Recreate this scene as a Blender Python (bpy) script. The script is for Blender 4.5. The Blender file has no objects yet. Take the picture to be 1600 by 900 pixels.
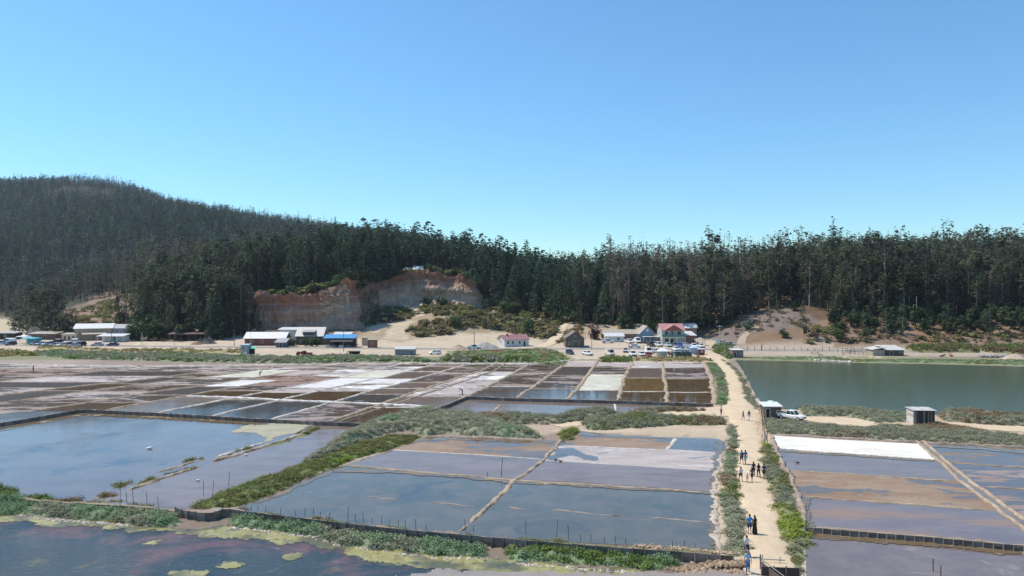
import bpy, bmesh, math, random
import numpy as np
from mathutils import Vector, Matrix

sc = bpy.context.scene
C = sc.collection
RN = random.Random(11)
NP = np.random.RandomState(5)
F, HC = 1111.0, 22.0          # focal length in photo pixels, drone height in metres

# ------------------------------------------------------------------ camera
cd = bpy.data.cameras.new("camera"); cam = bpy.data.objects.new("camera", cd); C.objects.link(cam)
cd.sensor_width = 36; cd.lens = 25.0; cd.clip_start = 0.5; cd.clip_end = 6000
cam.location = (0, 0, HC); cam.rotation_euler = (math.radians(90), 0, 0)
sc.camera = cam
# ------------------------------------------------------------------ sky and sun
SUN_EL, SUN_AZ = math.radians(57), math.radians(-68)
w = bpy.data.worlds.new("World"); sc.world = w; w.use_nodes = True
nt = w.node_tree; bg = nt.nodes["Background"]
sky = nt.nodes.new("ShaderNodeTexSky"); sky.sky_type = 'NISHITA'; sky.sun_disc = False
sky.sun_elevation = SUN_EL; sky.sun_rotation = SUN_AZ
sky.altitude = 3600; sky.air_density = 1.85; sky.dust_density = 0.0; sky.ozone_density = 10.0
wb = nt.nodes.new("ShaderNodeMix"); wb.data_type = 'RGBA'; wb.blend_type = 'MULTIPLY'; wb.inputs[0].default_value = 1; wb.inputs[7].default_value = (.90, 1.06, 1.0, 1)
nt.links.new(sky.outputs[0], wb.inputs[6]); nt.links.new(wb.outputs[2], bg.inputs[0]); bg.inputs[1].default_value = 0.132
sd = bpy.data.lights.new("sun", 'SUN'); sun = bpy.data.objects.new("sun", sd); C.objects.link(sun)
sd.energy = 3.9; sd.angle = math.radians(0.5); sd.color = (1.0, 0.925, 0.82)
S = Vector((math.sin(SUN_AZ)*math.cos(SUN_EL), math.cos(SUN_AZ)*math.cos(SUN_EL), math.sin(SUN_EL)))
sun.rotation_euler = S.to_track_quat('Z', 'Y').to_euler(); sun.location = (-200, 100, 300)
sc.view_settings.view_transform = 'Standard'; sc.view_settings.look = 'None'
sc.view_settings.exposure = 0.34; sc.view_settings.gamma = 1.0
sc.cycles.max_bounces = 6; sc.cycles.diffuse_bounces = 2; sc.cycles.glossy_bounces = 3
sc.cycles.transparent_max_bounces = 6; sc.cycles.volume_bounces = 0

# ------------------------------------------------------------------ helpers
def G(px, row, z=0.0):
    D = F*(HC - z)/(row - 450.0)
    return ((px - 800.0)/F*D, D, z)
def DR(row, z=0.0): return F*(HC - z)/(row - 450.0)
def AX(px, D): return (px - 800.0)/F*D
def PX(px, D, z=0.0): return (AX(px, D), D, z)

def _h(ix, iy, s):
    n = (ix.astype(np.int64)*374761393 + iy.astype(np.int64)*668265263 + s*144665) & 0x7fffffff
    n = ((n ^ (n >> 13))*1274126177) & 0x7fffffff
    return ((n ^ (n >> 16)) & 0xffff)/65535.0
def vnoise(x, y, s=0):
    x = np.asarray(x, float); y = np.asarray(y, float)
    ix = np.floor(x); iy = np.floor(y); fx = x-ix; fy = y-iy
    fx = fx*fx*(3-2*fx); fy = fy*fy*(3-2*fy)
    a = _h(ix, iy, s); b = _h(ix+1, iy, s); c = _h(ix, iy+1, s); d = _h(ix+1, iy+1, s)
    return (a*(1-fx)+b*fx)*(1-fy) + (c*(1-fx)+d*fx)*fy
def fbm(x, y, s=0, o=4):
    t = 0; a = 0.5; n = 0
    for i in range(o):
        t = t + a*vnoise(x*2**i, y*2**i, s+i*17); n += a; a *= .5
    return t/n

def np_mesh(name, V, faces, mats=(), midx=None, col=None, smooth=False):
    """faces: list of int arrays (n,3) or (n,4); col: (nv,3) stored as colour attribute 'tint'"""
    me = bpy.data.meshes.new(name)
    V = np.asarray(V, np.float32)
    if not isinstance(faces, (list, tuple)): faces = [faces]
    faces = [np.asarray(f, np.int32) for f in faces if len(f)]
    tot = np.concatenate([np.full(len(f), f.shape[1], np.int32) for f in faces])
    idx = np.concatenate([f.ravel() for f in faces])
    st = np.concatenate([[0], np.cumsum(tot)[:-1]]).astype(np.int32)
    me.vertices.add(len(V)); me.vertices.foreach_set("co", V.ravel())
    me.loops.add(len(idx)); me.loops.foreach_set("vertex_index", idx)
    me.polygons.add(len(tot)); me.polygons.foreach_set("loop_start", st)
    me.polygons.foreach_set("loop_total", tot)
    if midx is not None: me.polygons.foreach_set("material_index", np.asarray(midx, np.int32))
    me.polygons.foreach_set("use_smooth", np.full(len(tot), smooth, bool))
    for m in mats: me.materials.append(m)
    if col is not None:
        at = me.color_attributes.new("tint", 'FLOAT_COLOR', 'POINT')
        c4 = np.ones((len(V), 4), np.float32); c4[:, :3] = col
        at.data.foreach_set("color", c4.ravel())
    me.update(calc_edges=True); me.validate()
    return me

def link(name, me, parent=None):
    o = bpy.data.objects.new(name, me); C.objects.link(o)
    if parent: o.parent = parent
    return o
def tag(o, label=None, cat=None, group=None, kind=None):
    if label: o["label"] = label
    if cat: o["category"] = cat
    if group: o["group"] = group
    if kind: o["kind"] = kind
    return o
def thing(name, label, cat, loc=(0, 0, 0), rz=0.0, group=None):
    o = bpy.data.objects.new(name, None); C.objects.link(o)
    o.location = loc; o.rotation_euler = (0, 0, rz); o.empty_display_size = .3
    return tag(o, label, cat, group)

class MB:
    """collects boxes, tubes, prisms into one mesh"""
    def __init__(s): s.v = []; s.f = []
    def add(s, V, Fs):
        n = len(s.v); s.v += [tuple(p) for p in V]; s.f += [tuple(i+n for i in f) for f in Fs]; return s
    def box(s, x0, y0, z0, x1, y1, z1):
        V = [(x0,y0,z0),(x1,y0,z0),(x1,y1,z0),(x0,y1,z0),(x0,y0,z1),(x1,y0,z1),(x1,y1,z1),(x0,y1,z1)]
        return s.add(V, [(3,2,1,0),(4,5,6,7),(0,1,5,4),(1,2,6,5),(2,3,7,6),(3,0,4,7)])
    def prism(s, poly, a, b, axis='y'):
        """2-D polygon extruded along axis from a to b; poly coords: y->(x,z), x->(y,z), z->(x,y)"""
        n = len(poly)
        def P(p, t): return (p[0], t, p[1]) if axis == 'y' else (t, p[0], p[1]) if axis == 'x' else (p[0], p[1], t)
        V = [P(p, a) for p in poly] + [P(p, b) for p in poly]
        Fs = [tuple(range(n)), tuple(range(2*n-1, n-1, -1))] + [(i, i+n, (i+1) % n+n, (i+1) % n) for i in range(n)]
        return s.add(V, Fs)
    def tube(s, pts, rad, n=6, cap=True):
        pts = [Vector(p) for p in pts]; V = []; Fs = []
        if not isinstance(rad, (list, tuple)): rad = [rad]*len(pts)
        for i, p in enumerate(pts):
            d = (pts[min(i+1, len(pts)-1)]-pts[max(i-1, 0)]).normalized()
            a = d.cross(Vector((0.31, 0.95, 0.05)) if abs(d.z) > .9 else Vector((0, 0, 1))).normalized(); b = d.cross(a)
            for k in range(n):
                t = 2*math.pi*k/n; V.append(p+(a*math.cos(t)+b*math.sin(t))*rad[i])
        for i in range(len(pts)-1):
            for k in range(n):
                Fs.append((i*n+k, i*n+(k+1) % n, (i+1)*n+(k+1) % n, (i+1)*n+k))
        if cap:
            Fs.append(tuple(range(n-1, -1, -1))); Fs.append(tuple(range((len(pts)-1)*n, len(pts)*n)))
        return s.add(V, Fs)
    def mesh(s, name, mat, smooth=False):
        me = bpy.data.meshes.new(name); me.from_pydata(s.v, [], s.f)
        bm = bmesh.new(); bm.from_mesh(me); bmesh.ops.recalc_face_normals(bm, faces=bm.faces); bm.to_mesh(me); bm.free()
        for m in (mat if isinstance(mat, (list, tuple)) else [mat]): me.materials.append(m)
        if smooth: me.polygons.foreach_set("use_smooth", [True]*len(me.polygons))
        return me
    def build(s, name, mat, parent=None, smooth=False, bevel=0):
        o = link(name, s.mesh(name, mat, smooth), parent)
        if bevel:
            m = o.modifiers.new("bevel", 'BEVEL'); m.width = bevel; m.segments = 2
        return o

# ------------------------------------------------------------------ materials
def newmat(name):
    m = bpy.data.materials.new(name); m.use_nodes = True
    t = m.node_tree; b = t.nodes["Principled BSDF"]; return m, t, b
def N(t, typ, **kw):
    n = t.nodes.new(typ)
    for k, v in kw.items(): setattr(n, k, v)
    return n
def noise_node(t, vec, scale, detail=4, rough=.55, dist=0.0):
    n = N(t, "ShaderNodeTexNoise"); n.inputs["Scale"].default_value = scale; n.inputs["Detail"].default_value = detail
    n.inputs["Roughness"].default_value = rough; n.inputs["Distortion"].default_value = dist
    if vec: t.links.new(vec, n.inputs["Vector"])
    return n.outputs["Fac"]
def ramp(t, fac, a, b, lo=0.0, hi=1.0):
    r = N(t, "ShaderNodeMapRange"); r.interpolation_type = 'SMOOTHSTEP'
    r.inputs["From Min"].default_value = a; r.inputs["From Max"].default_value = b
    r.inputs["To Min"].default_value = lo; r.inputs["To Max"].default_value = hi
    t.links.new(fac, r.inputs["Value"]); return r.outputs["Result"]
def mixc(t, fac, a, b):
    n = N(t, "ShaderNodeMix", data_type='RGBA')
    for s, v in ((n.inputs[0], fac), (n.inputs[6], a), (n.inputs[7], b)):
        if hasattr(v, "is_linked"): t.links.new(v, s)
        elif isinstance(v, (int, float)): s.default_value = v
        else: s.default_value = (*v, 1) if len(v) == 3 else v
    return n.outputs[2]
def mulc(t, col, fac, lo, hi):
    """colour times a grey in lo..hi driven by fac"""
    r = N(t, "ShaderNodeMapRange"); r.inputs["To Min"].default_value = lo; r.inputs["To Max"].default_value = hi
    t.links.new(fac, r.inputs["Value"])
    n = N(t, "ShaderNodeMix", data_type='RGBA', blend_type='MULTIPLY'); n.inputs[0].default_value = 1
    if hasattr(col, "is_linked"): t.links.new(col, n.inputs[6])
    else: n.inputs[6].default_value = (*col, 1)
    t.links.new(r.outputs[0], n.inputs[7]); return n.outputs[2]
def math_n(t, op, a, b=0.0):
    n = N(t, "ShaderNodeMath", operation=op)
    for s, v in ((n.inputs[0], a), (n.inputs[1], b)):
        if hasattr(v, "is_linked"): t.links.new(v, s)
        else: s.default_value = v
    return n.outputs[0]
def bump(t, b, h, strength, dist=0.1):
    n = N(t, "ShaderNodeBump"); n.inputs["Strength"].default_value = strength; n.inputs["Distance"].default_value = dist
    t.links.new(h, n.inputs["Height"]); t.links.new(n.outputs[0], b.inputs["Normal"])
def geo(t): return N(t, "ShaderNodeNewGeometry").outputs["Position"]
def objc(t): return N(t, "ShaderNodeTexCoord").outputs["Object"]

_mc = {}
def paint(col, rough=.6, name="paint", var=.12, scale=3.0, metal=0.0, wear=None):
    key = (tuple(col), rough, var, scale, metal, wear)
    if key in _mc: return _mc[key]
    m, t, b = newmat(name); p = objc(t)
    n1 = noise_node(t, p, scale, 5); c = mulc(t, col, n1, 1-var*1.6, 1+var*1.2)
    if wear:
        n2 = noise_node(t, p, scale*2.3, 6, .7); c = mixc(t, ramp(t, n2, .55, .7), c, wear)
    t.links.new(c, b.inputs["Base Color"]); b.inputs["Roughness"].default_value = rough; b.inputs["Metallic"].default_value = metal
    _mc[key] = m; return m
def corr(col, name="corrugated_metal", axis=0, rough=.45, var=.2, pitch=.25, wear=None):
    """corrugated sheet: ridges run along the slope"""
    key = ("corr", tuple(col), axis, rough, wear)
    if key in _mc: return _mc[key]
    m, t, b = newmat(name); p = objc(t)
    w_ = N(t, "ShaderNodeTexWave"); w_.bands_direction = 'XYZ'[axis]; w_.inputs["Scale"].default_value = 1/pitch*.314; t.links.new(p, w_.inputs["Vector"])
    n1 = noise_node(t, p, 1.3, 5, .65); c = mulc(t, col, n1, 1-var*1.5, 1+var)
    if wear: c = mixc(t, ramp(t, noise_node(t, p, .9, 6, .7), .52, .66), c, wear)
    t.links.new(c, b.inputs["Base Color"]); b.inputs["Roughness"].default_value = rough
    bump(t, b, w_.outputs["Fac"], .5, .05); _mc[key] = m; return m
def wood(col, name="weathered_wood", var=.35, rough=.8, axis=2):
    key = ("wood", tuple(col), axis)
    if key in _mc: return _mc[key]
    m, t, b = newmat(name); p = objc(t)
    mp = N(t, "ShaderNodeMapping"); s = [6, 6, 6]; s[axis] = .7; mp.inputs["Scale"].default_value = s; t.links.new(p, mp.inputs["Vector"])
    oi = N(t, "ShaderNodeObjectInfo")
    n1 = noise_node(t, mp.outputs[0], 1.5, 6, .65); c = mulc(t, col, n1, 1-var*1.5, 1+var*1.5)
    c = mulc(t, c, oi.outputs["Random"], .75, 1.25)
    t.links.new(c, b.inputs["Base Color"]); b.inputs["Roughness"].default_value = rough
    bump(t, b, n1, .4, .03); _mc[key] = m; return m

# leaves, bark and other pieces whose own colour is stored per vertex
m, t, b = newmat("leaves"); at = N(t, "ShaderNodeAttribute", attribute_name="tint"); oi = N(t, "ShaderNodeObjectInfo")
c = mulc(t, at.outputs["Color"], oi.outputs["Random"], .6, 1.5)
t.links.new(c, b.inputs["Base Color"]); b.inputs["Roughness"].default_value = .62; b.inputs["Specular IOR Level"].default_value = .06
tr = N(t, "ShaderNodeBsdfTranslucent"); t.links.new(c, tr.inputs["Color"])
mx = N(t, "ShaderNodeMixShader"); mx.inputs[0].default_value = .25
t.links.new(b.outputs[0], mx.inputs[1]); t.links.new(tr.outputs[0], mx.inputs[2]); t.links.new(mx.outputs[0], t.nodes["Material Output"].inputs[0])
LEAF = m
m, t, b = newmat("low_leaves"); at = N(t, "ShaderNodeAttribute", attribute_name="tint")
t.links.new(at.outputs["Color"], b.inputs["Base Color"]); b.inputs["Roughness"].default_value = .7; b.inputs["Specular IOR Level"].default_value = .05
tr = N(t, "ShaderNodeBsdfTranslucent"); t.links.new(at.outputs["Color"], tr.inputs["Color"])
mx = N(t, "ShaderNodeMixShader"); mx.inputs[0].default_value = .3
t.links.new(b.outputs[0], mx.inputs[1]); t.links.new(tr.outputs[0], mx.inputs[2]); t.links.new(mx.outputs[0], t.nodes["Material Output"].inputs[0])
LEAF2 = m
m, t, b = newmat("bark"); at = N(t, "ShaderNodeAttribute", attribute_name="tint"); n1 = noise_node(t, geo(t), 1.2, 5, .7)
c = mulc(t, at.outputs["Color"], n1, .55, 1.45); t.links.new(c, b.inputs["Base Color"]); b.inputs["Roughness"].default_value = .9
BARK = m
# bare earth: colour per vertex, broken up by grain at three scales
m, t, b = newmat("earth"); at = N(t, "ShaderNodeAttribute", attribute_name="tint"); p = geo(t)
n1 = noise_node(t, p, .35, 6, .62); n2 = noise_node(t, p, 2.6, 5, .7); n3 = noise_node(t, p, .06, 4, .6)
c = mulc(t, at.outputs["Color"], n1, .68, 1.32); c = mulc(t, c, n2, .72, 1.28); c = mulc(t, c, n3, .8, 1.2)
t.links.new(c, b.inputs["Base Color"]); b.inputs["Roughness"].default_value = .95; b.inputs["Specular IOR Level"].default_value = .15
bump(t, b, n2, .5, .25); EARTH = m

def pan_mat(name, mud1, mud2, wet, salt=0.0, saltcol=(.78, .77, .74), scale=.09, rip=.12, deep=.5, tone=None, tcol=None, wr=.05, stretch=1.0):
    """floor of an evaporation pan: mud, a film of water over part of it (wet 0..1), salt crust over part of it"""
    m, t, b = newmat(name)
    mp = N(t, "ShaderNodeMapping"); mp.inputs["Scale"].default_value = (1/stretch, 1, 1); t.links.new(geo(t), mp.inputs["Vector"])
    p = mp.outputs[0]
    nA = noise_node(t, p, scale, 5, .6, .6); nB = noise_node(t, p, scale*4.5, 6, .65, .4); nC = noise_node(t, geo(t), 2.2, 4, .6)
    mud = mixc(t, ramp(t, nB, .35, .65), mud1, mud2); mud = mulc(t, mud, nC, .82, 1.18)
    if tone: mud = mixc(t, ramp(t, noise_node(t, p, scale*2.1, 5, .6, 1.0), tone, tone+.2), mud, tcol)
    mask = math_n(t, 'ADD', math_n(t, 'MULTIPLY', nA, .6), math_n(t, 'MULTIPLY', nB, .4))
    th = .72-.44*wet
    W = ramp(t, mask, th-.025, th+.025)
    col = mixc(t, W, mud, mulc(t, mud, nA, deep*.8, deep*1.2))
    rough = ramp(t, W, 0, 1, .62, wr)
    if salt > 0:
        sN = noise_node(t, p, scale*1.6, 7, .68, .8); ts = .75-.5*salt
        Sm = ramp(t, sN, ts-.05, ts+.06)
        sc_ = mulc(t, saltcol, nC, .85, 1.1)
        col = mixc(t, Sm, col, sc_)
        r2 = N(t, "ShaderNodeMix", data_type='FLOAT'); t.links.new(Sm, r2.inputs[0]); t.links.new(rough, r2.inputs[2]); r2.inputs[3].default_value = .7
        rough = r2.outputs[0]
    t.links.new(col, b.inputs["Base Color"]); t.links.new(rough, b.inputs["Roughness"]); b.inputs["IOR"].default_value = 1.333
    wv = noise_node(t, geo(t), 1.7, 3, .6); wp = ramp(t, noise_node(t, geo(t), .05, 3, .6, .5), .4, .62, .15, 1.0)
    hgt = math_n(t, 'MULTIPLY', wv, wp)
    bump(t, b, hgt, rip, .12)
    return m
# ------------------------------------------------------------------ shape of the land
# hill profiles: at each bearing (photo column) pairs of distance and the photo row of the bare ground there
def _z(D, row): return HC + (450.0-row)/F*D
COLS = {
 -600: [(330,0),(520,'r',497),(700,'r',440),(1000,'r',345),(1250,'r',292),(1700,'r',300)],
    0: [(330,0),(520,'r',497),(700,'r',440),(1000,'r',350),(1250,'r',293),(1700,'r',300)],
   60: [(330,0),(440,'r',508),(520,'r',490),(700,'r',435),(1000,'r',348),(1250,'r',292),(1700,'r',300)],
  110: [(325,0),(345,'r',508),(420,'r',487),(520,'r',462),(700,'r',430),(1000,'r',345),(1250,'r',290),(1700,'r',300)],
  160: [(325,0),(342,'r',505),(420,'r',474),(480,'r',456),(700,'r',420),(1000,'r',342),(1250,'r',292),(1700,'r',305)],
  210: [(325,0),(345,'r',503),(400,'r',470),(500,'r',444),(700,'r',410),(1000,'r',340),(1250,'r',302),(1700,'r',320)],
  260: [(322,0),(345,'r',502),(400,'r',468),(500,'r',440),(700,'r',402),(1000,'r',342),(1250,'r',322),(1700,'r',335)],
  330: [(308,0),(325,'r',508),(360,'r',470),(500,'r',436),(700,'r',394),(1000,'r',345),(1200,'r',338),(1700,'r',350)],
  372: [(303,0),(322,'r',510),(340,'r',470),(400,'r',450),(500,'r',432),(700,'r',390),(1000,'r',350),(1200,'r',346),(1700,'r',360)],
  560: [(303,0),(330,'r',512),(342,'r',440),(420,'r',430),(520,'r',420),(700,'r',395),(1000,'r',376),(1200,'r',374),(1700,'r',385)],
  640: [(296,0),(318,'r',516),(345,'r',488),(366,'r',470),(378,'r',424),(450,'r',418),(600,'r',406),(800,'r',394),(1100,'r',384),(1700,'r',395)],
  700: [(296,0),(318,'r',515),(345,'r',490),(366,'r',472),(378,'r',425),(450,'r',424),(600,'r',416),(1100,'r',402),(1700,'r',410)],
  765: [(297,0),(312,'r',524),(340,'r',500),(365,'r',482),(385,'r',458),(405,'r',438),(460,'r',430),(700,'r',424),(1200,'r',412),(1700,'r',415)],
  820: [(297,0),(312,'r',524),(340,'r',502),(380,'r',472),(420,'r',450),(500,'r',442),(700,'r',432),(1200,'r',414),(1700,'r',415)],
  880: [(292,0),(302,'r',526),(325,'r',505),(380,'r',482),(450,'r',462),(600,'r',442),(1000,'r',418),(1700,'r',418)],
  940: [(300,0),(318,'r',508),(380,'r',482),(450,'r',458),(600,'r',434),(1000,'r',422),(1700,'r',422)],
 1000: [(300,0),(316,'r',508),(360,'r',487),(450,'r',452),(600,'r',432),(1000,'r',425),(1700,'r',425)],
 1100: [(300,0),(314,'r',508),(350,'r',487),(450,'r',452),(600,'r',435),(1000,'r',430),(1700,'r',430)],
 1130: [(288,0),(302,'r',514),(320,'r',502),(350,'r',484),(450,'r',448),(600,'r',432),(1000,'r',430),(1700,'r',430)],
 1165: [(268,0),(282,'r',524),(302,'r',505),(322,'r',490),(360,'r',472),(450,'r',445),(600,'r',430),(1000,'r',430),(1700,'r',430)],
 1210: [(262,0),(280,'r',517),(300,'r',500),(320,'r',487),(360,'r',472),(450,'r',440),(600,'r',430),(1000,'r',430),(1700,'r',430)],
 1260: [(262,0),(276,'r',520),(290,'r',505),(312,'r',488),(360,'r',467),(450,'r',434),(600,'r',425),(1000,'r',425),(1700,'r',425)],
 1330: [(260,0),(270,'r',527),(285,'r',506),(305,'r',490),(360,'r',465),(450,'r',430),(600,'r',420),(1000,'r',420),(1700,'r',420)],
 1430: [(258,0),(268,'r',526),(282,'r',506),(300,'r',491),(360,'r',465),(450,'r',427),(600,'r',415),(1000,'r',415),(1700,'r',415)],
 1600: [(252,0),(262,'r',526),(280,'r',505),(300,'r',490),(360,'r',465),(450,'r',426),(600,'r',412),(1000,'r',412),(1700,'r',412)],
 2300: [(252,0),(262,'r',526),(280,'r',505),(300,'r',490),(360,'r',465),(450,'r',426),(600,'r',412),(1000,'r',412),(1700,'r',412)],
}
# quarry face: bearing, distance, row of foot, row of rim
CL = np.array([(365,326,514,488),(385,322,513,468),(405,320,512,459),(440,319,511,463),(470,319,511,460),(500,320,510,456),(525,322,509,448),
               (545,325,509,440),(560,328,508,441),(570,334,506,446),(578,346,494,446),(588,360,478,442),(605,366,472,437),(630,369,471,429),(660,370,470,427),
               (690,369,471,428),(715,368,473,430),(735,368,476,437),(750,373,480,450),(764,384,478,464)], float)
UK = np.array(sorted(COLS)); DK = np.concatenate([[0], np.arange(240, 460, 2), np.arange(460, 1720, 20)]).astype(float)
TAB = np.zeros((len(UK), len(DK)))
for i, u in enumerate(UK):
    pr = COLS[u]; d = [0]+[p[0] for p in pr]; z = [0]+[0.0 if len(p) == 2 else _z(p[0], p[2]) for p in pr]
    TAB[i] = np.interp(DK, d, z)
UF = np.arange(-600, 2301, 5.0); TF = np.zeros((len(UF), len(DK)))
for j in range(len(DK)): TF[:, j] = np.interp(UF, UK, TAB[:, j])
k = np.ones(9)/9                                            # soften the joints between bearings
TS = TF.copy()
for j in range(len(DK)): TS[:, j] = np.convolve(np.pad(TF[:, j], 4, mode='edge'), k, 'valid')
TF = TS
for i, u in enumerate(UF):                                  # the quarry step
    if CL[0, 0]-15 < u < CL[-1, 0]+10:
        Dc, rb, rt = (np.interp(u, CL[:, 0], CL[:, j]) for j in (1, 2, 3))
        zb, zt_ = _z(Dc, rb), _z(Dc+3, rt)
        ed = min(1.0, (u-CL[0, 0]+15)/20, (CL[-1, 0]+10-u)/20)
        foot = [(0, 0), (298, 0), (0.5*(298+Dc), zb*.38), (Dc+1.0, zb-.6), (Dc+4.5, zt_-.5), (Dc+30, zt_+1.5), (Dc+90, None)]
        zz = np.interp(Dc+90, DK, TF[i]); foot[-1] = (Dc+90, zz)
        d, z = zip(*foot); new = np.where(DK < Dc+90, np.interp(DK, d, z), TF[i])
        TF[i] = TF[i]*(1-ed)+new*ed
def zt(x, y):
    x = np.asarray(x, float); y = np.asarray(y, float)
    D = np.clip(y, 1, 1710); u = np.clip(800+F*x/D, -599, 2299)
    fu = (u-UF[0])/5.0; iu = np.clip(fu.astype(int), 0, len(UF)-2); fu -= iu
    jd = np.clip(np.searchsorted(DK, D)-1, 0, len(DK)-2); fd = (D-DK[jd])/(DK[jd+1]-DK[jd])
    z = (TF[iu, jd]*(1-fu)+TF[iu+1, jd]*fu)*(1-fd)+(TF[iu, jd+1]*(1-fu)+TF[iu+1, jd+1]*fu)*fd
    rough = np.clip(z/4, 0, 1)*np.clip(D/400, .4, 3)
    return z+rough*((fbm(x/22, y/22, 3)-.5)*4.5+(fbm(x/5, y/5, 9, 3)-.5)*1.4)
def ztp(x, y): return float(zt(np.array([x]), np.array([y]))[0])
def ground_hit(px, row):
    """first point of the land met by the sight line through a photo pixel"""
    D = np.arange(200, 1600, 1.0); x = (px-800)/F*D; zz = zt(x, D); r = HC+(450-row)/F*D
    k = np.argmax(zz >= r)
    return (x[k], D[k], float(zz[k]))

def pip(px, py, poly):
    inside = np.zeros(np.shape(px), bool); n = len(poly)
    for i in range(n):
        x0, y0 = poly[i]; x1, y1 = poly[(i+1) % n]
        if y0 == y1: continue
        c = ((y0 > py) != (y1 > py)) & (px < (x1-x0)*(py-y0)/(y1-y0)+x0)
        inside ^= c
    return inside

# ------------------------------------------------------------------ ground sheet
us = np.concatenate([np.arange(-600, -60, 30), np.arange(-60, 1661, 5), np.arange(1690, 2301, 30)]).astype(float)
Ds = np.concatenate([DR(np.arange(1020, 540, -3.0)), np.arange(273, 440, 2.4), 440*1.034**np.arange(0, 40)])
U, DD = np.meshgrid(us, Ds); X = (U-800)/F*DD; Z = zt(X, DD); ROW = 450+(HC-Z)*F/DD
col = np.empty(U.shape+(3,))
def shade(mask, c, s=1.0):
    m = (np.clip(mask, 0, 1)*s)[..., None]; col[:] = col*(1-m)+np.array(c)*m
nz = fbm(X/9, DD/9, 21); nz2 = fbm(X/28, DD/28, 33); nz3 = fbm(X/3, DD/3, 41)
uu = U+(nz-.5)*26; rr = ROW+(nz3-.5)*5
def zone(poly, c, s=1.0): shade(pip(uu, rr, poly).astype(float), c, s)
col[:] = (.27, .21, .165)                                                             # marsh mud
shade(np.clip((nz2-.45)*6, 0, 1), (.36, .30, .25), .8)
zone([(-700,566),(-700,500),(2400,500),(2400,540),(1160,562),(1112,560),(1100,566),(850,566),(700,560),(380,556)], (.50, .405, .30))     # village dirt
zone([(-700,566),(-100,566),(60,562),(380,562),(600,566),(700,568),(850,566),(900,561),(700,557),(400,556),(0,550),(-700,550)], (.22, .22, .12))
zone([(700,548),(860,545),(910,561),(850,566),(700,562)], (.16, .20, .09), .8)
zone([(900,558),(1110,560),(1110,568),(900,568)], (.50, .43, .33))
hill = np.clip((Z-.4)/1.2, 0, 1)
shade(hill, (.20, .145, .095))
zone([(560,536),(560,500),(600,470),(750,470),(870,480),(890,500),(860,535),(700,532)], (.36, .29, .19), .85)          # dry brush slope
for poly in ([(566,515),(590,490),(640,470),(690,470),(700,484),(660,490),(640,500),(632,530),(598,530),(610,505),(585,520)],
             [(625,535),(700,522),(790,520),(860,536),(700,545),(560,548),(500,548),(600,530)],
             [(852,540),(880,505),(893,505),(905,515),(885,520),(872,535),(880,546)],
             [(770,500),(830,494),(835,502),(775,508)], [(705,528),(800,524),(805,536),(705,536)]):
    zone(poly, (.50, .41, .295), .9)
zone([(895,520),(905,508),(1010,500),(1010,522),(930,530)], (.46, .36, .24), .8)
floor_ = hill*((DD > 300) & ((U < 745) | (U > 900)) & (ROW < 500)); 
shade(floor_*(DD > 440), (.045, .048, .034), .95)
shade(((U > 1240) & (Z > .4) & (ROW < 508)).astype(float), (.13, .085, .06), .9)
zone([(105,512),(120,488),(165,452),(215,448),(205,480),(170,505)], (.26, .175, .13), .95)      # bare logged slope, left
zone([(-700,516),(-700,496),(24,497),(30,516)], (.46, .40, .26), .95)                            # far dry field
zone([(1108,532),(1150,505),(1180,486),(1215,480),(1262,492),(1290,512),(1290,540),(1130,540)], (.19, .155, .13), .95)    # cleared slope, right
zone([(1150,530),(1190,519),(1262,508),(1300,520),(1330,538),(1180,541)], (.235, .15, .085), .85)
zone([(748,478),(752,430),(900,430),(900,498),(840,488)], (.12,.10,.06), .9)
zone([(205,534),(205,500),(380,500),(380,520),(300,534)], (.12,.09,.06), .9)  # shadows at the foot of the dark stand, put into the ground colour
zone([(1255,545),(1275,500),(1340,496),(1420,506),(1520,512),(1760,505),(1760,548),(1500,546)], (.235, .16, .11), .9)
zone([(1415,545),(1425,512),(1455,515),(1470,545)], (.27, .15, .095), .9)
zone([(1130,562),(1150,541),(1300,540),(1760,548),(1760,556),(1300,556)], (.40, .33, .25))
zone([(1130,566),(1165,556),(1400,558),(1760,562),(1760,580),(1400,572)], (.23, .22, .12), .9)
zone([(1185,628),(1400,634),(1760,650),(1760,715),(1440,695),(1200,690)], (.46, .36, .25))       # sand flat by the lake
zone([(1100,560),(1130,566),(1185,625),(1200,690),(1290,900),(1290,1020),(1140,1020),(1120,880),(1115,700),(1130,640)], (.50, .40, .28))
zone([(700,650),(900,640),(1140,628),(1140,668),(900,672),(760,690)], (.44, .34, .25), .9)
zone([(855,672),(1135,664),(1135,684),(900,676)], (.50, .40, .28), .95)
zone([(-300,775),(0,768),(300,800),(700,838),(1140,872),(1150,1020),(-300,1020)], (.20, .16, .12), .9)
nr, nc = U.shape; I = np.arange(nr*nc).reshape(nr, nc)
Q = np.stack([I[:-1, :-1], I[:-1, 1:], I[1:, 1:], I[1:, :-1]], -1).reshape(-1, 4)
V = np.stack([X, DD, Z], -1).reshape(-1, 3); cc = col.reshape(-1, 3)
n0 = len(V)                                                    # the plain goes on to the horizon beyond the modelled part
V = np.vstack([V, [(-2380,-235,-.3),(2380,-235,-.3),(2380,1885,-.3),(-2380,1885,-.3)]]); cc = np.vstack([cc, np.tile((.3,.25,.18), (4, 1))])
Q = np.vstack([Q, [[n0, n0+1, n0+2, n0+3]]])
tag(link("ground", np_mesh("ground", V, Q, [EARTH], col=cc, smooth=True)), kind="structure")

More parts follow.
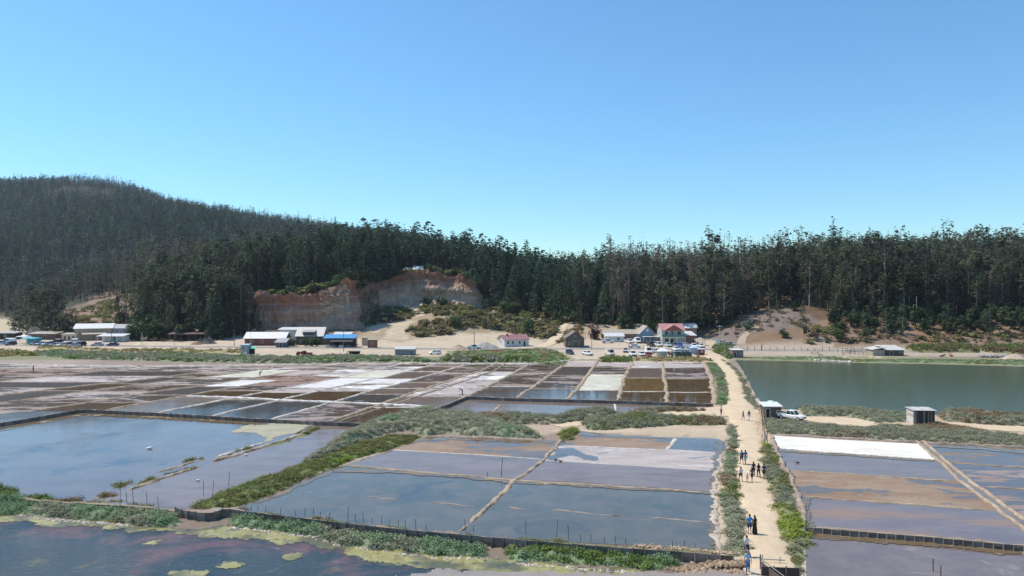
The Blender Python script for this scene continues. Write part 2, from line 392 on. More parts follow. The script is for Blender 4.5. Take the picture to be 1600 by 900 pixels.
# ------------------------------------------------------------------ quarry face
nu, nv = 420, 56
uq = np.linspace(366, 763, nu); vq = np.linspace(0, 1, nv)
Dc, rb, rt = (np.interp(uq, CL[:, 0], CL[:, j]) for j in (1, 2, 3))
xb = (uq-800)/F*Dc; zb = _z(Dc, rb)-1.5; ztop = _z(Dc+3, rt)+.3
arc = np.concatenate([[0], np.cumsum(np.hypot(np.diff(xb), np.diff(Dc)))])
tx = np.gradient(xb, arc); ty = np.gradient(Dc, arc); tl = np.hypot(tx, ty); nx, ny = ty/tl, -tx/tl     # towards the viewer
A, Vv = np.meshgrid(arc, vq, indexing='ij')
H = (ztop-zb)[:, None]*Vv
rimn = (fbm(arc/6, arc*0, 77)-.5)*6.0+(fbm(arc/1.8, arc*0, 78)-.5)*1.6
Zc = zb[:, None]+H+(rimn[:, None]*Vv**3)
gul = .42-1.5*np.abs(fbm(A/4.2+fbm(A/9, H/9, 50)*1.2, H/22, 51, 4)-.5); bulge = fbm(A/11, H/8, 55, 3)-.5; fine = fbm(A/.8, H/1.1, 58, 4)-.5
ledge = np.sin(H/1.15+gul*3)*.16
off = 1.2-3.0*Vv+gul*3.4+bulge*6.0+fine*1.3+ledge*2.2*(Vv > .2)+np.where(Vv < .2, (0.2-Vv)**1.4*34*fbm(A/5, A*0, 71, 3), 0)+np.clip((Vv-.8)*5, 0, 1)*(fbm(A/2.6, A*0+4, 73, 3)-.35)*2.6
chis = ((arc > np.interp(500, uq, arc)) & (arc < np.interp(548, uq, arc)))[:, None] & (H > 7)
off += chis*(np.sin(H*3.3)*.22+np.sin(A*2.4)*.14)
Xc = xb[:, None]+nx[:, None]*off; Yc = Dc[:, None]+ny[:, None]*off
col = np.empty(Xc.shape+(3,)); nq = fbm(A/7, H/5, 61)
col[:] = np.where((uq < 575)[:, None, None], (.335, .24, .19), (.42, .295, .215))
shade(np.clip((nq-.45)*5, 0, 1), (.40, .30, .235), .8)
shade(np.clip((Vv-.66+(gul)*.5)*5, 0, 1), (.27, .115, .07), .9)
shade(np.clip(((uq < 500)[:, None])*(fbm(A/6, H/14, 64)*2.6-.9), 0, 1), (.29, .175, .13), .65)
shade(np.clip((.25-Vv+(nq-.5)*.4)*4, 0, 1)*(uq < 575)[:, None], (.30, .24, .20), .85)
shade(chis*np.clip(fbm(A/1.2, H/.7, 69, 2)*3-1.1, 0, 1), (.52, .43, .32), .9)  # paler chiselled stone, its sunlit look put into the colour
shade(np.clip((fbm(A/1.1, H/22, 66, 3)-.52)*6, 0, 1), (.22, .125, .09), .35)
shade(np.clip(np.sin(H*2.1+fbm(A/18, H/6, 68)*5)*1.6-.7, 0, 1)*(Vv < .75), (.46, .36, .285), .45)
shade(np.clip((fbm(A/2.2, H/2.2, 67, 4)-.5)*5, 0, 1), (.24, .165, .125), .5)
shade(((uq > 590)[:, None])*np.clip((.6-Vv)*3, 0, 1)*np.clip(nq*3-.9, 0, 1), (.56, .42, .32), .8)
V = np.stack([Xc, Yc, Zc], -1).reshape(-1, 3); I = np.arange(nu*nv).reshape(nu, nv)
Q = np.stack([I[:-1, :-1], I[1:, :-1], I[1:, 1:], I[:-1, 1:]], -1).reshape(-1, 4)
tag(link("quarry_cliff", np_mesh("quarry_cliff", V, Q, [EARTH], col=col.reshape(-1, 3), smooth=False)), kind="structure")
# ------------------------------------------------------------------ salt pans, banks, water
PM = {
 'pond':   pan_mat("pond_brine", (.175,.15,.14), (.21,.18,.165), 1.35, scale=.045, rip=.16, deep=.8, wr=.05, tone=.50, tcol=(.085,.10,.12)),  # blue tone patches paint wind-rippled reflections into the water colour
 'blue':   pan_mat("blue_water", (.165,.15,.145), (.21,.19,.175), 1.35, scale=.06, rip=.16, deep=.75, wr=.03, tone=.55, tcol=(.10,.115,.13)),
 'fblue':  pan_mat("far_blue_brine", (.15,.135,.13), (.20,.17,.16), 1.1, scale=.10, rip=.10, deep=.75, wr=.03, stretch=2.6, tone=.51, tcol=(.17,.105,.055)),
 'fdeep':  pan_mat("far_dark_brine", (.095,.095,.095), (.15,.13,.12), .95, salt=.12, scale=.13, rip=.14, deep=.7, wr=.04, stretch=2.4, tone=.54, tcol=(.14,.085,.045)),
 'deep':   pan_mat("shallow_blue_water", (.13,.14,.12), (.185,.17,.14), 1.4, scale=.06, rip=.26, deep=.75, wr=.05, tone=.52, tcol=(.09,.11,.115)),
 'mauve':  pan_mat("mauve_brine", (.225,.162,.13), (.275,.21,.17), 1.05, scale=.08, rip=.10, deep=.8, wr=.10, tone=.53, tcol=(.17,.125,.105), stretch=2.0),
 'spot':   pan_mat("spotted_brine", (.20,.155,.145), (.24,.19,.17), 1.05, scale=.11, rip=.10, deep=.8, wr=.08, tone=.60, tcol=(.46,.385,.30), stretch=1.4),
 'brown':  pan_mat("brown_brine", (.14,.08,.038), (.21,.145,.09), .82, scale=.16, rip=.05, deep=.6, wr=.03, stretch=2.2),
 'gold':   pan_mat("golden_brine", (.19,.115,.04), (.25,.165,.075), .8, salt=.14, scale=.15, rip=.05, deep=.75, wr=.04, stretch=2.0),
 'red':    pan_mat("red_brown_mud", (.22,.125,.08), (.31,.21,.16), .45, scale=.16, rip=.04, stretch=2.0),
 'mixed':  pan_mat("half_dry_pan", (.26,.195,.165), (.34,.27,.23), .55, salt=.12, scale=.14, rip=.05, deep=.38, wr=.03, stretch=2.4),
 'patchy': pan_mat("patchy_pan", (.225,.16,.115), (.32,.245,.195), .55, salt=.13, scale=.17, rip=.05, deep=.45, wr=.03, stretch=2.4),
 'mud':    pan_mat("damp_mud", (.32,.25,.215), (.43,.36,.315), .50, salt=.22, scale=.17, rip=.03, deep=.45, stretch=2.6),
 'pale':   pan_mat("pale_salt_mud", (.36,.29,.255), (.47,.40,.36), .36, salt=.28, scale=.17, deep=.5, stretch=2.4),
 'flat':   pan_mat("salt_flat", (.37,.31,.28), (.46,.405,.37), .36, salt=.34, saltcol=(.60,.555,.51), scale=.10, rip=.03, stretch=2.4),
 'salt':   pan_mat("white_salt", (.54,.49,.45), (.66,.63,.60), .24, salt=.50, saltcol=(.67,.66,.645), scale=.15, stretch=2.0),
 'saltg':  pan_mat("greenish_salt", (.47,.44,.32), (.58,.55,.44), .30, salt=.36, saltcol=(.66,.64,.54), scale=.15, stretch=2.0),
 'saltmix':pan_mat("thin_salt_crust", (.39,.32,.28), (.52,.46,.42), .42, salt=.42, scale=.15, stretch=2.2),
 'cream':  pan_mat("cream_salt", (.66,.60,.49), (.72,.685,.61), 0, salt=.55, saltcol=(.76,.735,.68), scale=.20, stretch=2.4),
 'orange': pan_mat("rusty_brine", (.21,.17,.17), (.27,.215,.20), 1.0, scale=.07, rip=.08, deep=.75, tone=.44, tcol=(.40,.235,.125), wr=.08, stretch=2.6),
 'tidal':  pan_mat("half_flooded_mud", (.255,.165,.10), (.33,.24,.17), .50, salt=.07, scale=.09, rip=.04, deep=.45, wr=.03, stretch=2.2),
}
def densify(pts, step):
    P = [np.array(p, float) for p in pts]; out = [P[0]]
    for a, b_ in zip(P, P[1:]):
        n = max(1, int(np.linalg.norm((b_-a)[:2])/step))
        for i in range(1, n+1): out.append(a+(b_-a)*i/n)
    return np.array(out)
def sheet(name, poly_px, mat, z=.02, wob=0.0, seed=0, kind="structure", step=1.0):
    P = np.array([G(*p) for p in poly_px]+[G(*poly_px[0])])
    if wob:
        P = densify(P, step); c = P.mean(0); d = P-c; d[:, 2] = 0
        n = (fbm(P[:, 0]/4+seed, P[:, 1]/4, seed, 4)-.5)*2*wob
        P = P+d/np.linalg.norm(d, axis=1, keepdims=True)*n[:, None]
    P = P[:-1]
    bm = bmesh.new(); vs = [bm.verts.new((p[0], p[1], z)) for p in P]; f = bm.faces.new(vs)
    bmesh.ops.triangulate(bm, faces=[f]); bm.normal_update()
    for f in bm.faces:
        if f.normal.z < 0: f.normal_flip()
    me = bpy.data.meshes.new(name); bm.to_mesh(me); bm.free(); me.materials.append(mat)
    return tag(link(name, me), kind=kind)

def patch(name, poly_px, mat, z=.045, amp=1.0, fr=.5, cell=.3, seed=0, kind="stuff", label=None, cat=None):
    """flat patch with a ragged natural edge"""
    P = np.array([G(*p)[:2] for p in poly_px]); x0, y0 = P.min(0)-amp-1; x1, y1 = P.max(0)+amp+1
    gx, gy = np.meshgrid(np.arange(x0, x1, cell), np.arange(y0, y1, cell)); d = np.full(gx.shape, 1e9)
    for a, b_ in zip(P, np.roll(P, -1, 0)):
        ab = b_-a; t = np.clip(((gx-a[0])*ab[0]+(gy-a[1])*ab[1])/(ab@ab+1e-9), 0, 1); d = np.minimum(d, np.hypot(gx-a[0]-t*ab[0], gy-a[1]-t*ab[1]))
    sd = np.where(pip(gx, gy, P), d, -d)+(fbm(gx*fr, gy*fr, seed, 5)-.5)*2.6*amp
    I = np.arange(gx.size).reshape(gx.shape); Q = np.stack([I[:-1, :-1], I[:-1, 1:], I[1:, 1:], I[1:, :-1]], -1)[sd[:-1, :-1] > 0]
    us_ = np.unique(Q); mp_ = np.zeros(gx.size, int); mp_[us_] = np.arange(len(us_))
    V = np.stack([gx, gy, gx*0+z], -1).reshape(-1, 3)[us_]
    return tag(link(name, np_mesh(name, V, mp_[Q], [mat])), label, cat, None, kind)

BANKC = {'tan': (.37,.29,.205), 'pale': (.55,.49,.42), 'white': (.72,.69,.65), 'dark': (.20,.15,.11), 'mud': (.33,.26,.21), 'green': (.25,.24,.12)}
def bank(pts, w=.9, h=.3, c='tan', px=True, name="earth_bank", rag=.3, seed=None):
    """low ridge of mud along a line"""
    seed = seed if seed is not None else RN.randrange(999); w *= .8; h *= .75
    P = np.array([G(*p) for p in pts]) if px else np.array(pts, float)
    P = densify(P, max(.35, w*.45)); n = len(P)
    T = np.gradient(P[:, :2], axis=0); T /= np.linalg.norm(T, axis=1, keepdims=True)+1e-9
    Nn = np.stack([-T[:, 1], T[:, 0]], 1); s = np.arange(n)
    ww = w*(1+rag*2*(fbm(s*.55, s*0, seed)-.5)*1.6); hh = h*(1+rag*2.6*(fbm(s*.5, s*0+5, seed+1)-.5))
    en = np.clip(np.minimum(s, n-1-s)/4.0+.12, 0, 1); ww = ww*en; hh = hh*en
    mid = (fbm(s*.14, s*0, seed+2)-.5)*w*1.1*rag*2
    cs = np.array([-.5, -.32, -.12, .12, .32, .5]); ch = np.array([-.15, .75, 1, .95, .7, -.15])
    V = np.zeros((n, 6, 3)); 
    for k in range(6):
        o = cs[k]*ww+mid+(fbm(s*.9, s*0+k*3.3, seed+4)-.5)*w*.25*rag*2
        V[:, k, :2] = P[:, :2]+Nn*o[:, None]; V[:, k, 2] = ch[k]*hh
    I = np.arange(n*6).reshape(n, 6); Q = np.stack([I[:-1, :-1], I[:-1, 1:], I[1:, 1:], I[1:, :-1]], -1).reshape(-1, 4)
    bc = np.array(BANKC[c] if isinstance(c, str) else c)
    cv = bc*(.62+.76*fbm(V[..., 0]*1.3, V[..., 1]*1.3, seed+6))[..., None]; cv[:, (0, 5)] *= .62
    return tag(link(name, np_mesh(name, V.reshape(-1, 3), Q, [EARTH], col=cv.reshape(-1, 3), smooth=True)), kind="structure")

# diagonal banks of the far works, from left to right (photo column, row)
DG = {'x': [(-139,560),(-140,640)],
 'j': [(230,572),(104,586),(0,596),(-60,602)], 'i': [(380,573),(251,590),(200,596),(110,605),(0,618),(-60,625)],
 'h': [(430,573),(400,579),(350,586),(285,593),(200,603),(60,622),(-60,638)], 'g': [(520,571),(460,581),(400,590),(318,603),(255,610),(120,632),(60,641)],
 'f': [(590,566),(480,588),(407,599),(355,607),(288,619),(165,641)], 'e': [(645,565),(530,591),(466,603),(400,615),(355,624),(242,646)],
 'a': [(687,567),(600,590),(573,595),(509,608),(443,624),(327,651)], 'b': [(727,570),(635,597),(581,610),(530,626),(422,655)],
 'c': [(780,566),(750,580),(675,604),(600,630),(520,658)], 'L': [(827,570),(767,602),(730,620),(700,635),(683,641),(640,662)],
 'M': [(879,571),(840,600),(807,622)], 'N': [(936,562),(920,585),(900,610),(885,625)], 'O': [(985,562),(987,570),(977,587),(965,626)],
 'P': [(1035,567),(1037,587),(1042,605),(1041,629)], 'Q': [(1098,567),(1113,593),(1115,631)]}
def dgx(k, row):
    p = DG[k]; r = [q[1] for q in p]; x = [q[0] for q in p]
    if row > r[-1]:
        return x[-1]+(x[-1]-x[-2])/(r[-1]-r[-2])*(row-r[-1])
    return float(np.interp(row, r, x))
STRIPS = [('x','j',[570,577,584,592,603],['mud','red','patchy','fblue']),   # left bank, right bank, rows, fillings
 ('j','i',[572,580,588,597,606,620],['mud','fblue','pale','fblue','mud']),
 ('i','h',[573,583,590,600,611,636],['mud','patchy','fblue','brown','fblue']),
 ('h','g',[573,578,590,602,612,624,641],['mud','saltg','mud','patchy','mud','patchy']),
 ('g','f',[571,579,587,594,604,617,629,645],['mud','pale','red','salt','fblue','mixed','brown']),
 ('f','e',[567,577,589,603,611,621,648],['mud','saltmix','red','mixed','brown','mauve']),
 ('e','a',[567,573,580,591,606,613,625,652],['brown','saltmix','saltg','salt','pale','brown','fdeep']),
 ('a','b',[569,581,592,600,611,627,657],['patchy','mauve','salt','saltmix','brown','fdeep']),
 ('b','c',[568,583,598,607,616,630,661],['patchy','mixed','mauve','mauve','fdeep','mixed']),
 ('c','L',[568,581,594,605,620,637,664],['patchy','saltmix','pale','pale','mauve','brown']),
 ('L','M',[570,584,604,622],['patchy','patchy','fblue']), ('M','N',[566,573,587,607,624],['pale','fblue','mixed','fblue']),
 ('N','O',[564,574,585,610,626],['pale','mixed','saltg','fblue']), ('O','P',[567,575,591,612,628],['flat','mauve','gold','brown']),
 ('P','Q',[567,575,592,613,630],['flat','mixed','brown','brown'])]
for l, r, rows, mats in STRIPS:
    for k, mt in enumerate(mats):
        a, b_ = rows[k], rows[k+1]; rr_ = np.linspace(a, b_, 4)
        poly = [(dgx(l, t), t) for t in rr_]+[(dgx(r, t), t) for t in rr_[::-1]]
        poly = [(max(p[0], -140), p[1]) for p in poly]
        if min(G(*p)[0] for p in poly) == max(G(*p)[0] for p in poly): continue
        sheet("salt_pan", poly, PM[mt], .02+.001*(k % 2))
        if k:
            xl, xr = dgx(l, a), dgx(r, a)
            far = l in 'jihgf'
            w_, c_ = ((.8, 'pale') if RN.random() < .35 else (.7, 'tan'))
            if xr > -60: bank([(max(xl, -60), a), (xl*.5+xr*.5 if xl > -60 else xr-5, a+RN.uniform(-.4, .5)), (xr, a)], w_*(.9 if far else 1), .16, c_ if not far else 'mud', name="low_mud_bank")
for k, p in DG.items():
    if k == 'x': continue
    white = k in 'eab'; big = k in 'LMNOPc'
    bank(p, 1.25 if big else .95, .34 if big else .24, 'tan' if not white else 'pale', rag=.35)
bank([(800,562),(772,580),(700,604),(622,630),(528,660)], .7, .3, 'tan')
bank([(290,619),(355,621),(400,623),(432,625),(530,629),(587,631),(680,636)], .9, .3, 'white')      # pale stone bank
bank([(-60,568),(60,571),(200,573),(300,572),(420,571),(560,569),(700,568),(830,569),(900,563)], 1.6, .4, 'pale', rag=.45)
bank([(885,563),(990,563),(1100,566),(1113,593),(1118,632)], 1.6, .4, 'tan', rag=.4)
sheet("salt_pan", [(-140,668),(0,647),(30,643),(115,643),(0,664),(-140,682)], PM['blue'], .024)
sheet("salt_pan", [(700,637),(735,623),(1000,629),(1112,634),(1060,639),(950,646),(880,650),(830,652),(690,656)], PM['mauve'], .026)
bank([(783,633),(772,643),(762,650)], .8, .25, 'tan'); bank([(960,631),(962,643)], .6, .2, 'pale')
# near ponds
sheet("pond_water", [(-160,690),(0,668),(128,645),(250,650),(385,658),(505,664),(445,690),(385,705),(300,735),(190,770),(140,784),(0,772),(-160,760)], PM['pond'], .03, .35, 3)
sheet("pond_water", [(500,664),(600,666),(600,672),(555,695),(490,725),(370,775),(300,796),(150,788),(140,782),(190,768),(300,733),(385,703),(447,688)], PM['mauve'], .034, .25, 5)
patch("mud_shoal", [(362,676),(380,668),(410,661),(492,664),(478,672),(440,680),(414,690),(408,680),(395,676)], pan_mat("green_mud", (.40,.37,.24), (.33,.30,.21), .1, scale=.1), .05, 1.0, .4, .3, 7, "structure")
bank([(497,666),(450,687),(385,706),(330,723)], 1.0, .32, 'tan', rag=.45); bank([(320,727),(300,733),(240,752),(193,768)], .9, .22, 'tan', rag=.5)
bank([(420,690),(375,703),(345,712),(335,716)], .7, .2, 'pale', rag=.4); bank([(322,717),(285,728),(240,740)], .6, .2, 'tan', rag=.5)
bank([(170,774),(152,779),(138,783)], .7, .25, 'mud', rag=.6)
CW = [(871,698),(850,717),(820,742),(802,754),(772,784),(754,800),(735,818)]
sheet("salt_pan", [(668,682),(760,684),(868,689),(862,704),(848,718),(750,712),(605,704),(625,695)], PM['tidal'], .03)
sheet("salt_pan", [(605,703),(750,711),(850,718),(820,742),(806,750),(750,746),(640,736),(535,728),(570,716)], PM['mauve'], .034)
sheet("salt_pan", [(520,732),(545,729),(640,737),(750,747),(800,753),(772,784),(735,820),(718,836),(560,826),(450,812),(360,798),(400,782)], PM['deep'], .03)
sheet("salt_pan", [(895,672),(960,680),(1040,684),(1056,684),(1042,704),(960,699),(872,697)], PM['tidal'], .034)
sheet("salt_pan", [(1054,684),(1122,686),(1138,694),(1130,707),(1042,703)], PM['blue'], .036)
sheet("salt_pan", [(872,696),(960,699),(1042,703),(1130,707),(1122,738),(1000,730),(850,721)], PM['flat'], .03)
patch("water_patch", [(868,702),(895,700),(905,706),(925,712),(940,721),(925,722),(908,719),(895,712),(880,718),(858,721),(852,718)], PM['blue'], .038, .9, .5, .25, 31, 'structure')
sheet("salt_pan", [(850,720),(1000,729),(1122,737),(1118,769),(1000,761),(900,754),(805,750),(822,742)], PM['mauve'], .035)
sheet("salt_pan", [(802,752),(900,757),(1000,763),(1116,771),(1116,858),(1000,853),(850,846),(718,836),(735,820),(772,784)], PM['deep'], .033)
bank(CW, .85, .26, 'tan', rag=.5); bank([(880,684),(866,703),(852,716)], .7, .28, 'mud', rag=.4)
bank([(515,733),(540,728),(640,737),(750,746),(805,752),(900,757),(1000,763),(1112,771)], .6, .2, 'tan', rag=.5)
bank([(605,703),(750,711),(850,718)], .45, .12, 'pale'); bank([(1056,684),(1041,704)], .8, .12, 'pale'); bank([(872,696),(1042,703),(1130,707)], .5, .08, 'pale', rag=.5)
bank([(1136,682),(1140,694),(1128,715),(1122,740),(1118,775),(1118,830),(1122,858)], 1.0, .12, (.47,.39,.30), rag=.6)
bank([(668,682),(620,700),(560,721),(520,731),(470,752)], .55, .12, 'tan', rag=.6)
bank([(668,682),(760,684),(860,690)], 1.0, .28, 'mud', rag=.5)
for a in ([(473,767),(492,769)], [(565,776),(610,780),(633,782)], [(665,785),(745,792)], [(786,792),(833,797)], [(850,796),(985,808)], [(1010,809),(1110,817)]):
    bank(a, .38, .12, 'mud', name="stone_row", rag=.7)
bank([(733,818),(726,828),(714,833)], .6, .2, 'tan', rag=.6)
# wet brown margins where the ponds shoal; first has a brown-olive reflection painted in
SHOAL_REFLECT = pan_mat("brown_margin", (.235,.165,.085), (.29,.215,.13), .62, salt=.10, scale=.22, rip=.04, deep=.6, wr=.06)
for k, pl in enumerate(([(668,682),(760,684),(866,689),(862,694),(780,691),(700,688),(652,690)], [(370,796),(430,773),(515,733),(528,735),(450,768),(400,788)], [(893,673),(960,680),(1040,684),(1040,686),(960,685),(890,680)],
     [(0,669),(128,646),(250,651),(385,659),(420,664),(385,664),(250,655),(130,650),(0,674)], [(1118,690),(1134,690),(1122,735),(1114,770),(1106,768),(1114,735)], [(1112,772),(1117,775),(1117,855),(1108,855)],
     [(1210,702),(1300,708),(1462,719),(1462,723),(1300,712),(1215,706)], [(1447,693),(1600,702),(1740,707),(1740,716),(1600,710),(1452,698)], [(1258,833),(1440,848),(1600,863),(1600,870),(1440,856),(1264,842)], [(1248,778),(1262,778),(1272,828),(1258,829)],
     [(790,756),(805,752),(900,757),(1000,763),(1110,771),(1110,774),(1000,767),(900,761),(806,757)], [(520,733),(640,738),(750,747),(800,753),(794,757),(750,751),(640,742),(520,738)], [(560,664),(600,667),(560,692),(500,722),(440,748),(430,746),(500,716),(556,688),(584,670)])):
    patch("mud_reflection_margin", pl, SHOAL_REFLECT, .062+.0015*k, .55, .55, .25, 200+k, "structure")
# right-hand pans
RD1 = [(1430,688),(1465,718),(1500,752),(1562,798),(1610,836),(1700,905)]; RD2 = [(1441,688),(1476,720),(1518,754),(1588,804),(1660,858),(1760,930)]
sheet("salt_pan", [(1210,681),(1320,688),(1434,694),(1463,719),(1330,711),(1211,703)], PM['cream'], .03)
sheet("salt_pan", [(1213,704),(1330,712),(1463,720),(1498,752),(1360,744),(1229,735)], PM['mauve'], .034)
sheet("salt_pan", [(1229,736),(1360,744),(1500,753),(1562,799),(1400,787),(1248,776)], PM['tidal'], .03)
sheet("salt_pan", [(1249,777),(1400,788),(1562,800),(1640,862),(1600,858),(1430,843),(1258,830),(1252,800)], PM['orange'], .034)
sheet("salt_pan", [(1258,832),(1430,848),(1600,866),(1720,876),(1760,1010),(1262,1010)], PM['spot'], .03)
sheet("salt_pan", [(1447,692),(1640,702),(1740,706),(1740,740),(1600,730),(1482,722)], PM['patchy'], .03)
sheet("salt_pan", [(1484,724),(1600,731),(1740,740),(1740,775),(1600,764),(1528,759)], PM['mixed'], .034)
sheet("salt_pan", [(1530,760),(1600,765),(1740,775),(1760,830),(1600,812),(1586,804)], PM['mixed'], .03)
sheet("salt_pan", [(1600,813),(1760,832),(1800,925),(1660,858)], PM['flat'], .034)
sheet("channel_water", [(1431,690),(1441,690),(1518,755),(1590,806),(1700,890),(1680,892),(1562,800),(1500,753)], PM['mauve'], .05)
bank(RD1, .7, .3, 'tan', rag=.3); bank(RD2, .75, .32, 'tan', rag=.3)
for a in ([(1211,703),(1330,711),(1463,720)], [(1229,735),(1360,744),(1500,753)], [(1248,776),(1400,787),(1562,799)],
          [(1480,723),(1600,731),(1740,740)], [(1527,760),(1600,765),(1740,775)], [(1590,806),(1740,826)]):
    bank(a, .5, .18, 'tan', rag=.5)
bank([(1205,678),(1213,704),(1230,737),(1249,778),(1258,830)], .8, .35, 'mud', rag=.5)
bank([(1206,679),(1320,686),(1434,692),(1600,700),(1740,706)], .9, .35, 'mud', rag=.5)
# lake and lagoon
m, t, b = newmat("lake_water"); p = geo(t)
mpn = N(t, "ShaderNodeMapping"); mpn.inputs["Scale"].default_value = (.55, 1.4, 1); t.links.new(p, mpn.inputs["Vector"])
n1 = noise_node(t, p, .03, 4); c = mixc(t, n1, (.078,.118,.084), (.10,.124,.076)); t.links.new(c, b.inputs["Base Color"])
b.inputs["Roughness"].default_value = .12; b.inputs["IOR"].default_value = 1.333
bump(t, b, noise_node(t, mpn.outputs[0], 1.3, 4, .6), .26, .16); LAKE = m
sheet("lake_water", [(1150,563),(1220,564),(1330,567),(1450,569),(1600,573),(1800,578),(2000,584),(2000,690),(1740,663),(1600,657),(1500,651),(1420,645),(1330,641),(1230,640),(1196,636),(1180,618),(1172,600),(1160,578)], LAKE, .03, .4, 12)
m, t, b = newmat("lagoon_water"); p = geo(t)
n1 = noise_node(t, p, .10, 5, .6, .6); n2 = noise_node(t, p, .5, 4)
c = mixc(t, ramp(t, n1, .50, .66), (.045,.068,.082), (.17,.105,.11)); c = mixc(t, ramp(t, noise_node(t, p, .16, 6, .65, 1.2), .56, .70), c, (.16,.145,.07))
t.links.new(c, b.inputs["Base Color"]); b.inputs["Roughness"].default_value = .06; b.inputs["IOR"].default_value = 1.333
mpn = N(t, "ShaderNodeMapping"); mpn.inputs["Scale"].default_value = (.8, 1.7, 1); mpn.inputs["Rotation"].default_value = (0, 0, .5); t.links.new(p, mpn.inputs["Vector"])
bump(t, b, noise_node(t, mpn.outputs[0], 1.7, 4, .62, .4), .7, .24); LAGOON = m
sheet("lagoon_water", [(-300,800),(0,806),(60,815),(150,820),(250,826),(420,828),(600,858),(760,872),(950,890),(1060,897),(1100,910),(1130,1020),(-300,1020)], LAGOON, .02, .3, 8)
m, t, b = newmat("algae"); p = geo(t); n1 = noise_node(t, p, 1.1, 6, .7); n2 = noise_node(t, p, .22, 5, .6)
c = mixc(t, ramp(t, n1, .4, .62), (.27,.24,.075), (.36,.325,.13)); c = mixc(t, ramp(t, n2, .46, .60), c, (.115,.11,.05)); c = mixc(t, ramp(t, noise_node(t, p, .75, 6, .75), .55, .62), c, (.06,.075,.06)); t.links.new(c, b.inputs["Base Color"])
b.inputs["Roughness"].default_value = .45; bump(t, b, n1, .5, .08); ALG = m
for k, poly in enumerate(([(285,833),(330,824),(420,822),(500,833),(600,852),(720,868),(850,884),(1000,893),(1060,902),(960,912),(800,902),(640,888),(540,872),(480,848),(400,848)],
             [(216,852),(235,844),(262,841),(258,847),(235,853)], [(-80,806),(20,806),(120,813),(200,819),(285,826),(290,834),(200,830),(100,823),(20,815),(-80,816)],
             [(270,897),(300,895),(303,903),(275,908)], [(447,873),(462,870),(468,874),(455,877)], [(345,886),(362,884),(356,889)], [(120,818),(180,822),(168,834),(150,828)])):
    patch("algae", poly, ALG, .045+.0025*k, 1.0 if k in (0, 2) else 1.6, .55, .22, 40+k, "stuff", "yellow green algae floating on the lagoon", "algae")
m, t, b = newmat("mud_shore"); p = geo(t); n1 = noise_node(t, p, .7, 6, .7); c = mixc(t, n1, (.20,.15,.12), (.40,.34,.28)); t.links.new(c, b.inputs["Base Color"]); b.inputs["Roughness"].default_value = .35
bump(t, b, n1, .4, .1)
patch("mud_shore", [(640,905),(700,893),(780,896),(880,900),(980,895),(1060,893),(1120,885),(1160,890),(1165,1000),(600,1000)], m, .06, 1.0, .5, .25, 60, "structure")
# dirt path across the marsh, road and tracks
m, t, b = newmat("path_dirt"); p = geo(t); n1 = noise_node(t, p, .5, 5, .6); n2 = noise_node(t, p, 5, 5, .7); n3 = noise_node(t, p, .12, 3)
c = mulc(t, (.585,.455,.30), n1, .80, 1.18); c = mulc(t, c, n2, .86, 1.14); c = mixc(t, ramp(t, n3, .5, .7, 0, .5), c, (.50,.385,.25))
c = mixc(t, ramp(t, noise_node(t, p, 2.2, 6, .75), .58, .72, 0, .75), c, (.42,.33,.225))
mpr = N(t, "ShaderNodeMapping"); mpr.inputs["Scale"].default_value = (1, .12, 1); t.links.new(p, mpr.inputs["Vector"]); c = mulc(t, c, noise_node(t, mpr.outputs[0], 1.6, 5, .65, .5), .82, 1.2)
t.links.new(c, b.inputs["Base Color"]); b.inputs["Roughness"].default_value = .95; bump(t, b, n2, .5, .05); DIRT = m
m, t, b = newmat("asphalt"); p = geo(t); n1 = noise_node(t, p, .4, 5, .6); c = mulc(t, (.23,.215,.20), n1, .75, 1.25); c = mixc(t, ramp(t, noise_node(t, p, .15, 5, .7), .5, .62), c, (.40,.35,.28))
t.links.new(c, b.inputs["Base Color"]); b.inputs["Roughness"].default_value = .9; ASPH = m
PATH = [(553,1096,1126),(558,1106,1131),(565,1116,1139),(575,1126,1148),(590,1134,1155),(610,1138,1162),(630,1137,1170),(640,1134,1178),(650,1140,1186),(662,1147,1184),(680,1154,1186),
        (700,1154,1190),(720,1154,1193),(750,1154,1200),(770,1157,1206),(800,1163,1212),(830,1167,1218),(860,1170,1226),(880,1171,1240),(893,1172,1248)]
V = []; rows_ = np.concatenate([np.arange(553, 700, 2.0), np.arange(700, 894, 2.5)])
for rw in rows_:
    l = np.interp(rw, [p_[0] for p_ in PATH], [p_[1] for p_ in PATH]); r = np.interp(rw, [p_[0] for p_ in PATH], [p_[2] for p_ in PATH])
    g0, g1 = np.array(G(l, rw)), np.array(G(r, rw)); wv = (vnoise(rw*.31, 3.0, 5)-.5)*.9; wv2 = (vnoise(rw*.31, 9.0, 6)-.5)*.9
    g0[0] -= .3+wv; g1[0] += .3+wv2
    for q, zz in ((0, .0), (.06, .09), (.3, .12), (.5, .14), (.7, .12), (.94, .09), (1, .0)):
        V.append((g0[0]+(g1[0]-g0[0])*q, g0[1], zz+.03+(vnoise(q*7, rw*.2, 8)-.5)*.04))
n = len(rows_); I = np.arange(n*7).reshape(n, 7); Q = np.stack([I[:-1, :-1], I[1:, :-1], I[1:, 1:], I[:-1, 1:]], -1).reshape(-1, 4)[:, ::-1]
tag(link("dirt_path", np_mesh("dirt_path", V, Q, [DIRT], smooth=True)), kind="structure")
TRK = paint((.38,.30,.215), .95, 'track_dirt', .2, .6)
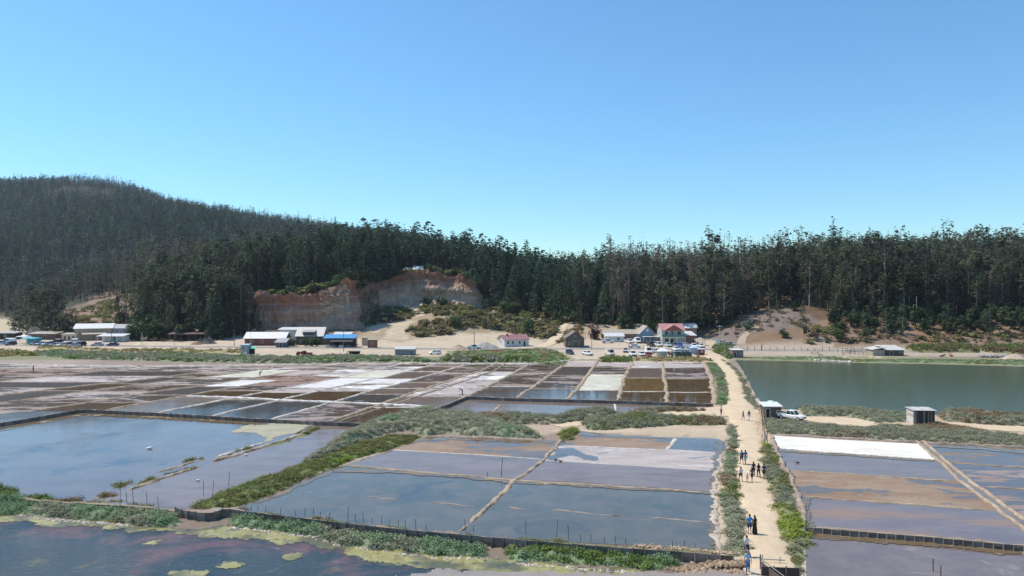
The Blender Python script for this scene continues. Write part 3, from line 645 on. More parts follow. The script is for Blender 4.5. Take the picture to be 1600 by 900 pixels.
def strip(name, pts, wd, mat, z=.03):
    """ribbon laid on the land; pts are photo columns and distances"""
    P = densify([(AX(u, d), d, 0) for u, d in pts], 4.0); T = np.gradient(P[:, :2], axis=0); T /= np.linalg.norm(T, axis=1, keepdims=True)
    Nn = np.stack([-T[:, 1], T[:, 0]], 1); V = []
    for q in np.linspace(-.5, .5, 5):
        xy = P[:, :2]+Nn*wd*q; V.append(np.column_stack([xy, zt(xy[:, 0], xy[:, 1])+z+.05*(1-4*q*q)]))
    V = np.stack(V, 1); n = len(P); I = np.arange(n*5).reshape(n, 5)
    Q = np.stack([I[:-1, :-1], I[:-1, 1:], I[1:, 1:], I[1:, :-1]], -1).reshape(-1, 4)
    tag(link(name, np_mesh(name, V.reshape(-1, 3), Q[:, ::-1], [mat], smooth=True)), kind="structure")
strip("road", [(-150,275),(60,272),(200,270),(380,264),(560,259),(700,257),(860,257),(960,258),(1090,257),(1150,252),(1300,250),(1400,247),(1480,243)], 6.2, ASPH)
strip("dirt_track", [(842,262),(852,272),(862,285),(868,300),(876,318),(886,335),(893,350)], 5.0, DIRT, .14)
strip("dirt_track", [(1110,262),(1150,258),(1165,262),(1158,272),(1160,280),(1172,288),(1192,294)], 3.2, TRK, .12)
patch("sand_clearing", [(1140,636),(1190,650),(1186,640),(1176,634)], DIRT, .06, 1.0, .4, .4, 91, "structure")
patch("sand_clearing", [(1215,662),(1250,652),(1330,654),(1370,658),(1355,668),(1300,668),(1240,664)], DIRT, .05, 1.0, .4, .4, 92, "structure")
patch("sand_clearing", [(1475,660),(1560,662),(1720,672),(1720,684),(1600,676),(1500,668)], DIRT, .05, 1.0, .4, .4, 93, "structure")
patch("sand_clearing", [(860,664),(960,652),(1050,644),(1140,634),(1142,650),(1060,656),(960,660),(880,668)], DIRT, .05, 1.0, .4, .4, 94, "structure")
# ------------------------------------------------------------------ plants
def rv(rng, n): 
    v = rng.normal(size=(n, 3)); return v/np.linalg.norm(v, axis=1, keepdims=True)
def leaf_tris(rng, cen, size, up=.8, aspect=.5, out=0.0):
    """one pointed leaf-clump triangle about each centre, facing mostly up and outwards"""
    n = len(cen); nr = rv(rng, n); nr[:, 2] = np.abs(nr[:, 2])+up
    if out:
        o = cen-np.array((0, 0, cen[:, 2].mean()*.6)); nr += out*o/(np.linalg.norm(o, axis=1, keepdims=True)+1e-6)
    nr /= np.linalg.norm(nr, axis=1, keepdims=True)
    a = np.cross(nr, rv(rng, n)); a /= np.linalg.norm(a, axis=1, keepdims=True)+1e-6; b_ = np.cross(nr, a)
    s = np.asarray(size).reshape(-1, 1)*np.ones((n, 1))
    V = np.stack([cen-b_*s*aspect-a*s*.4, cen+b_*s*aspect-a*s*.4, cen+a*s*.75], 1).reshape(-1, 3)
    return V, np.arange(3*n).reshape(n, 3)
def tint(rng, base, n, var=.3, alt=None, palt=.25):
    c = np.tile(np.array(base), (n, 1))
    if alt is not None: c[rng.rand(n) < palt] = alt
    return np.repeat(c*(1+var*(rng.rand(n, 1)*2-1)), 3, 0)
def tube_np(path, rad, n=6):
    path = np.asarray(path, float); V = []
    for p, r in zip(path, rad):
        t = np.arange(n)*2*np.pi/n; V.append(np.stack([p[0]+r*np.cos(t), p[1]+r*np.sin(t), np.full(n, p[2])], 1))
    V = np.concatenate(V); k = len(path); I = np.arange(k*n).reshape(k, n); J = np.roll(I, -1, 1)
    return V, np.stack([I[:-1], J[:-1], J[1:], I[1:]], -1).reshape(-1, 4)
def limb_np(a, b_, r0, r1, n=4):
    a = np.asarray(a, float); b_ = np.asarray(b_, float); d = b_-a; d = d/np.linalg.norm(d)
    u = np.cross(d, (0, 0, 1.)); u = u/(np.linalg.norm(u)+1e-6) if np.linalg.norm(u) > 1e-3 else np.array((1., 0, 0)); v = np.cross(d, u)
    t = np.arange(n)*2*np.pi/n; ring = np.cos(t)[:, None]*u+np.sin(t)[:, None]*v
    V = np.concatenate([a+ring*r0, b_+ring*r1]); i = np.arange(n); j = np.roll(i, -1)
    return V, np.stack([i, j, j+n, i+n], 1)
def cat_np(parts):
    V = []; Fs = []; k = 0
    for v, f in parts: V.append(v); Fs.append(f+k); k += len(v)
    return np.concatenate(V), np.concatenate(Fs)

def pine(rng, h, r, lev=15, nb=6, full=.16, green=(.055,.085,.046), roundtop=.75, thin=1.0):
    cen = []; sz = []
    for t in np.linspace(full, .985, lev):
        Rr = r*((1-t)/(1-full))**roundtop*rng.uniform(.65, 1.15)+.25; ph = rng.rand()*6.3
        for k in range(nb):
            if rng.rand() > thin: continue
            az = ph+k*6.283/nb+rng.uniform(-.4, .4); L = Rr*rng.uniform(.6, 1.15)
            for q in (.3, .62, .92):
                if q > .5 and L < .8: continue
                cen.append((math.cos(az)*L*q+rng.normal()*.2, math.sin(az)*L*q+rng.normal()*.2, h*t+L*q*rng.uniform(-.15, .4)+rng.normal()*.3-.2))
                sz.append(.42+.34*L*rng.uniform(.5, 1.0))
    cen = np.array(cen); V, Fc = leaf_tris(rng, cen, sz, up=.25, aspect=.6, out=.8)
    cl = tint(rng, green, len(cen), .3, np.array(green)*1.3, .2)
    lean = rng.normal()*.02
    tr = tube_np([(0,0,-1.5),(lean*h*.3,0,h*.3),(lean*h*.6,0,h*.65),(lean*h,0,h*.99)], [h*.013+.06,h*.011,h*.007,.03])
    V[:, 0] += lean*V[:, 2]
    return (V, Fc, cl), (tr[0], tr[1], np.tile((.13,.095,.075), (len(tr[0]), 1)))
def gum(rng, h, r, ncl=16, per=26, low=.3, green=(.074,.085,.048), bark=(.30,.25,.20), top=1.0, leaf=.62):
    """tall eucalyptus: bare pale stem, open tiered clumps of drooping leaves"""
    bend = rng.normal(size=2)*.03*h; P = lambda t: np.array((bend[0]*t*t, bend[1]*t*t, h*t))
    parts = [tube_np([P(0)-(0,0,1.5), P(.3), P(.6), P(.85), P(.98)], [h*.012+.08,h*.0105,h*.007,h*.004,.03])]
    cen = []; 
    for k in range(ncl):
        t = low+(.99-low)*((k+rng.rand())/ncl); az = rng.rand()*6.283
        Rr = r*(.35+.8*math.sin(math.pi*min(1, (t-low)/(1.02-low))**.8*.86+.28))*rng.uniform(.35, 1.1)
        c0 = P(t)+np.array((math.cos(az)*Rr, math.sin(az)*Rr, 0)); 
        parts.append(limb_np(P(max(.1, t-.10)), c0, h*.0035, .03))
        rr_ = r*rng.uniform(.32, .62); m_ = int(per*rng.uniform(.6, 1.3))
        d = rv(rng, m_)*rng.rand(m_, 1)**.45*np.array((rr_, rr_, rr_*1.2)); d[:, 2] -= np.hypot(d[:, 0], d[:, 1])*.25
        cen.append(c0+d)
    cen = np.concatenate(cen); V, Fc = leaf_tris(rng, cen, rng.uniform(.6, 1.25, len(cen))*leaf, up=.3, aspect=.6, out=.7)
    cl = tint(rng, green, len(cen), .3, np.array(green)*(1.3, 1.22, 1.1), .22)
    tr = cat_np(parts); return (V, Fc, cl), (tr[0], tr[1], np.tile(bark, (len(tr[0]), 1))*rng.uniform(.75, 1.2))
def scorched(rng, h, r, n=190, brown=(.165,.130,.105)):
    """fire-browned slender tree: thin crown of grey-brown twigs and a dark stem"""
    parts = [tube_np([(0,0,-1.5),(rng.normal()*.3,0,h*.4),(0,rng.normal()*.3,h*.75),(0,0,h)], [h*.010+.06,h*.008,h*.005,.03], 5)]
    cen = []
    for k in range(26):
        t = .12+.87*(k+rng.rand())/26; az = rng.rand()*6.28; L = r*(1.1-t)*rng.uniform(.6, 1.4)+.4
        tip = np.array((math.cos(az)*L, math.sin(az)*L, h*t+L*.7)); parts.append(limb_np((0,0,h*t), tip, .07, .02, 3))
        m_ = max(2, int(n/26)); q = rng.uniform(.3, 1.05, (m_, 1)); cen.append(np.array((0,0,h*t))*(1-q)+tip*q+rng.normal(size=(m_, 3))*(.35, .35, .5))
    cen = np.concatenate(cen); V, Fc = leaf_tris(rng, cen, rng.uniform(.35, .85, len(cen)), up=.4, aspect=.38, out=.4)
    cl = tint(rng, brown, len(cen), .35, (.085,.09,.055), .3)
    tr = cat_np(parts); return (V, Fc, cl), (tr[0], tr[1], np.tile((.12,.10,.09), (len(tr[0]), 1)))
def bush(rng, h, r, n=260, green=(.06,.09,.045), leaf=.5, alt=None):
    k = 9; c0 = rv(rng, k)*np.array((r*.6, r*.6, h*.28)); c0[:, 2] = h*.5+c0[:, 2]; rr_ = r*rng.uniform(.35, .6, k)
    w_ = rng.randint(0, k, n); d = rv(rng, n)*(rng.rand(n, 1)**.33)*rr_[w_][:, None]; d[:, 2] *= min(1.3, h/(2*r)*1.3)
    cen = c0[w_]+d; cen[:, 2] = np.maximum(cen[:, 2], .1)
    V, Fc = leaf_tris(rng, cen, rng.uniform(.6, 1.3, n)*leaf, up=.7, aspect=.6, out=.8)
    cl = tint(rng, green, n, .35, alt if alt is not None else np.array(green)*1.5, .25)
    parts = [limb_np((0,0,-.6), (c0[i][0]*.8, c0[i][1]*.8, c0[i][2]), h*.02+.03, .02, 4) for i in range(5)]
    tr = cat_np(parts); return (V, Fc, cl), (tr[0], tr[1], np.tile((.15,.11,.085), (len(tr[0]), 1)))

def far_crown(g, h, r, n, c, cone, k=1.0, t0=.05):
    """dense crown of a distant tree: leaf masses over a tapering volume"""
    t = g.rand(n)**.85*(.98-t0)+t0; az = g.rand(n)*6.283; R_ = (r*(1-t)**cone+.25)*g.uniform(.65, 1.1, n)*(.75+.5*np.abs(np.sin(az*1.5+t*7)))
    cen = np.stack([np.cos(az)*R_, np.sin(az)*R_, t*h+g.normal(size=n)*.3], 1); V, Fc = leaf_tris(g, cen, g.uniform(.9, 1.9, n)*(1.25-.55*t)*k, up=.35, aspect=.6, out=.9)
    return V, Fc, tint(g, c, n, .35, np.array(c)*1.35, .25)
def fullpine(g, h, r, n=420, cone=.65, k=.55, t0=.12, green=(.050,.080,.044)):
    """broad pine: whorled branches carrying a dense, uneven crown"""
    V, Fc, c = far_crown(g, h, r, n, green, cone, k, t0); parts = [tube_np([(0,0,-1.5),(0,0,h*.4),(0,0,h*.97)], [h*.014+.06,h*.010,.03])]
    for i in range(14):
        t = t0+.8*(i+g.rand())/14; az = g.rand()*6.28; L = r*(1-t)**cone*1.05; parts.append(limb_np((0,0,h*t), (math.cos(az)*L, math.sin(az)*L, h*t+L*.15), .08, .02, 4))
    tr = cat_np(parts); return (V, Fc, c), (tr[0], tr[1], np.tile((.13,.095,.075), (len(tr[0]), 1)))
def variants(fn, cnt_, seed, **rng_kw):
    out = []
    for i in range(cnt_):
        rng = np.random.RandomState(seed+i); kw = {k: (v(rng) if callable(v) else v) for k, v in rng_kw.items()}
        cr, tk = fn(rng, **kw); out.append({'crown': cr, 'trunk': tk, 'h': kw['h'], 'm': None})
    return out
KIND = {
 'pine': variants(fullpine, 8, 100, h=20.0, r=lambda g: g.uniform(3.4, 5.2), cone=lambda g: g.uniform(.5, .85), n=480, t0=lambda g: g.uniform(.06, .25)),
 'spire': variants(pine, 5, 140, h=20.0, r=lambda g: g.uniform(1.7, 2.5), lev=17, nb=5, full=lambda g: g.uniform(.25, .5), thin=.75, green=(.05,.066,.045)),
 'gum': variants(gum, 8, 200, h=22.0, r=lambda g: g.uniform(2.6, 3.8), low=lambda g: g.uniform(.10, .36), ncl=28, per=30, leaf=.72),
 'darkgum': variants(gum, 5, 240, h=20.0, r=lambda g: g.uniform(2.6, 3.6), low=.08, ncl=24, per=34, green=(.055,.080,.042)),
 'scorched': variants(scorched, 7, 300, h=21.0, r=lambda g: g.uniform(1.5, 2.5), n=300),
 'bush': variants(bush, 6, 400, h=3.0, r=2.0),
 'broad': variants(bush, 5, 440, h=8.0, r=3.6, n=620, green=(.055,.085,.035), leaf=.62),
 'under': variants(bush, 6, 480, h=6.0, r=2.4, n=420, green=(.058,.080,.040), leaf=.58),
 'dry': variants(bush, 5, 460, h=1.6, r=1.5, n=110, green=(.155,.125,.06), leaf=.42, alt=(.12,.12,.055)),
}
TREENAME = {'pine': 'pine_tree', 'spire': 'conifer_tree', 'gum': 'eucalyptus_tree', 'darkgum': 'evergreen_tree', 'scorched': 'scorched_tree', 'bush': 'shrub', 'broad': 'broadleaf_tree', 'dry': 'dry_shrub', 'under': 'undergrowth_bush'}
TREECAT = {'under': 'bush', 'bush': 'shrub', 'dry': 'shrub'}
def plant(kind, v, x, y, z, h, label, group=None, rz=None, wd=1.0, rec=None):
    T = KIND[kind][v % len(KIND[kind])]
    if T['m'] is None:
        nm = TREENAME[kind]; cr, tk = T['crown'], T['trunk']
        T['m'] = (np_mesh(nm+"_crown", cr[0], cr[1], [LEAF], col=cr[2]), np_mesh(nm+"_trunk", tk[0], tk[1], [BARK], col=tk[2], smooth=True))
    r = thing(TREENAME[kind], label, TREECAT.get(kind, 'tree'), (x, y, z), RN.uniform(0, 6.28) if rz is None else rz, group)
    s = h/T['h']; r.scale = (s*wd, s*wd, s)
    link("crown", T['m'][0], r); link("stem" if kind in ('bush', 'dry') else "trunk", T['m'][1], r)
    return r
def mass(name, items, label, cat, lod=None, group=None):
    """many trees or tufts as one object; items: (template crown/trunk dict or (V,F,c), x, y, z, scale, rot, tone)"""
    Vs, Fs, Cs, Ms = [], [], [], []; k = 0
    by = {}
    for it in items: by.setdefault(id(it[0]), []).append(it)
    for g in by.values():
        T = g[0][0]; A = np.array([it[1:7] for it in g], float)
        for part, mi in ((T['crown'], 0), (T['trunk'], 1)) if isinstance(T, dict) else ((T, 0),):
            if part is None: continue
            V, Fc, c = part; n = len(V); c_, s_ = np.cos(A[:, 4])[:, None], np.sin(A[:, 4])[:, None]; sc_ = A[:, 3][:, None]
            W = np.stack([(V[:, 0]*c_-V[:, 1]*s_)*sc_+A[:, 0:1], (V[:, 0]*s_+V[:, 1]*c_)*sc_+A[:, 1:2], V[:, 2]*sc_+A[:, 2:3]], -1).reshape(-1, 3)
            fc = (Fc[None]+np.arange(len(A))[:, None, None]*n+k).reshape(-1, Fc.shape[1])
            Vs.append(W); Fs.append(fc); Cs.append((c[None]*A[:, 5][:, None, None]).reshape(-1, 3)); Ms.append(np.full(len(fc), mi)); k += len(W)
    o = link(name, np_mesh(name, np.concatenate(Vs), Fs, [LEAF2, BARK], midx=np.concatenate(Ms), col=np.concatenate(Cs)))
    return tag(o, label, cat, group, "stuff")
# --- where the woods stand: nearest distance at each bearing
FR = np.array([(-600,520),(0,510),(60,520),(100,470),(135,452),(175,440),(212,412),(222,340),(240,322),(262,306),(300,303),(345,303),(372,312),(385,334),(560,340),(575,356),(620,392),
               (690,398),(735,382),(765,374),(800,364),(835,354),(870,346),(885,338),(905,332),(940,326),(968,318),(1010,312),(1060,306),(1100,304),(1135,308),(1160,322),
               (1190,334),(1235,332),(1262,322),(1290,300),(1340,291),(1400,289),(1450,288),(1520,284),(1600,282),(2300,282)], float)
def front(u): return np.interp(u, FR[:, 0], FR[:, 1])
def jit(u0, u1, D0, D1, sp, seed):
    """scattered points of the land between two bearings and two distances"""
    rng = np.random.RandomState(seed); x0, x1 = AX(u0, D1 if u0 < 800 else D0), AX(u1, D1 if u1 > 800 else D0)
    gx, gy = np.meshgrid(np.arange(x0, x1, sp), np.arange(D0, D1, sp)); gx = gx+rng.uniform(-.48, .48, gx.shape)*sp; gy = gy+rng.uniform(-.48, .48, gy.shape)*sp
    x, y = gx.ravel(), gy.ravel(); u = 800+F*x/y; k = (u > u0) & (u < u1) & (y > D0); return x[k], y[k], u[k]
trees = []      # (kind, variant, x, y, z, h, u)
def kind_at(u, D, n, r):
    if u < 240 and D > 430: return 'scorched' if n > .5 or r < .25 else ('pine' if r < .6 else 'spire')
    if u < 420: return ('darkgum' if r < .5 else 'gum' if r < .75 else 'pine') if D < 430 else ('spire' if n < .5 else 'scorched' if n > .58 else 'pine')
    if u < 620: return 'pine' if r < .6 else ('spire' if r < .7 else 'darkgum')
    if u < 880: return 'pine' if r < .9 else 'spire'
    if u < 950: return 'pine' if r < .6 else ('spire' if r < .8 else 'gum')
    if u < 1175: return ('gum' if r < .4 else 'scorched' if r < .9 else 'spire') if D < 330 else ('scorched' if r < .66 else 'gum' if r < .85 else 'spire')
    return ('gum' if r < .66 else 'darkgum' if r < .8 else 'scorched') if D < 345 else ('gum' if r < .4 else 'pine' if r < .66 else 'spire' if r < .8 else 'scorched')
rng = np.random.RandomState(77)
for (u0, u1, D0, D1, sp, sd_) in ((205, 1760, 292, 480, 4.9, 1), (-160, 760, 300, 560, 5.6, 2), (760, 1760, 480, 640, 8, 3)):
    x, y, u = jit(u0, u1, D0, D1, sp, sd_); nn = fbm(x/38, y/38, 91, 3); z = zt(x, y)
    keep = (y > front(u)+(nn-.5)*14)
    if sd_ == 2: keep &= (u < 212) | (y > 480)
    if sd_ == 1: keep &= ~((u > 1180) & (u < 1290) & (y < 345) & (rng.rand(len(u)) < .55)) & ~((u > 985) & (u < 1000) & (y < 350))
    for i in np.nonzero(keep)[0]:
        k = kind_at(u[i], y[i], nn[i], rng.rand())
        hh = {'pine': 20, 'spire': 23, 'gum': 23, 'darkgum': 19, 'scorched': 22}[k]*rng.uniform(.66, 1.18)*(1.25 if rng.rand() < .10 else 1)
        hh *= .74+.52*float(vnoise(x[i]/14, y[i]/14, 303))
        if u[i] < 230: hh *= .85
        if 240 < u[i] < 620: hh *= 1.1
        if 735 < u[i] < 900: hh *= .95
        if 930 < u[i] < 1180: hh *= 1.02
        if u[i] > 1180: hh *= 1.0 if y[i] > 330 else .94
        trees.append((k, rng.randint(0, 8), x[i], y[i], z[i], hh, u[i]))
for u0, u1, off0, off1, sp in ((215, 378, -6, 12, 4.2), (905, 1165, -4, 14, 4.0), (1300, 1760, -20, 16, 3.9), (745, 900, -14, 12, 4.2)):
    x, y, u = jit(u0, u1, 270, 420, sp, int(u0)); f_ = front(u); k_ = (y > f_+off0) & (y < f_+off1) & (rng.rand(len(u)) < np.where(y < f_-6, .5, .75)); z = zt(x, y)
    for i in np.nonzero(k_)[0]: trees.append(('under', rng.randint(0, 8), x[i], y[i], z[i], rng.uniform(2.5, 7.5), u[i]))
# the 300 of each kind that stand nearest are things of their own; the wood behind is one mass
WOODS = [(-900, 240, "on the far left hillside"), (240, 310, "behind the ramada"), (310, 380, "left of the quarry"),
         (380, 480, "above the left quarry face"), (480, 600, "above the quarry's inner corner"), (600, 690, "behind the hilltop house"), (690, 760, "above the right quarry end"),
         (760, 830, "above the cottage"), (830, 905, "at the top of the dirt track"), (905, 960, "behind the brown barn"), (960, 1005, "behind the white annexe"),
         (1005, 1060, "behind the two storey house"), (1060, 1140, "behind the gazebo"), (1140, 1215, "left above the cleared slope"), (1215, 1300, "right above the cleared slope"),
         (1300, 1370, "behind the corral"), (1370, 1440, "behind the lakeside shack"), (1440, 1520, "above the red bank"), (1520, 2400, "at the lake's right end")]
LOOK = {'pine': "broad dark pine", 'spire': "narrow conifer", 'gum': "pale stemmed eucalyptus", 'darkgum': "bushy dark evergreen", 'scorched': "thin fire browned tree", 'under': "round undergrowth bush"}
trees.sort(key=lambda t: t[3]); cnt = {}; rest = []
for t in trees:
    k = t[0]; cnt[k] = cnt.get(k, 0)+1
    vis = -30 < t[6] < 1630
    if not vis: cnt[k] -= 1
    if vis and cnt[k] <= 240:
        w_ = next(w for w in WOODS if w[0] <= t[6] < w[1])
        hm = {'pine': 20, 'spire': 23, 'gum': 23, 'darkgum': 19, 'scorched': 22, 'under': 5}[k]; q_ = t[5]/hm; dz = t[3]-front(t[6])
        lb = ("short " if q_ < .88 else "tall " if q_ > 1.12 else "middling ")+LOOK[k]+(" in the front row " if dz < 8 else " a few rows back " if dz < 30 else " deep in the wood ")+w_[2]
        plant(k, t[1], t[2], t[3], t[4], t[5], lb, "trees "+w_[2] if k != 'under' else "bushes "+w_[2])
    else: rest.append(t)
LOD = {'pine': variants(fullpine, 5, 1100, h=20.0, r=lambda g: g.uniform(3.4, 5.2), cone=.65, n=84, k=1.1, t0=.2), 'spire': variants(pine, 4, 1140, h=20.0, r=lambda g: g.uniform(1.9, 2.6), lev=11, nb=4, full=.3, green=(.05,.066,.045)),
 'gum': variants(gum, 5, 1200, h=22.0, r=lambda g: g.uniform(2.6, 3.8), low=.35, ncl=14, per=13, leaf=.88), 'darkgum': variants(gum, 4, 1240, h=20.0, r=3.2, low=.15, ncl=14, per=14, leaf=.88, green=(.055,.080,.042)),
 'scorched': variants(scorched, 5, 1300, h=21.0, r=2.0, n=104), 'under': variants(bush, 4, 1480, h=6.0, r=2.4, n=90, green=(.058,.080,.040), leaf=1.0)}
for v_ in LOD.values():
    for T_ in v_: V_, F_, c_ = T_['trunk']; n_ = 5*6 if len(V_) >= 30 else len(V_); k_ = (F_ < n_).all(1); T_['trunk'] = (V_[:n_], F_[k_], c_[:n_])
mass("wood", [(LOD[t[0]][t[1] % len(LOD[t[0]])], t[2], t[3], t[4]-.3, t[5]/LOD[t[0]][0]['h'], rng.rand()*6.28, rng.uniform(.55, 1.5)) for t in rest],
     "mixed pines, eucalyptus and browned trees in the woods behind the front rows", "woods")
# far hill
FARP = [pine(np.random.RandomState(600+i), 18.0, 3.6+.4*i, 7, 4, .04, (.036,.060,.042), .75) for i in range(4)]
FARP = [{'crown': far_crown(np.random.RandomState(600+i), 16.5, 2.9+.35*i, 74, ((.030,.056,.042), (.040,.066,.042), (.027,.049,.042), (.046,.070,.040))[i], (.75, .6, .9, .5)[i]), 'trunk': None} for i in range(4)]
FARS = [scorched(np.random.RandomState(640+i), 18.0, 2.9, 54, (.050,.056,.058)) for i in range(4)]
FARS = [{'crown': p[0], 'trunk': (limb_np((0,0,-1), (0,0,17.8), .2, .05, 4)+(np.tile((.15,.13,.12), (8, 1)),))} for p in FARS]
x, y, u = jit(-160, 760, 555, 1420, 8.6, 9); nn = fbm(x/90, y/90, 13, 4); nm2 = fbm(x/25, y/25, 14, 2); z = zt(x, y); it = []
for i in range(len(x)):
    if y[i] < 700 and u[i] < 215: sp_ = rng.rand() < .62
    else: sp_ = nn[i]+.5*(nm2[i]-.5) > .59
    tone = (rng.uniform(.4, 1.0) if rng.rand() < .6 else rng.uniform(1.0, 2.1))*(.55+.9*nm2[i])*(1.5 if (300 < u[i] < 400 and y[i] < 800 and nn[i] < .5) else 1)
    it.append(((FARS if sp_ else FARP)[rng.randint(4)], x[i], y[i], z[i]-.3, rng.uniform(.8, 1.35)*(1.2 if rng.rand() < .12 else 1), rng.rand()*6.28, tone))
mass("hillside_forest", it, "dark pines and grey browned trees covering the whole left hill up to the ridge", "forest")
x, y, u = jit(560, 1760, 640, 1200, 19, 19); z = zt(x, y)
mass("ridge_forest", [(FARP[rng.randint(4)], x[i], y[i], z[i]-.3, rng.uniform(.7, 1.15), rng.rand()*6.28, rng.uniform(.7, 1.2)) for i in range(len(x))], "dark trees along the low ridge behind the central knoll", "forest")

# ------------------------------------------------------------------ ground cover
def tuft(seed, n, r, h, c, alt, leaf):
    g = np.random.RandomState(seed); d = rv(g, n); d[:, 2] = np.abs(d[:, 2]); q = g.rand(n, 1)**.4; cen = d*q*np.array((r, r, h))
    V, Fc = leaf_tris(g, cen, g.uniform(.6, 1.3, n)*leaf, up=.9, aspect=.5, out=.6); return (V, Fc, tint(g, c, n, .2, alt, .3))
PAL = {'sage': ((.265,.275,.18), (.33,.33,.235)), 'green': ((.115,.175,.045), (.175,.22,.065)), 'olive': ((.175,.19,.065), (.23,.22,.09)), 'brown': ((.21,.155,.09), (.27,.205,.13)),
       'bright': ((.205,.305,.16), (.265,.345,.20)), 'lime': ((.20,.27,.035), (.26,.30,.06)), 'straw': ((.42,.33,.16), (.34,.28,.13)), 'rust': ((.30,.15,.08), (.34,.22,.13)), 'dry': ((.215,.175,.095), (.15,.145,.065))}
TUF = {k: [tuft(700+i*7+len(k), 52, .46, .42, *v, .115) for i in range(4)] for k, v in PAL.items()}
TUFL = {k: [tuft(800+i*7+len(k), 30, .95, .75, *v, .40) for i in range(4)] for k, v in PAL.items()}
BRU = {k: [bush(np.random.RandomState(850+i), 1.0, .95, 70, v[0], .30, v[1])[0] for i in range(4)] for k, v in PAL.items()}
def cover(name, poly, mix, dens, hgt=.5, mound=.35, label="", big=False, px=True, seed=None, thin=0.0, size=1.0, edge=1.2, on_hill=False, ud=False):
    """low plants over an area (photo outline), on a soft mound of earth"""
    seed = seed or RN.randrange(9999); g = np.random.RandomState(seed)
    P = np.array([(AX(*p), p[1]) for p in poly]) if ud else np.array([(ground_hit(*p) if on_hill else G(*p))[:2] for p in poly]) if px else np.array(poly)
    x0, y0 = P.min(0)-1; x1, y1 = P.max(0)+1; st_ = .62/math.sqrt(dens)*1.6
    def dist(x, y):
        d = np.full(np.shape(x), 1e9)
        for a, b_ in zip(P, np.roll(P, -1, 0)):
            ab = b_-a; t = np.clip(((x-a[0])*ab[0]+(y-a[1])*ab[1])/(ab@ab+1e-9), 0, 1)
            d = np.minimum(d, np.hypot(x-a[0]-t*ab[0], y-a[1]-t*ab[1]))
        return d
    def height(x, y):
        ins = pip(x, y, P); d = dist(x, y); sd = np.where(ins, d, -d); sd = sd+(fbm(x/2.2, y/2.2, seed, 3)-.5)*edge*1.4
        return sd, mound*np.clip(sd/1.6, -.15, 1)**1.0*(.45+1.1*fbm(x/2.6, y/2.6, seed+3, 3))
    gs = .5 if not big else 1.6
    gx, gy = np.meshgrid(np.arange(x0, x1, gs), np.arange(y0, y1, gs)); sd, hz = height(gx, gy)
    zz = hz+(zt(gx, gy) if on_hill else 0); I = np.arange(gx.size).reshape(gx.shape)
    ok = (sd[:-1, :-1] > -.1) | (sd[1:, 1:] > -.1) | (sd[:-1, 1:] > -.1) | (sd[1:, :-1] > -.1)
    Q = np.stack([I[:-1, :-1], I[:-1, 1:], I[1:, 1:], I[1:, :-1]], -1)[ok]
    if on_hill: Q = Q[:0]
    Vm = np.stack([gx, gy, zz], -1).reshape(-1, 3); used = np.unique(Q); mp_ = np.full(gx.size, -1); mp_[used] = np.arange(len(used))
    mean = sum(np.array(PAL[k][0])*w_ for k, w_ in mix)/sum(w_ for _, w_ in mix)
    cm = mean*.8+np.array((.05,.04,.03))
    Vs, Fs, Cs, Ms = [Vm[used]], [mp_[Q]], [np.tile(cm, (len(used), 1))], [np.ones(len(Q), int)]; kk = len(used)
    n = int((x1-x0)*(y1-y0)*dens*(1.7 if not big else 1)); x = g.uniform(x0, x1, n); y = g.uniform(y0, y1, n); sd, hz = height(x, y); pt = fbm(x/5, y/5, seed+7, 3)
    k = (sd > 0) & (pt > thin); x, y, hz, pt = x[k], y[k], hz[k], pt[k]; z = hz+(zt(x, y) if on_hill else 0)
    cum = np.cumsum([w_ for _, w_ in mix]); cum = cum/cum[-1]; sel = np.searchsorted(cum, np.clip((pt-.3)/.4+g.normal(size=len(x))*.12, 0, .9999))
    TT = BRU if on_hill else TUFL if big else TUF
    for ki, (kn, _) in enumerate(mix):
        for vi in range(4):
            q = np.nonzero((sel == ki) & (np.arange(len(x)) % 4 == vi))[0]
            if not len(q): continue
            V, Fc, c = TT[kn][vi]; a = g.rand(len(q))*6.28; ca, sa = np.cos(a)[:, None], np.sin(a)[:, None]; s_ = ((g.uniform(.6, 1.35, len(q)) if not on_hill else .45+1.4*g.rand(len(q))**2)*size)[:, None]
            W = np.stack([(V[:, 0]*ca-V[:, 1]*sa)*s_+x[q][:, None], (V[:, 0]*sa+V[:, 1]*ca)*s_+y[q][:, None], V[:, 2]*s_*(hgt/.5 if not on_hill else .8)+z[q][:, None]-.03], -1).reshape(-1, 3)
            fc = (Fc[None]+np.arange(len(q))[:, None, None]*len(V)+kk).reshape(-1, 3)
            Vs.append(W); Fs.append(fc); Cs.append((c[None]*((.78+.44*pt[q])*g.uniform(.9, 1.1, len(q)))[:, None, None]).reshape(-1, 3)); Ms.append(np.zeros(len(fc), int)); kk += len(W)
    o = link(name, np_mesh(name, np.concatenate(Vs), Fs, [LEAF2, EARTH], midx=np.concatenate(Ms), col=np.concatenate(Cs)))
    return tag(o, label or None, "ground cover", None, "stuff")
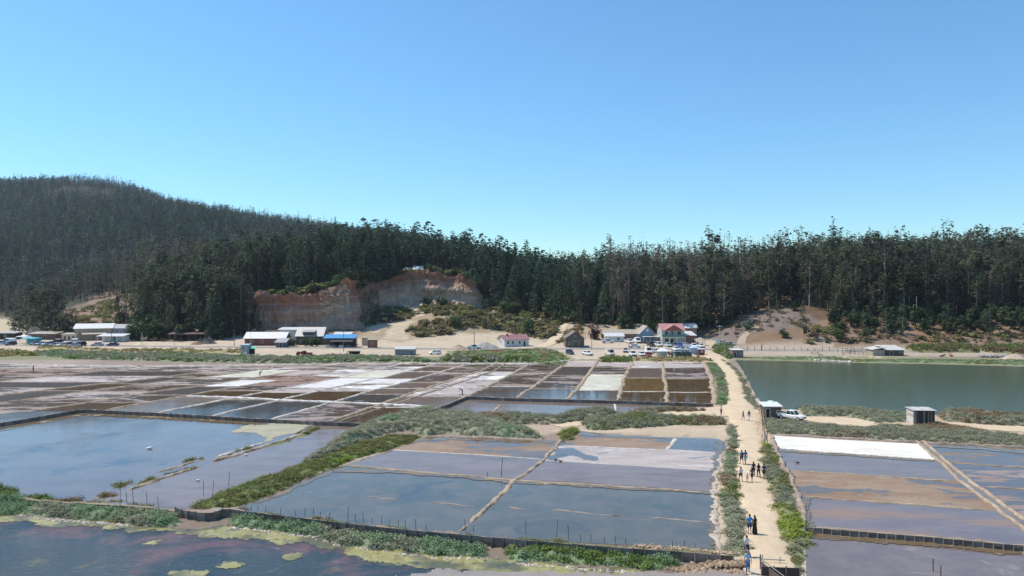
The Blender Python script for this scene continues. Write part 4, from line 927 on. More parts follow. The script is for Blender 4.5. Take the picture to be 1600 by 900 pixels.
# along the path
cover("saltbush", [(1116,566),(1128,580),(1136,597),(1139,612),(1138,628),(1132,632),(1118,632),(1119,612),(1120,600),(1112,580),(1104,568)], [('sage',3),('green',3),('bright',1)], 2.6, label="green and grey saltbush along the left verge of the far path")
cover("saltbush", [(1132,563),(1152,578),(1165,598),(1172,612),(1180,628),(1188,642),(1180,640),(1166,625),(1160,605),(1153,588),(1143,574),(1126,563)], [('sage',4),('olive',2)], 2.6, label="saltbush strip between the path and the lake")
cover("saltbush", [(1136,664),(1148,664),(1154,684),(1153,700),(1153,720),(1152,745),(1155,757),(1158,768),(1150,764),(1132,758),(1128,742),(1134,722),(1138,700),(1138,684)], [('sage',5),('bright',2),('brown',1)], 3.2, hgt=.38, label="grey green saltbush left of the path beside the walkers")
cover("saltbush", [(1128,762),(1148,757),(1158,768),(1156,782),(1163,800),(1165,822),(1168,845),(1168,862),(1150,868),(1132,866),(1136,840),(1132,820),(1134,800),(1126,780)], [('olive',2),('green',2),('sage',4)], 3.4, hgt=.42, label="green saltbush on the left verge of the near path")
cover("saltbush", [(1188,692),(1200,694),(1209,705),(1222,735),(1236,770),(1247,800),(1254,815),(1262,828),(1268,850),(1262,870),(1252,886),(1244,892),(1230,868),(1222,840),(1214,810),(1204,772),(1196,748),(1190,716)], [('sage',4),('olive',4),('lime',1)], 3.4, hgt=.42, mound=.4, label="yellow green saltbush on the right verge of the path")
cover("saltbush", [(1192,655),(1240,660),(1330,668),(1412,674),(1428,690),(1330,684),(1206,678),(1196,672)], [('sage',5),('brown',1)], 3.0, hgt=.45, mound=.4, label="saltbush band between the pickup truck and the white salt pan")
cover("saltbush", [(1246,638),(1330,640),(1415,648),(1424,660),(1368,660),(1320,650),(1258,650)], [('sage',5),('bright',1)], 2.6, hgt=.55, mound=.6, label="saltbush along the lake shore behind the white pickup")
cover("saltbush", [(1455,660),(1420,668),(1370,664),(1352,672),(1425,688),(1500,694),(1600,700),(1740,708),(1740,690),(1600,682),(1520,672)], [('sage',5),('brown',1.5)], 2.8, hgt=.45, mound=.4, label="saltbush in front of the plank hut")
cover("saltbush", [(1466,646),(1500,643),(1560,650),(1640,655),(1760,664),(1760,678),(1640,670),(1560,664),(1480,660)], [('sage',4),('brown',2)], 2.6, hgt=.6, mound=.8, label="saltbush mounds on the shore right of the plank hut")
# big bank of saltbush between the ponds
cover("saltbush", [(560,668),(606,654),(640,642),(668,638),(700,646),(740,650),(790,655),(800,668),(845,678),(850,686),(760,682),(690,678),(668,682),(640,672),(600,676),(552,698),(500,720),(470,728),(520,690)], [('sage',6),('bright',1)], 2.6, hgt=.45, mound=.85, label="grey green saltbush mound between the far and near pans")
cover("saltbush", [(665,681),(640,692),(610,702),(560,716),(500,740),(430,772),(370,792),(308,795),(302,791),(342,771),(400,752),(470,727),(520,708),(560,694),(610,681)], [('olive',3),('green',4),('lime',1)], 3.2, hgt=.45, mound=.45, label="bright green shrub bank running diagonally between the ponds")
cover("saltbush", [(735,650),(800,648),(870,652),(890,646),(930,640),(965,645),(940,655),(890,660),(850,664),(800,664)], [('sage',5),('brown',1)], 2.6, hgt=.6, mound=.6, label="saltbush behind the sandy track")
cover("dry_scrub", [(745,648),(800,650),(805,664),(770,662),(742,656)], [('rust',4),('brown',2)], 2.2, hgt=.5, mound=.5, label="rust brown dead scrub in the saltbush mound")
cover("saltbush", [(905,660),(960,652),(1010,648),(1060,654),(1128,656),(1136,664),(1060,664),(1000,668),(950,672),(915,672)], [('sage',4),('green',2),('brown',1)], 2.8, hgt=.65, mound=.6, label="saltbush hedge along the front of the sandy cross track")
cover("dry_scrub", [(985,642),(1040,638),(1108,640),(1108,643),(1040,644),(985,648)], [('brown',4),('sage',1)], 2.2, hgt=.5, mound=.5, label="brown scrub ridge behind the sandy cross track")
cover("saltbush", [(872,686),(882,676),(896,668),(906,672),(896,680),(884,690)], [('lime',2),('olive',3)], 3.2, hgt=.6, mound=.4, label="small green shrub strip at the head of the central bank")
cover("pond_plants", [(446,688),(480,672),(497,664),(500,669),(480,680),(450,692),(420,700),(416,697)], [('olive',3),('green',2)], 3.0, hgt=.4, mound=.2, thin=.3, label="low plants on the narrow bank between the left ponds")
for k, (a, b_) in enumerate((((384,703),(392,700)), ((356,713),(366,709)), ((320,716),(305,720)), ((286,722),(300,719)), ((245,746),(270,738)), ((222,755),(240,748)), ((180,760),(202,756)), ((205,752),(216,748)), ((262,742),(300,731)), ((366,706),(376,702)), ((160,776),(172,773)))):
    cover("pond_plants", [(a[0]-2,a[1]+2),(a[0]-2,a[1]-2),(b_[0]+2,b_[1]-2),(b_[0]+2,b_[1]+2)], [('olive',3),('brown',2)], 3.0, hgt=.42, mound=.25, label="low plants on the broken bank in the left pond")
# front shore
cover("saltbush", [(-60,764),(0,764),(28,772),(40,786),(30,806),(0,806),(-60,806)], [('green',2),('bright',3)], 3.4, hgt=.7, mound=.6, label="green saltbush at the left end of the front board wall")
cover("saltbush", [(36,786),(100,792),(190,799),(285,806),(282,820),(250,824),(180,814),(120,811),(60,806),(34,800)], [('bright',4),('sage',2)], 3.6, hgt=.6, mound=.5, label="green saltbush in front of the board wall, left stretch")
cover("dry_scrub", [(160,808),(190,806),(188,820),(164,818)], [('brown',3),('olive',1)], 3.4, hgt=.5, mound=.3, label="brown scrub clump on the left shore of the lagoon")
cover("saltbush", [(360,810),(385,810),(450,820),(560,838),(640,845),(755,858),(758,868),(700,870),(620,862),(545,852),(480,836),(420,830),(362,822)], [('bright',5),('sage',2)], 3.8, hgt=.62, mound=.5, label="green saltbush in front of the board wall, middle stretch")
cover("saltbush", [(798,864),(860,858),(950,868),(1050,876),(1056,886),(1010,888),(960,886),(900,882),(840,878),(802,872)], [('bright',5),('green',1)], 3.8, hgt=.62, mound=.5, label="green saltbush in front of the board wall, right stretch")
cover("grass_fringe", [(30,776),(70,778),(100,784),(92,788),(40,784)], [('green',2),('brown',1)], 3.4, hgt=.5, mound=.2, label="low shrubs on top of the left front bank")
cover("grass_fringe", [(102,781),(124,780),(124,786),(104,786)], [('brown',2),('olive',1)], 3.4, hgt=.4, mound=.2, label="small scrub clump at the corner of the left pond")
cover("grass_fringe", [(128,784),(200,784),(280,794),(276,797),(200,790),(130,788)], [('olive',3),('green',1)], 3.0, hgt=.3, mound=.1, thin=.35, label="thin grass behind the left board wall")
cover("grass_fringe", [(370,797),(460,808),(560,820),(700,835),(800,842),(950,851),(1110,862),(1110,866),(950,856),(800,848),(700,841),(560,827),(460,815),(370,802)], [('olive',3),('brown',2),('green',1)], 3.4, hgt=.34, mound=.18, thin=.36, label="thin grass behind the front board wall")
cover("vine_growth", [(800,850),(880,853),(985,862),(985,869),(880,861),(800,857)], [('green',2),('sage',2)], 2.6, hgt=.5, mound=.2, thin=.45, label="green creeper hanging over the board wall")
# far shore of the pans
cover("saltbush", [(40,551),(100,549),(200,553),(300,553),(375,557),(470,559),(520,556),(600,558),(655,560),(688,567),(620,566),(560,565),(480,569),(420,567),(300,566),(200,563),(110,561),(60,555)], [('sage',4),('bright',2),('green',1)], 1.1, hgt=.42, size=.8, mound=.55, big=True, label="green saltbush belt between the pans and the village")
cover("saltbush", [(690,560),(740,562),(830,563),(830,568),(780,566),(735,567),(692,566)], [('sage',4),('green',1)], .9, hgt=.7, mound=.7, big=True, label="saltbush on the pan edge below the gravel heaps")
cover("meadow", [(710,549),(790,546),(850,545),(868,548),(888,560),(885,570),(850,570),(832,566),(780,561),(710,556)], [('green',4),('bright',2),('rust',.6)], .9, hgt=.26, size=.7, mound=.12, big=True, label="green meadow patch left of the car park")
cover("meadow", [(935,562),(950,559),(984,559),(985,566),(940,566)], [('olive',2),('green',1)], .8, hgt=.5, mound=.3, big=True, label="grass strip below the row of parked cars")
cover("meadow", [(990,560),(1050,558),(1100,560),(1112,564),(1050,565),(992,564)], [('straw',3),('olive',2)], .7, hgt=.35, mound=.2, big=True, thin=.3, label="straw coloured grass along the head of the pans")
cover("meadow", [(-60,548),(40,550),(62,556),(0,557),(-60,557)], [('green',2),('straw',1)], .7, hgt=.6, mound=.3, big=True, label="grass below the left car park")
cover("meadow", [(60,540),(180,545),(380,546),(380,552),(180,549),(60,546)], [('straw',3),('olive',2)], .4, hgt=.4, mound=.1, big=True, thin=.42, label="dry yellow grass in front of the left car park")
cover("meadow", [(1112,546),(1140,541),(1150,556),(1140,562),(1118,552)], [('sage',2),('green',2)], .9, hgt=.9, mound=.7, big=True, label="bushes by the utility pole at the start of the path")
cover("shore_meadow", [(1150,559),(1300,557),(1330,562),(1450,561),(1620,562),(1760,564),(1760,573),(1600,570),(1450,567),(1330,565),(1220,562)], [('olive',2),('bright',3)], .9, hgt=.26, size=.7, mound=.1, big=True, label="green grass on the far lake shore")
cover("hedge", [(1416,546),(1470,543),(1530,544),(1528,551),(1440,551)], [('olive',2),('dry',2),('green',1)], 1.1, hgt=1.0, mound=1.0, size=.8, big=True, label="dark hedge right of the lakeside shack")
cover("scrub", [(1530,541),(1570,537),(1640,536),(1760,540),(1760,552),(1600,554),(1535,550)], [('brown',2),('olive',2),('green',1)], .8, hgt=1.0, mound=.9, size=.9, big=True, label="scrub on the bank at the right end of the lake")
# dry brush on the slopes
cover("slope_brush", [(572,500),(600,480),(640,482),(655,492),(625,503),(600,506),(580,512)], [('dry',4),('olive',2)], .30, hgt=1.6, mound=.3, big=True, on_hill=True, size=1.5, label="olive brush on the slope below the left quarry face")
cover("slope_brush", [(634,516),(660,504),(700,498),(745,496),(760,508),(700,524),(650,528)], [('dry',4),('olive',1)], .30, hgt=1.7, mound=.3, big=True, on_hill=True, size=1.5, label="brown brush behind the gravel heaps")
cover("slope_brush", [(660,484),(700,476),(760,484),(800,490),(870,492),(888,500),(870,522),(850,532),(800,520),(760,514),(740,500),(690,494)], [('dry',4),('olive',3)], .30, hgt=1.7, mound=.3, big=True, on_hill=True, size=1.5, thin=.30, label="olive and brown brush on the slope behind the red roofed cottage")
cover("slope_brush", [(866,540),(886,518),(905,506),(912,520),(880,535)], [('dry',3),('rust',1)], .3, hgt=1.1, mound=.3, big=True, on_hill=True, size=1.2, label="dry brush between the track and the brown barn")
cover("slope_brush", [(1255,540),(1265,515),(1300,500),(1340,500),(1420,512),(1520,516),(1640,514),(1640,534),(1500,536),(1400,538)], [('dry',3),('brown',3),('olive',3)], .34, hgt=1.3, mound=.2, big=True, on_hill=True, size=1.2, thin=.36, label="dry brush on the red bank above the lake")
cover("slope_brush", [(1120,520),(1165,492),(1210,486),(1260,498),(1280,512),(1200,515),(1150,530)], [('brown',3),('dry',1)], .2, hgt=.5, mound=.1, big=True, on_hill=True, size=.9, thin=.45, label="grey brown slash on the cleared slope")
cover("cliff_top_brush", [(392,321),(430,320),(470,320),(510,322),(545,326),(575,341),(590,371),(560,350),(520,340),(470,335),(400,334)], [('green',3),('olive',2),('dry',2)], .26, hgt=2.2, mound=.3, on_hill=True, big=True, size=2.3, thin=.44, ud=True, label="green brush along the rim of the left quarry face")
cover("cliff_top_brush", [(592,374),(640,373),(700,372),(745,378),(770,392),(740,396),(690,392),(620,390),(596,388)], [('olive',2),('dry',2),('green',2)], .22, hgt=2.2, mound=.3, on_hill=True, big=True, size=2.1, thin=.42, ud=True, label="brush along the rim of the right quarry face")
cover("slope_brush", [(572,332),(590,350),(640,362),(690,364),(735,364),(760,378),(740,350),(700,352),(640,352),(600,340)], [('dry',3),('olive',3)], .12, hgt=1, mound=.2, on_hill=True, big=True, size=1.6, ud=True, label="brush along the foot of the right quarry face")
cover("left_slope_brush", [(110,508),(125,486),(165,470),(212,462),(215,490),(200,508)], [('dry',2),('olive',2)], .2, hgt=1.6, mound=.1, big=True, on_hill=True, size=1.5, thin=.45, label="scattered brush on the bare slope above the white roofed barn")
# --- trees and shrubs that stand alone
def lone(kind, px, row, hpx, label, v=0, wd=1.0, group=None, dD=0):
    if row > 534: g = G(px, row)
    else: g = ground_hit(px, row)
    x, y, z = g; 
    if z < .3 and row <= 534: pass
    h = hpx*y/F
    return plant(kind, v, x, y, z-.1, h, label, group, wd=wd)
for i, (px, row, hp, kd, lb, wd) in enumerate([
    (762,514,46,'darkgum',"dense dark green tree on the slope left of the red roofed cottage",1.25), (711,513,24,'broad',"small dark round tree behind the gravel heap",1.0),
    (826,524,32,'broad',"dark rounded tree right behind the red roofed cottage",.85), (735,480,20,'bush',"green bush at the foot of the right quarry face",1.0),
    (668,476,14,'bush',"small green bush on the rubble below the right quarry face",1.0), (690,478,16,'bush',"green bush right of the rubble below the quarry face",1.0),
    (455,470,16,'bush',"green bush clinging to the left quarry rim",1.2), (376,522,92,'darkgum',"tallest dark tree overlapping the left end of the quarry face",1.1), (389,522,76,'darkgum',"middle dark tree overlapping the left end of the quarry face",1.1), (402,520,48,'darkgum',"lower dark tree overlapping the left end of the quarry face",1.1), (790,492,26,'broad',"olive tree on the knoll slope above the cottage",1.1),
    (806,492,24,'broad',"dark tree beside the bare shelf above the cottage",1.0), (838,494,34,'darkgum',"bushy dark tree on the knoll left of the dirt track",1.2),
    (866,494,40,'darkgum',"green tree at the top of the dirt track, left side",1.2), (908,508,36,'darkgum',"dark tree at the top of the dirt track, right side",1.4),
    (932,510,30,'darkgum',"bushy tree behind the purple leaved tree",1.4), (972,513,24,'broad',"round green tree behind the long low roof",1.0),
    (1021,520,26,'broad',"green tree between the blue gable and the red roofed house",1.0),
    (1256,530,60,'gum',"slender dark green tree alone on the red slope",.8), (1225,528,15,'bush',"small yellow green bush on the orange slope",.9),
    (1170,516,14,'bush',"grey green bush on the cleared slope",1.2), (1243,486,16,'broad',"dark round bush at the top of the cleared slope",1.1),
    (1215,490,20,'gum',"small leaning tree at the top of the cleared slope",1.2), (1354,530,20,'broad',"dark bush on the bank left of the lakeside shack",.9),
    (1310,534,26,'broad',"grey green bush on the bank above the picnic table",.8), (1410,524,42,'darkgum',"tree with a pale stem above the lakeside shack",1.1),
    (1385,516,34,'darkgum',"bushy dark tree on the bank behind the shack roof",1.3), (1480,512,38,'darkgum',"bushy tree on the bank right of the red scar",1.3),
    (1548,524,50,'darkgum',"blue green bushy tree at the foot of the right wood",1.1), (1596,548,14,'bush',"round green bush at the right edge of the lake shore",1.2),
    (604,412,66,'gum',"tallest tree on the skyline above the left quarry",1.0), (686,402,34,'pine',"dark skyline tree right of the white hilltop house",1.0)]):
    lone(kd, px, row, hp, lb, i, wd)
for i, (px, row, hp, lb, wd) in enumerate([(214,532,34,"leafy green tree left of the ramada",1.1), (232,532,40,"tall leafy green tree in the clump right of the kiosk",1.1), (248,531,32,"leafy green tree at the right end of the clump by the kiosk",1.1),
     (205,530,26,"leafy green tree touching the kiosk roof",1.0), (275,524,34,"light green tree behind the ramada",1.1), (262,522,44,"green tree beside the house on stilts",1.0), (88,530,16,"small yellow green tree behind the parked cars",.8),
     (222,520,36,"tree behind the leafy clump",1.1)]):
    lone('broad', px, row, hp, lb, i, wd)
for i, (px, row, hp, wd) in enumerate([(22,515,44,1.5),(44,514,64,1.4),(66,516,76,1.4),(86,518,66,1.4),(102,518,48,1.4),(72,522,40,1.6),(30,520,34,1.7),(54,522,38,1.5),(96,523,34,1.5),(118,512,30,1.4),(12,480,40,1.4),(36,512,56,1.7),(58,512,70,1.6),(78,513,72,1.6),(94,515,56,1.6),(48,520,40,1.8),(82,522,36,1.8),(110,518,30,1.6),(25,508,30,1.6),(186,508,50,1.3),(198,506,66,1.3)]):
    lone('darkgum', px, row, hp, "big dark evergreen in the clump behind the left car park", i, wd, "dark evergreens behind the left car park")
for i, (px, row, hp, wd) in enumerate([(222,516,84,1.2),(238,512,100,1.2),(262,516,96,1.2),(282,518,104,1.2),(300,520,110,1.15),(318,522,112,1.2),(336,522,108,1.2),(354,520,100,1.2),(368,520,86,1.1),(310,526,70,1.4),(345,526,70,1.4),(292,524,64,1.4),(364,524,58,1.4)]):
    lone('darkgum' if i % 3 else 'gum', px, row, hp, "tall dark tree in the shadowy stand between the ramada and the quarry", i, wd, "dark stand left of the quarry")
for i, (px, row, hp) in enumerate([(452,541,13),(458,541,15),(478,541,14),(488,541,16),(495,541,14),(525,541,15)]):
    lone('broad', px, row, hp, "small leafy garden tree in front of the dark grey roofed house", i, 1.1, "garden trees by the dark house")
for i, (px, D_, h_, lb) in enumerate([(571,329,17.5,"tallest evergreen filling the notch between the two quarry faces"), (581,340,15,"second evergreen in the notch between the quarry faces"), (588,352,11,"lowest evergreen in the notch, nearest the right quarry face")]):
    plant('pine', i+1, AX(px, D_), D_, ztp(AX(px, D_), D_)-.4, h_, lb, wd=.9)
for i, (px, off, h_, kd) in enumerate([(478,3,4.5,'bush'),(492,5,6,'broad'),(512,3,5,'bush'),(530,5,7,'broad'),(548,6,8,'broad'),(560,4,6,'bush'),(574,6,9,'broad'),(590,6,8,'broad'),(602,5,6,'broad'),(614,7,7,'broad'),(672,6,6,'broad'),(684,5,5,'bush'),(712,6,6,'broad'),(726,4,7,'broad'),(742,4,8,'broad'),(756,5,9,'darkgum'),(768,2,9,'darkgum')]):
    D_ = float(np.interp(px, CL[:, 0], CL[:, 1]))+off; x_ = AX(px, D_)
    plant(kd, i, x_, D_, ztp(x_, D_)-.3, h_, "bushy tree growing on the rim of the "+("left" if px < 580 else "right")+" quarry face", "bushes on the quarry rim", wd=1.15)
# dark purple-leaved tree
g_ = np.random.RandomState(900); cr, tk = bush(g_, 6.0, 2.6, 420, (.055,.022,.028), .5)
KIND['purple'] = [{'crown': cr, 'trunk': tk, 'h': 6.0, 'm': None}]; TREENAME['purple'] = 'broadleaf_tree'
lone('purple', 929, 530, 30, "dark purple leaved tree behind the pale tent")
# ------------------------------------------------------------------ buildings
def glassmat():
    if 'glass' in _mc: return _mc['glass']
    m, t, b = newmat("window_glass"); b.inputs["Base Color"].default_value = (.02, .025, .03, 1); b.inputs["Roughness"].default_value = .08
    _mc['glass'] = m; return m
GL = glassmat()
DARK = paint((.03, .028, .027), .9, "dark_interior"); WHITE = paint((.74, .73, .70), .6, "white_paint", .06); FRAME = paint((.62, .61, .58), .6, "window_frame", .05)
def add_opening(r, face, w, d, s, z, ww, wh, kind='window', mat=None, frame=FRAME):
    """a window or door set into one face of a w by d box (front is y=0)"""
    def P(a, zz, o):   # a: along the face from its middle, o: outwards
        return {'f': (a, -o, zz), 'l': (-w/2-o, d/2+a, zz), 'r': (w/2+o, d/2+a, zz)}[face]
    fr = MB(); t = .09 if kind == 'window' else .08
    for (a0, a1, z0, z1) in ((s-ww/2, s+ww/2, z, z+t), (s-ww/2, s+ww/2, z+wh-t, z+wh), (s-ww/2, s-ww/2+t, z+t, z+wh-t), (s+ww/2-t, s+ww/2, z+t, z+wh-t)) + (((s-.03, s+.03, z+t, z+wh-t),) if kind == 'window' and ww > .9 else ()):
        p, q = P(a0, z0, -.02), P(a1, z1, .07); fr.box(min(p[0], q[0]), min(p[1], q[1]), p[2], max(p[0], q[0]), max(p[1], q[1]), q[2])
    o = fr.build(kind, frame, r)
    p, q = P(s-ww/2+.03, z+.03, -.02), P(s+ww/2-.03, z+wh-.03, .025); pn = MB().box(min(p[0], q[0]), min(p[1], q[1]), p[2], max(p[0], q[0]), max(p[1], q[1]), q[2])
    pn.build("pane" if kind == 'window' else "leaf", mat or GL, o)
    return o
def slab(mb, y0, z0, y1, z1, xa, xb, th=.12):
    """sloping roof sheet between two lines parallel to x"""
    L = math.hypot(y1-y0, z1-z0); ny, nz = -(z1-z0)/L*th, (y1-y0)/L*th
    if nz < 0: ny, nz = -ny, -nz
    mb.prism([(y0, z0), (y1, z1), (y1+ny, z1+nz), (y0+ny, z0+nz)], xa, xb, 'x')
def slab_y(mb, x0, z0, x1, z1, ya, yb, th=.12):
    L = math.hypot(x1-x0, z1-z0); nx, nz = -(z1-z0)/L*th, (x1-x0)/L*th
    if nz < 0: nx, nz = -nx, -nz
    mb.prism([(x0, z0), (x1, z1), (x1+nx, z1+nz), (x0+nx, z0+nz)], ya, yb, 'y')
def house(name, label, cat, pxl, pxr, row, d, h, roof, wallm, roofm, ops=(), rz=0, z0=0.0, loc=None, over=.45, group=None, w=None):
    D = DR(row, z0) if loc is None else loc[1]
    w = w or (pxr-pxl)/F*D; loc = loc or ((pxl+pxr)/2-800)/F*D
    if not isinstance(loc, tuple): loc = (loc, D, z0)
    r = thing(name, label, cat, loc, rz, group); kind, rh = roof; wl = MB(); rf = MB(); b0 = -.6
    if kind == 'gx':
        wl.prism([(0, b0), (0, h), (d/2, h+rh), (d, h), (d, b0)], -w/2, w/2, 'x')
        k = rh/(d/2); slab(rf, -over, h-over*k+.03, d/2, h+rh+.03, -w/2-over, w/2+over); slab(rf, d+over, h-over*k+.03, d/2, h+rh+.03, -w/2-over, w/2+over)
    elif kind == 'gy':
        wl.prism([(-w/2, b0), (-w/2, h), (0, h+rh), (w/2, h), (w/2, b0)], 0, d, 'y')
        k = rh/(w/2); slab_y(rf, -w/2-over, h-over*k+.03, 0, h+rh+.03, -over, d+over); slab_y(rf, w/2+over, h-over*k+.03, 0, h+rh+.03, -over, d+over)
    elif kind == 'shed':
        wl.prism([(0, b0), (0, h), (d, h+rh), (d, b0)], -w/2, w/2, 'x'); k = rh/d; slab(rf, -over, h-over*k+.03, d+over, h+rh+over*k+.03, -w/2-over, w/2+over)
    wl.build("wall", wallm, r); rf.build("roof", roofm, r)
    for o in ops: add_opening(r, o[0], w, d, *o[1:])
    r["w_"] = w; del r["w_"]
    return r, w, D
def W(face, s, z, ww, wh, m=None): return (face, s, z, ww, wh, 'window', m)
def Dr(face, s, z, ww, wh, m=None, fr=FRAME): return (face, s, z, ww, wh, 'door', m or DARK, fr)
RED = corr((.36,.165,.15), "red_roof_sheet", wear=(.42,.25,.23)); WROOF = corr((.66,.65,.63), "white_roof_sheet", var=.1, wear=(.52,.49,.45)); GROOF = corr((.40,.385,.37), "grey_roof_sheet")
CREAM = paint((.60,.52,.40), .8, "cream_wall", .1); BROWNW = wood((.17,.115,.08)); DKWOOD = wood((.085,.062,.05)); GREYW = wood((.28,.255,.235)); BEIGE = wood((.42,.31,.235))
TAN = corr((.46,.39,.30), "tan_roof_sheet"); BRICK = paint((.27,.115,.08), .85, "brick_red_wall", .2, 6); RUSTW = paint((.20,.075,.06), .8, "dark_red_wall", .15)
BLUEG = paint((.30,.33,.38), .8, "blue_grey_wall", .1); PLASTER = paint((.60,.595,.58), .75, "white_plaster", .08)
# white cottage with the red roof
r, w, D = house("cottage", "white cottage with a faded red roof, alone beside the road", "house", 786, 829, 541.5, 6.2, 2.7, ('gx', 1.5), PLASTER, RED,
      [W('f',-3.6,1.0,.9,1.1), W('f',-1.6,1.0,.9,1.1), W('f',1.2,1.0,.9,1.1), Dr('f',3.2,0,.9,2.0), W('l',.3,1.2,.8,1.1)], rz=math.radians(24), w=10.0)
MB().box(-3.2,2.2,3.6,-2.6,2.8,4.7).build("chimney", BRICK, r)
# brown barn
r, w, D = house("wooden_barn", "weathered dark brown wooden barn with a wide gable at the track junction", "barn", 884, 913, 543, 10, 3.4, ('gy', 2.3), wood((.15,.115,.09)), wood((.19,.155,.13), axis=1),
      [Dr('f',.3,0,2.4,2.4,wood((.12,.08,.055))), W('f',-2.2,1.1,.7,.8), W('f',0,3.9,.7,.7)])
# long low pale house behind, and its white annexe
house("long_house", "long low house with a pale tan roof behind the white annexe", "house", 940, 996, 531, 8, 2.6, ('gx', 1.5), wood((.24,.15,.10)), TAN, [W('f',6.2,.9,1.5,1.1), W('f',9.6,.9,1.5,1.1), W('f',-5,1.0,1.2,1.0), Dr('f',4,0,.9,2)])
house("white_annexe", "small white building with a bright white lean-to roof and one dark window", "house", 945, 975, 534.5, 2.2, 2.35, ('shed', 1.0), PLASTER, WROOF, [W('f',1.6,.8,1.1,1.1), Dr('f',-1.8,0,.9,1.9,PLASTER)], over=.3)
# blue gabled eatery with veranda
r, w, D = house("blue_gabled_house", "blue wooden house with a pale gabled front and crowded veranda", "restaurant", 1001, 1022, 536, 9, 4.1, ('gy', 2.6), paint((.17,.26,.36), .75, "blue_boards", .12, 2), GREYW,
      [W('f',0,4.6,1.1,1.1,paint((.55,.72,.82), .5, "pale_blue_panel")), W('f',-1.5,2.3,.9,.9), W('f',1.2,2.3,.9,.9)], over=.7)
vb = MB().box(-2.2,-3.2,2.65,9.0,.0,2.8); vb.build("veranda_roof", WHITE, r)
for x in (-2.1, .6, 3.2, 5.9, 8.7): MB().tube([(x,-3.0,0),(x,-3.0,2.65)], .07, 6).build("veranda_post", WHITE, r)
MB().box(-2.2,-3.25,0,9.0,-3.05,.85).build("veranda_rail", BRICK, r); MB().box(2.0,1.6,0,9.2,5.0,2.6).build("back_wall", paint((.52,.53,.56), .8, "pale_grey_wall"), r)
MB().tube([(6.9,.4,2.8),(6.9,.4,4.9)], .32, 10).build("water_tank", paint((.62,.78,.84), .5, "pale_blue_plastic"), r)
# two-storey house
r, w, D = house("two_storey_house", "two storey house with a salmon red roof, green balcony and white ground floor", "restaurant", 1034, 1069, 538, 9, 5.6, ('gx', 2.2), paint((.46,.48,.43), .8, "sage_wall", .08), corr((.48,.235,.215), "salmon_roof_sheet", var=.08),
      [W('f',-2.6,3.7,1.3,1.5), W('f',2.4,3.7,1.5,1.5), Dr('f',-.3,3.4,1.0,1.9,paint((.28,.09,.08))), W('f',-2.4,.9,1.6,1.4), Dr('f',-.4,0,1.4,2.2), W('l',0,3.6,1.0,1.2)])
g = MB(); g.prism([(-2.9,5.7),(0,7.45),(2.9,5.7)], -1.3, .2, 'y'); g.build("dormer_gable", paint((.33,.10,.08), .8, "red_gable"), r)
g = MB(); slab_y(g,-3.4,5.55,0,7.6,-1.6,3.6); slab_y(g,3.4,5.55,0,7.6,-1.6,3.6); g.build("dormer_roof", corr((.48,.235,.215), "salmon_roof_sheet", var=.08), r)
MB().box(-w/2-.1,-1.6,2.75,w/2+.1,-.01,2.95).build("balcony_floor", WHITE, r); MB().box(-w/2-.1,-1.6,2.95,w/2+.1,-1.5,3.9).build("balcony_rail", paint((.10,.22,.17), .7, "green_boards", .12), r)
for x in (-w/2, -1.6, 1.2, w/2): MB().box(x-.12,-1.58,0,x+.12,-1.34,2.75).build("porch_post", WHITE, r)
MB().box(1.3,-1.5,0,w/2-.15,-1.38,1.0).build("porch_wall", WHITE, r)
house("brick_house", "dark red brick house with a white roof right of the two storey house", "house", 1071, 1087, 537, 8, 3.2, ('shed', 1.1), BRICK, WROOF, [W('f',-1.0,1.2,1.1,1.1), Dr('f',1.1,0,.9,2.1)])
house("upper_house", "dark house with a white gable roof rising behind the brick house", "house", 1066, 1086, 531, 7, 5.2, ('gx', 1.7), paint((.20,.13,.11), .8, "brown_wall"), WROOF, [W('f',2,3.6,1.0,1.0)], loc=(AX(1078, 300), 300, 0), w=6)
def gazebo(name, label, px, row, w, h, rh, roofm, postm):
    g = G(px, row); r = thing(name, label, "gazebo", g); rf = MB(); o = w/2+.5
    rf.add([(-o,-o,h),(o,-o,h),(o,o,h),(-o,o,h),(0,0,h+rh),(-o,-o,h-.1),(o,-o,h-.1),(o,o,h-.1),(-o,o,h-.1)], [(0,1,4),(1,2,4),(2,3,4),(3,0,4),(5,6,1,0),(6,7,2,1),(7,8,3,2),(8,5,0,3),(8,7,6,5)]); rf.build("roof", roofm, r)
    for x in (-1, 1):
        for y in (-1, 1): MB().box(x*w/2-.08, y*w/2-.08, -.2, x*w/2+.08, y*w/2+.08, h-.1).build("post", postm, r)
    return r
g = gazebo("gazebo", "open gazebo with a pale pyramid roof right of the brick house", 1094, 540, 2.9, 2.2, 1.0, TAN, BROWNW); MB().box(-1.4,.9,0,1.4,1.3,1.0).build("counter", wood((.34,.22,.13)), g)
# left cluster
r, w, D = house("barn", "large beige boarded barn with a bright white roof beside the left car park", "barn", 119, 170, 534, 9, 5.0, ('gx', 1.7), BEIGE, WROOF, [Dr('l',0,0,3.0,3.2)], loc=(AX(146, 300), 300, 0), w=14, rz=math.radians(20))
for k in range(9): MB().box(-6.8+k*1.65,-.10,2.4,-6.7+k*1.65,-.003,4.95).build("batten", wood((.25,.17,.12)), r)
lr = MB(); slab(lr,-3.2,2.6,-.02,3.4,-3.8,5.2); lr.build("lean_to_roof", TAN, r)
for x in (-3.6, .6, 5.0): MB().box(x-.08,-3.0,-.3,x+.08,-2.84,2.6).build("lean_to_post", BROWNW, r)
house("blue_grey_house", "two storey blue grey house with a flat grey gable roof right of the barn", "house", 172, 199, 532, 7, 4.9, ('gx', 1.4), BLUEG, GROOF, [W('f',-1.2,3.2,1.0,1.0), W('f',2.2,3.2,1.0,1.0)], loc=(AX(187, 303), 303, 0), w=6.6)
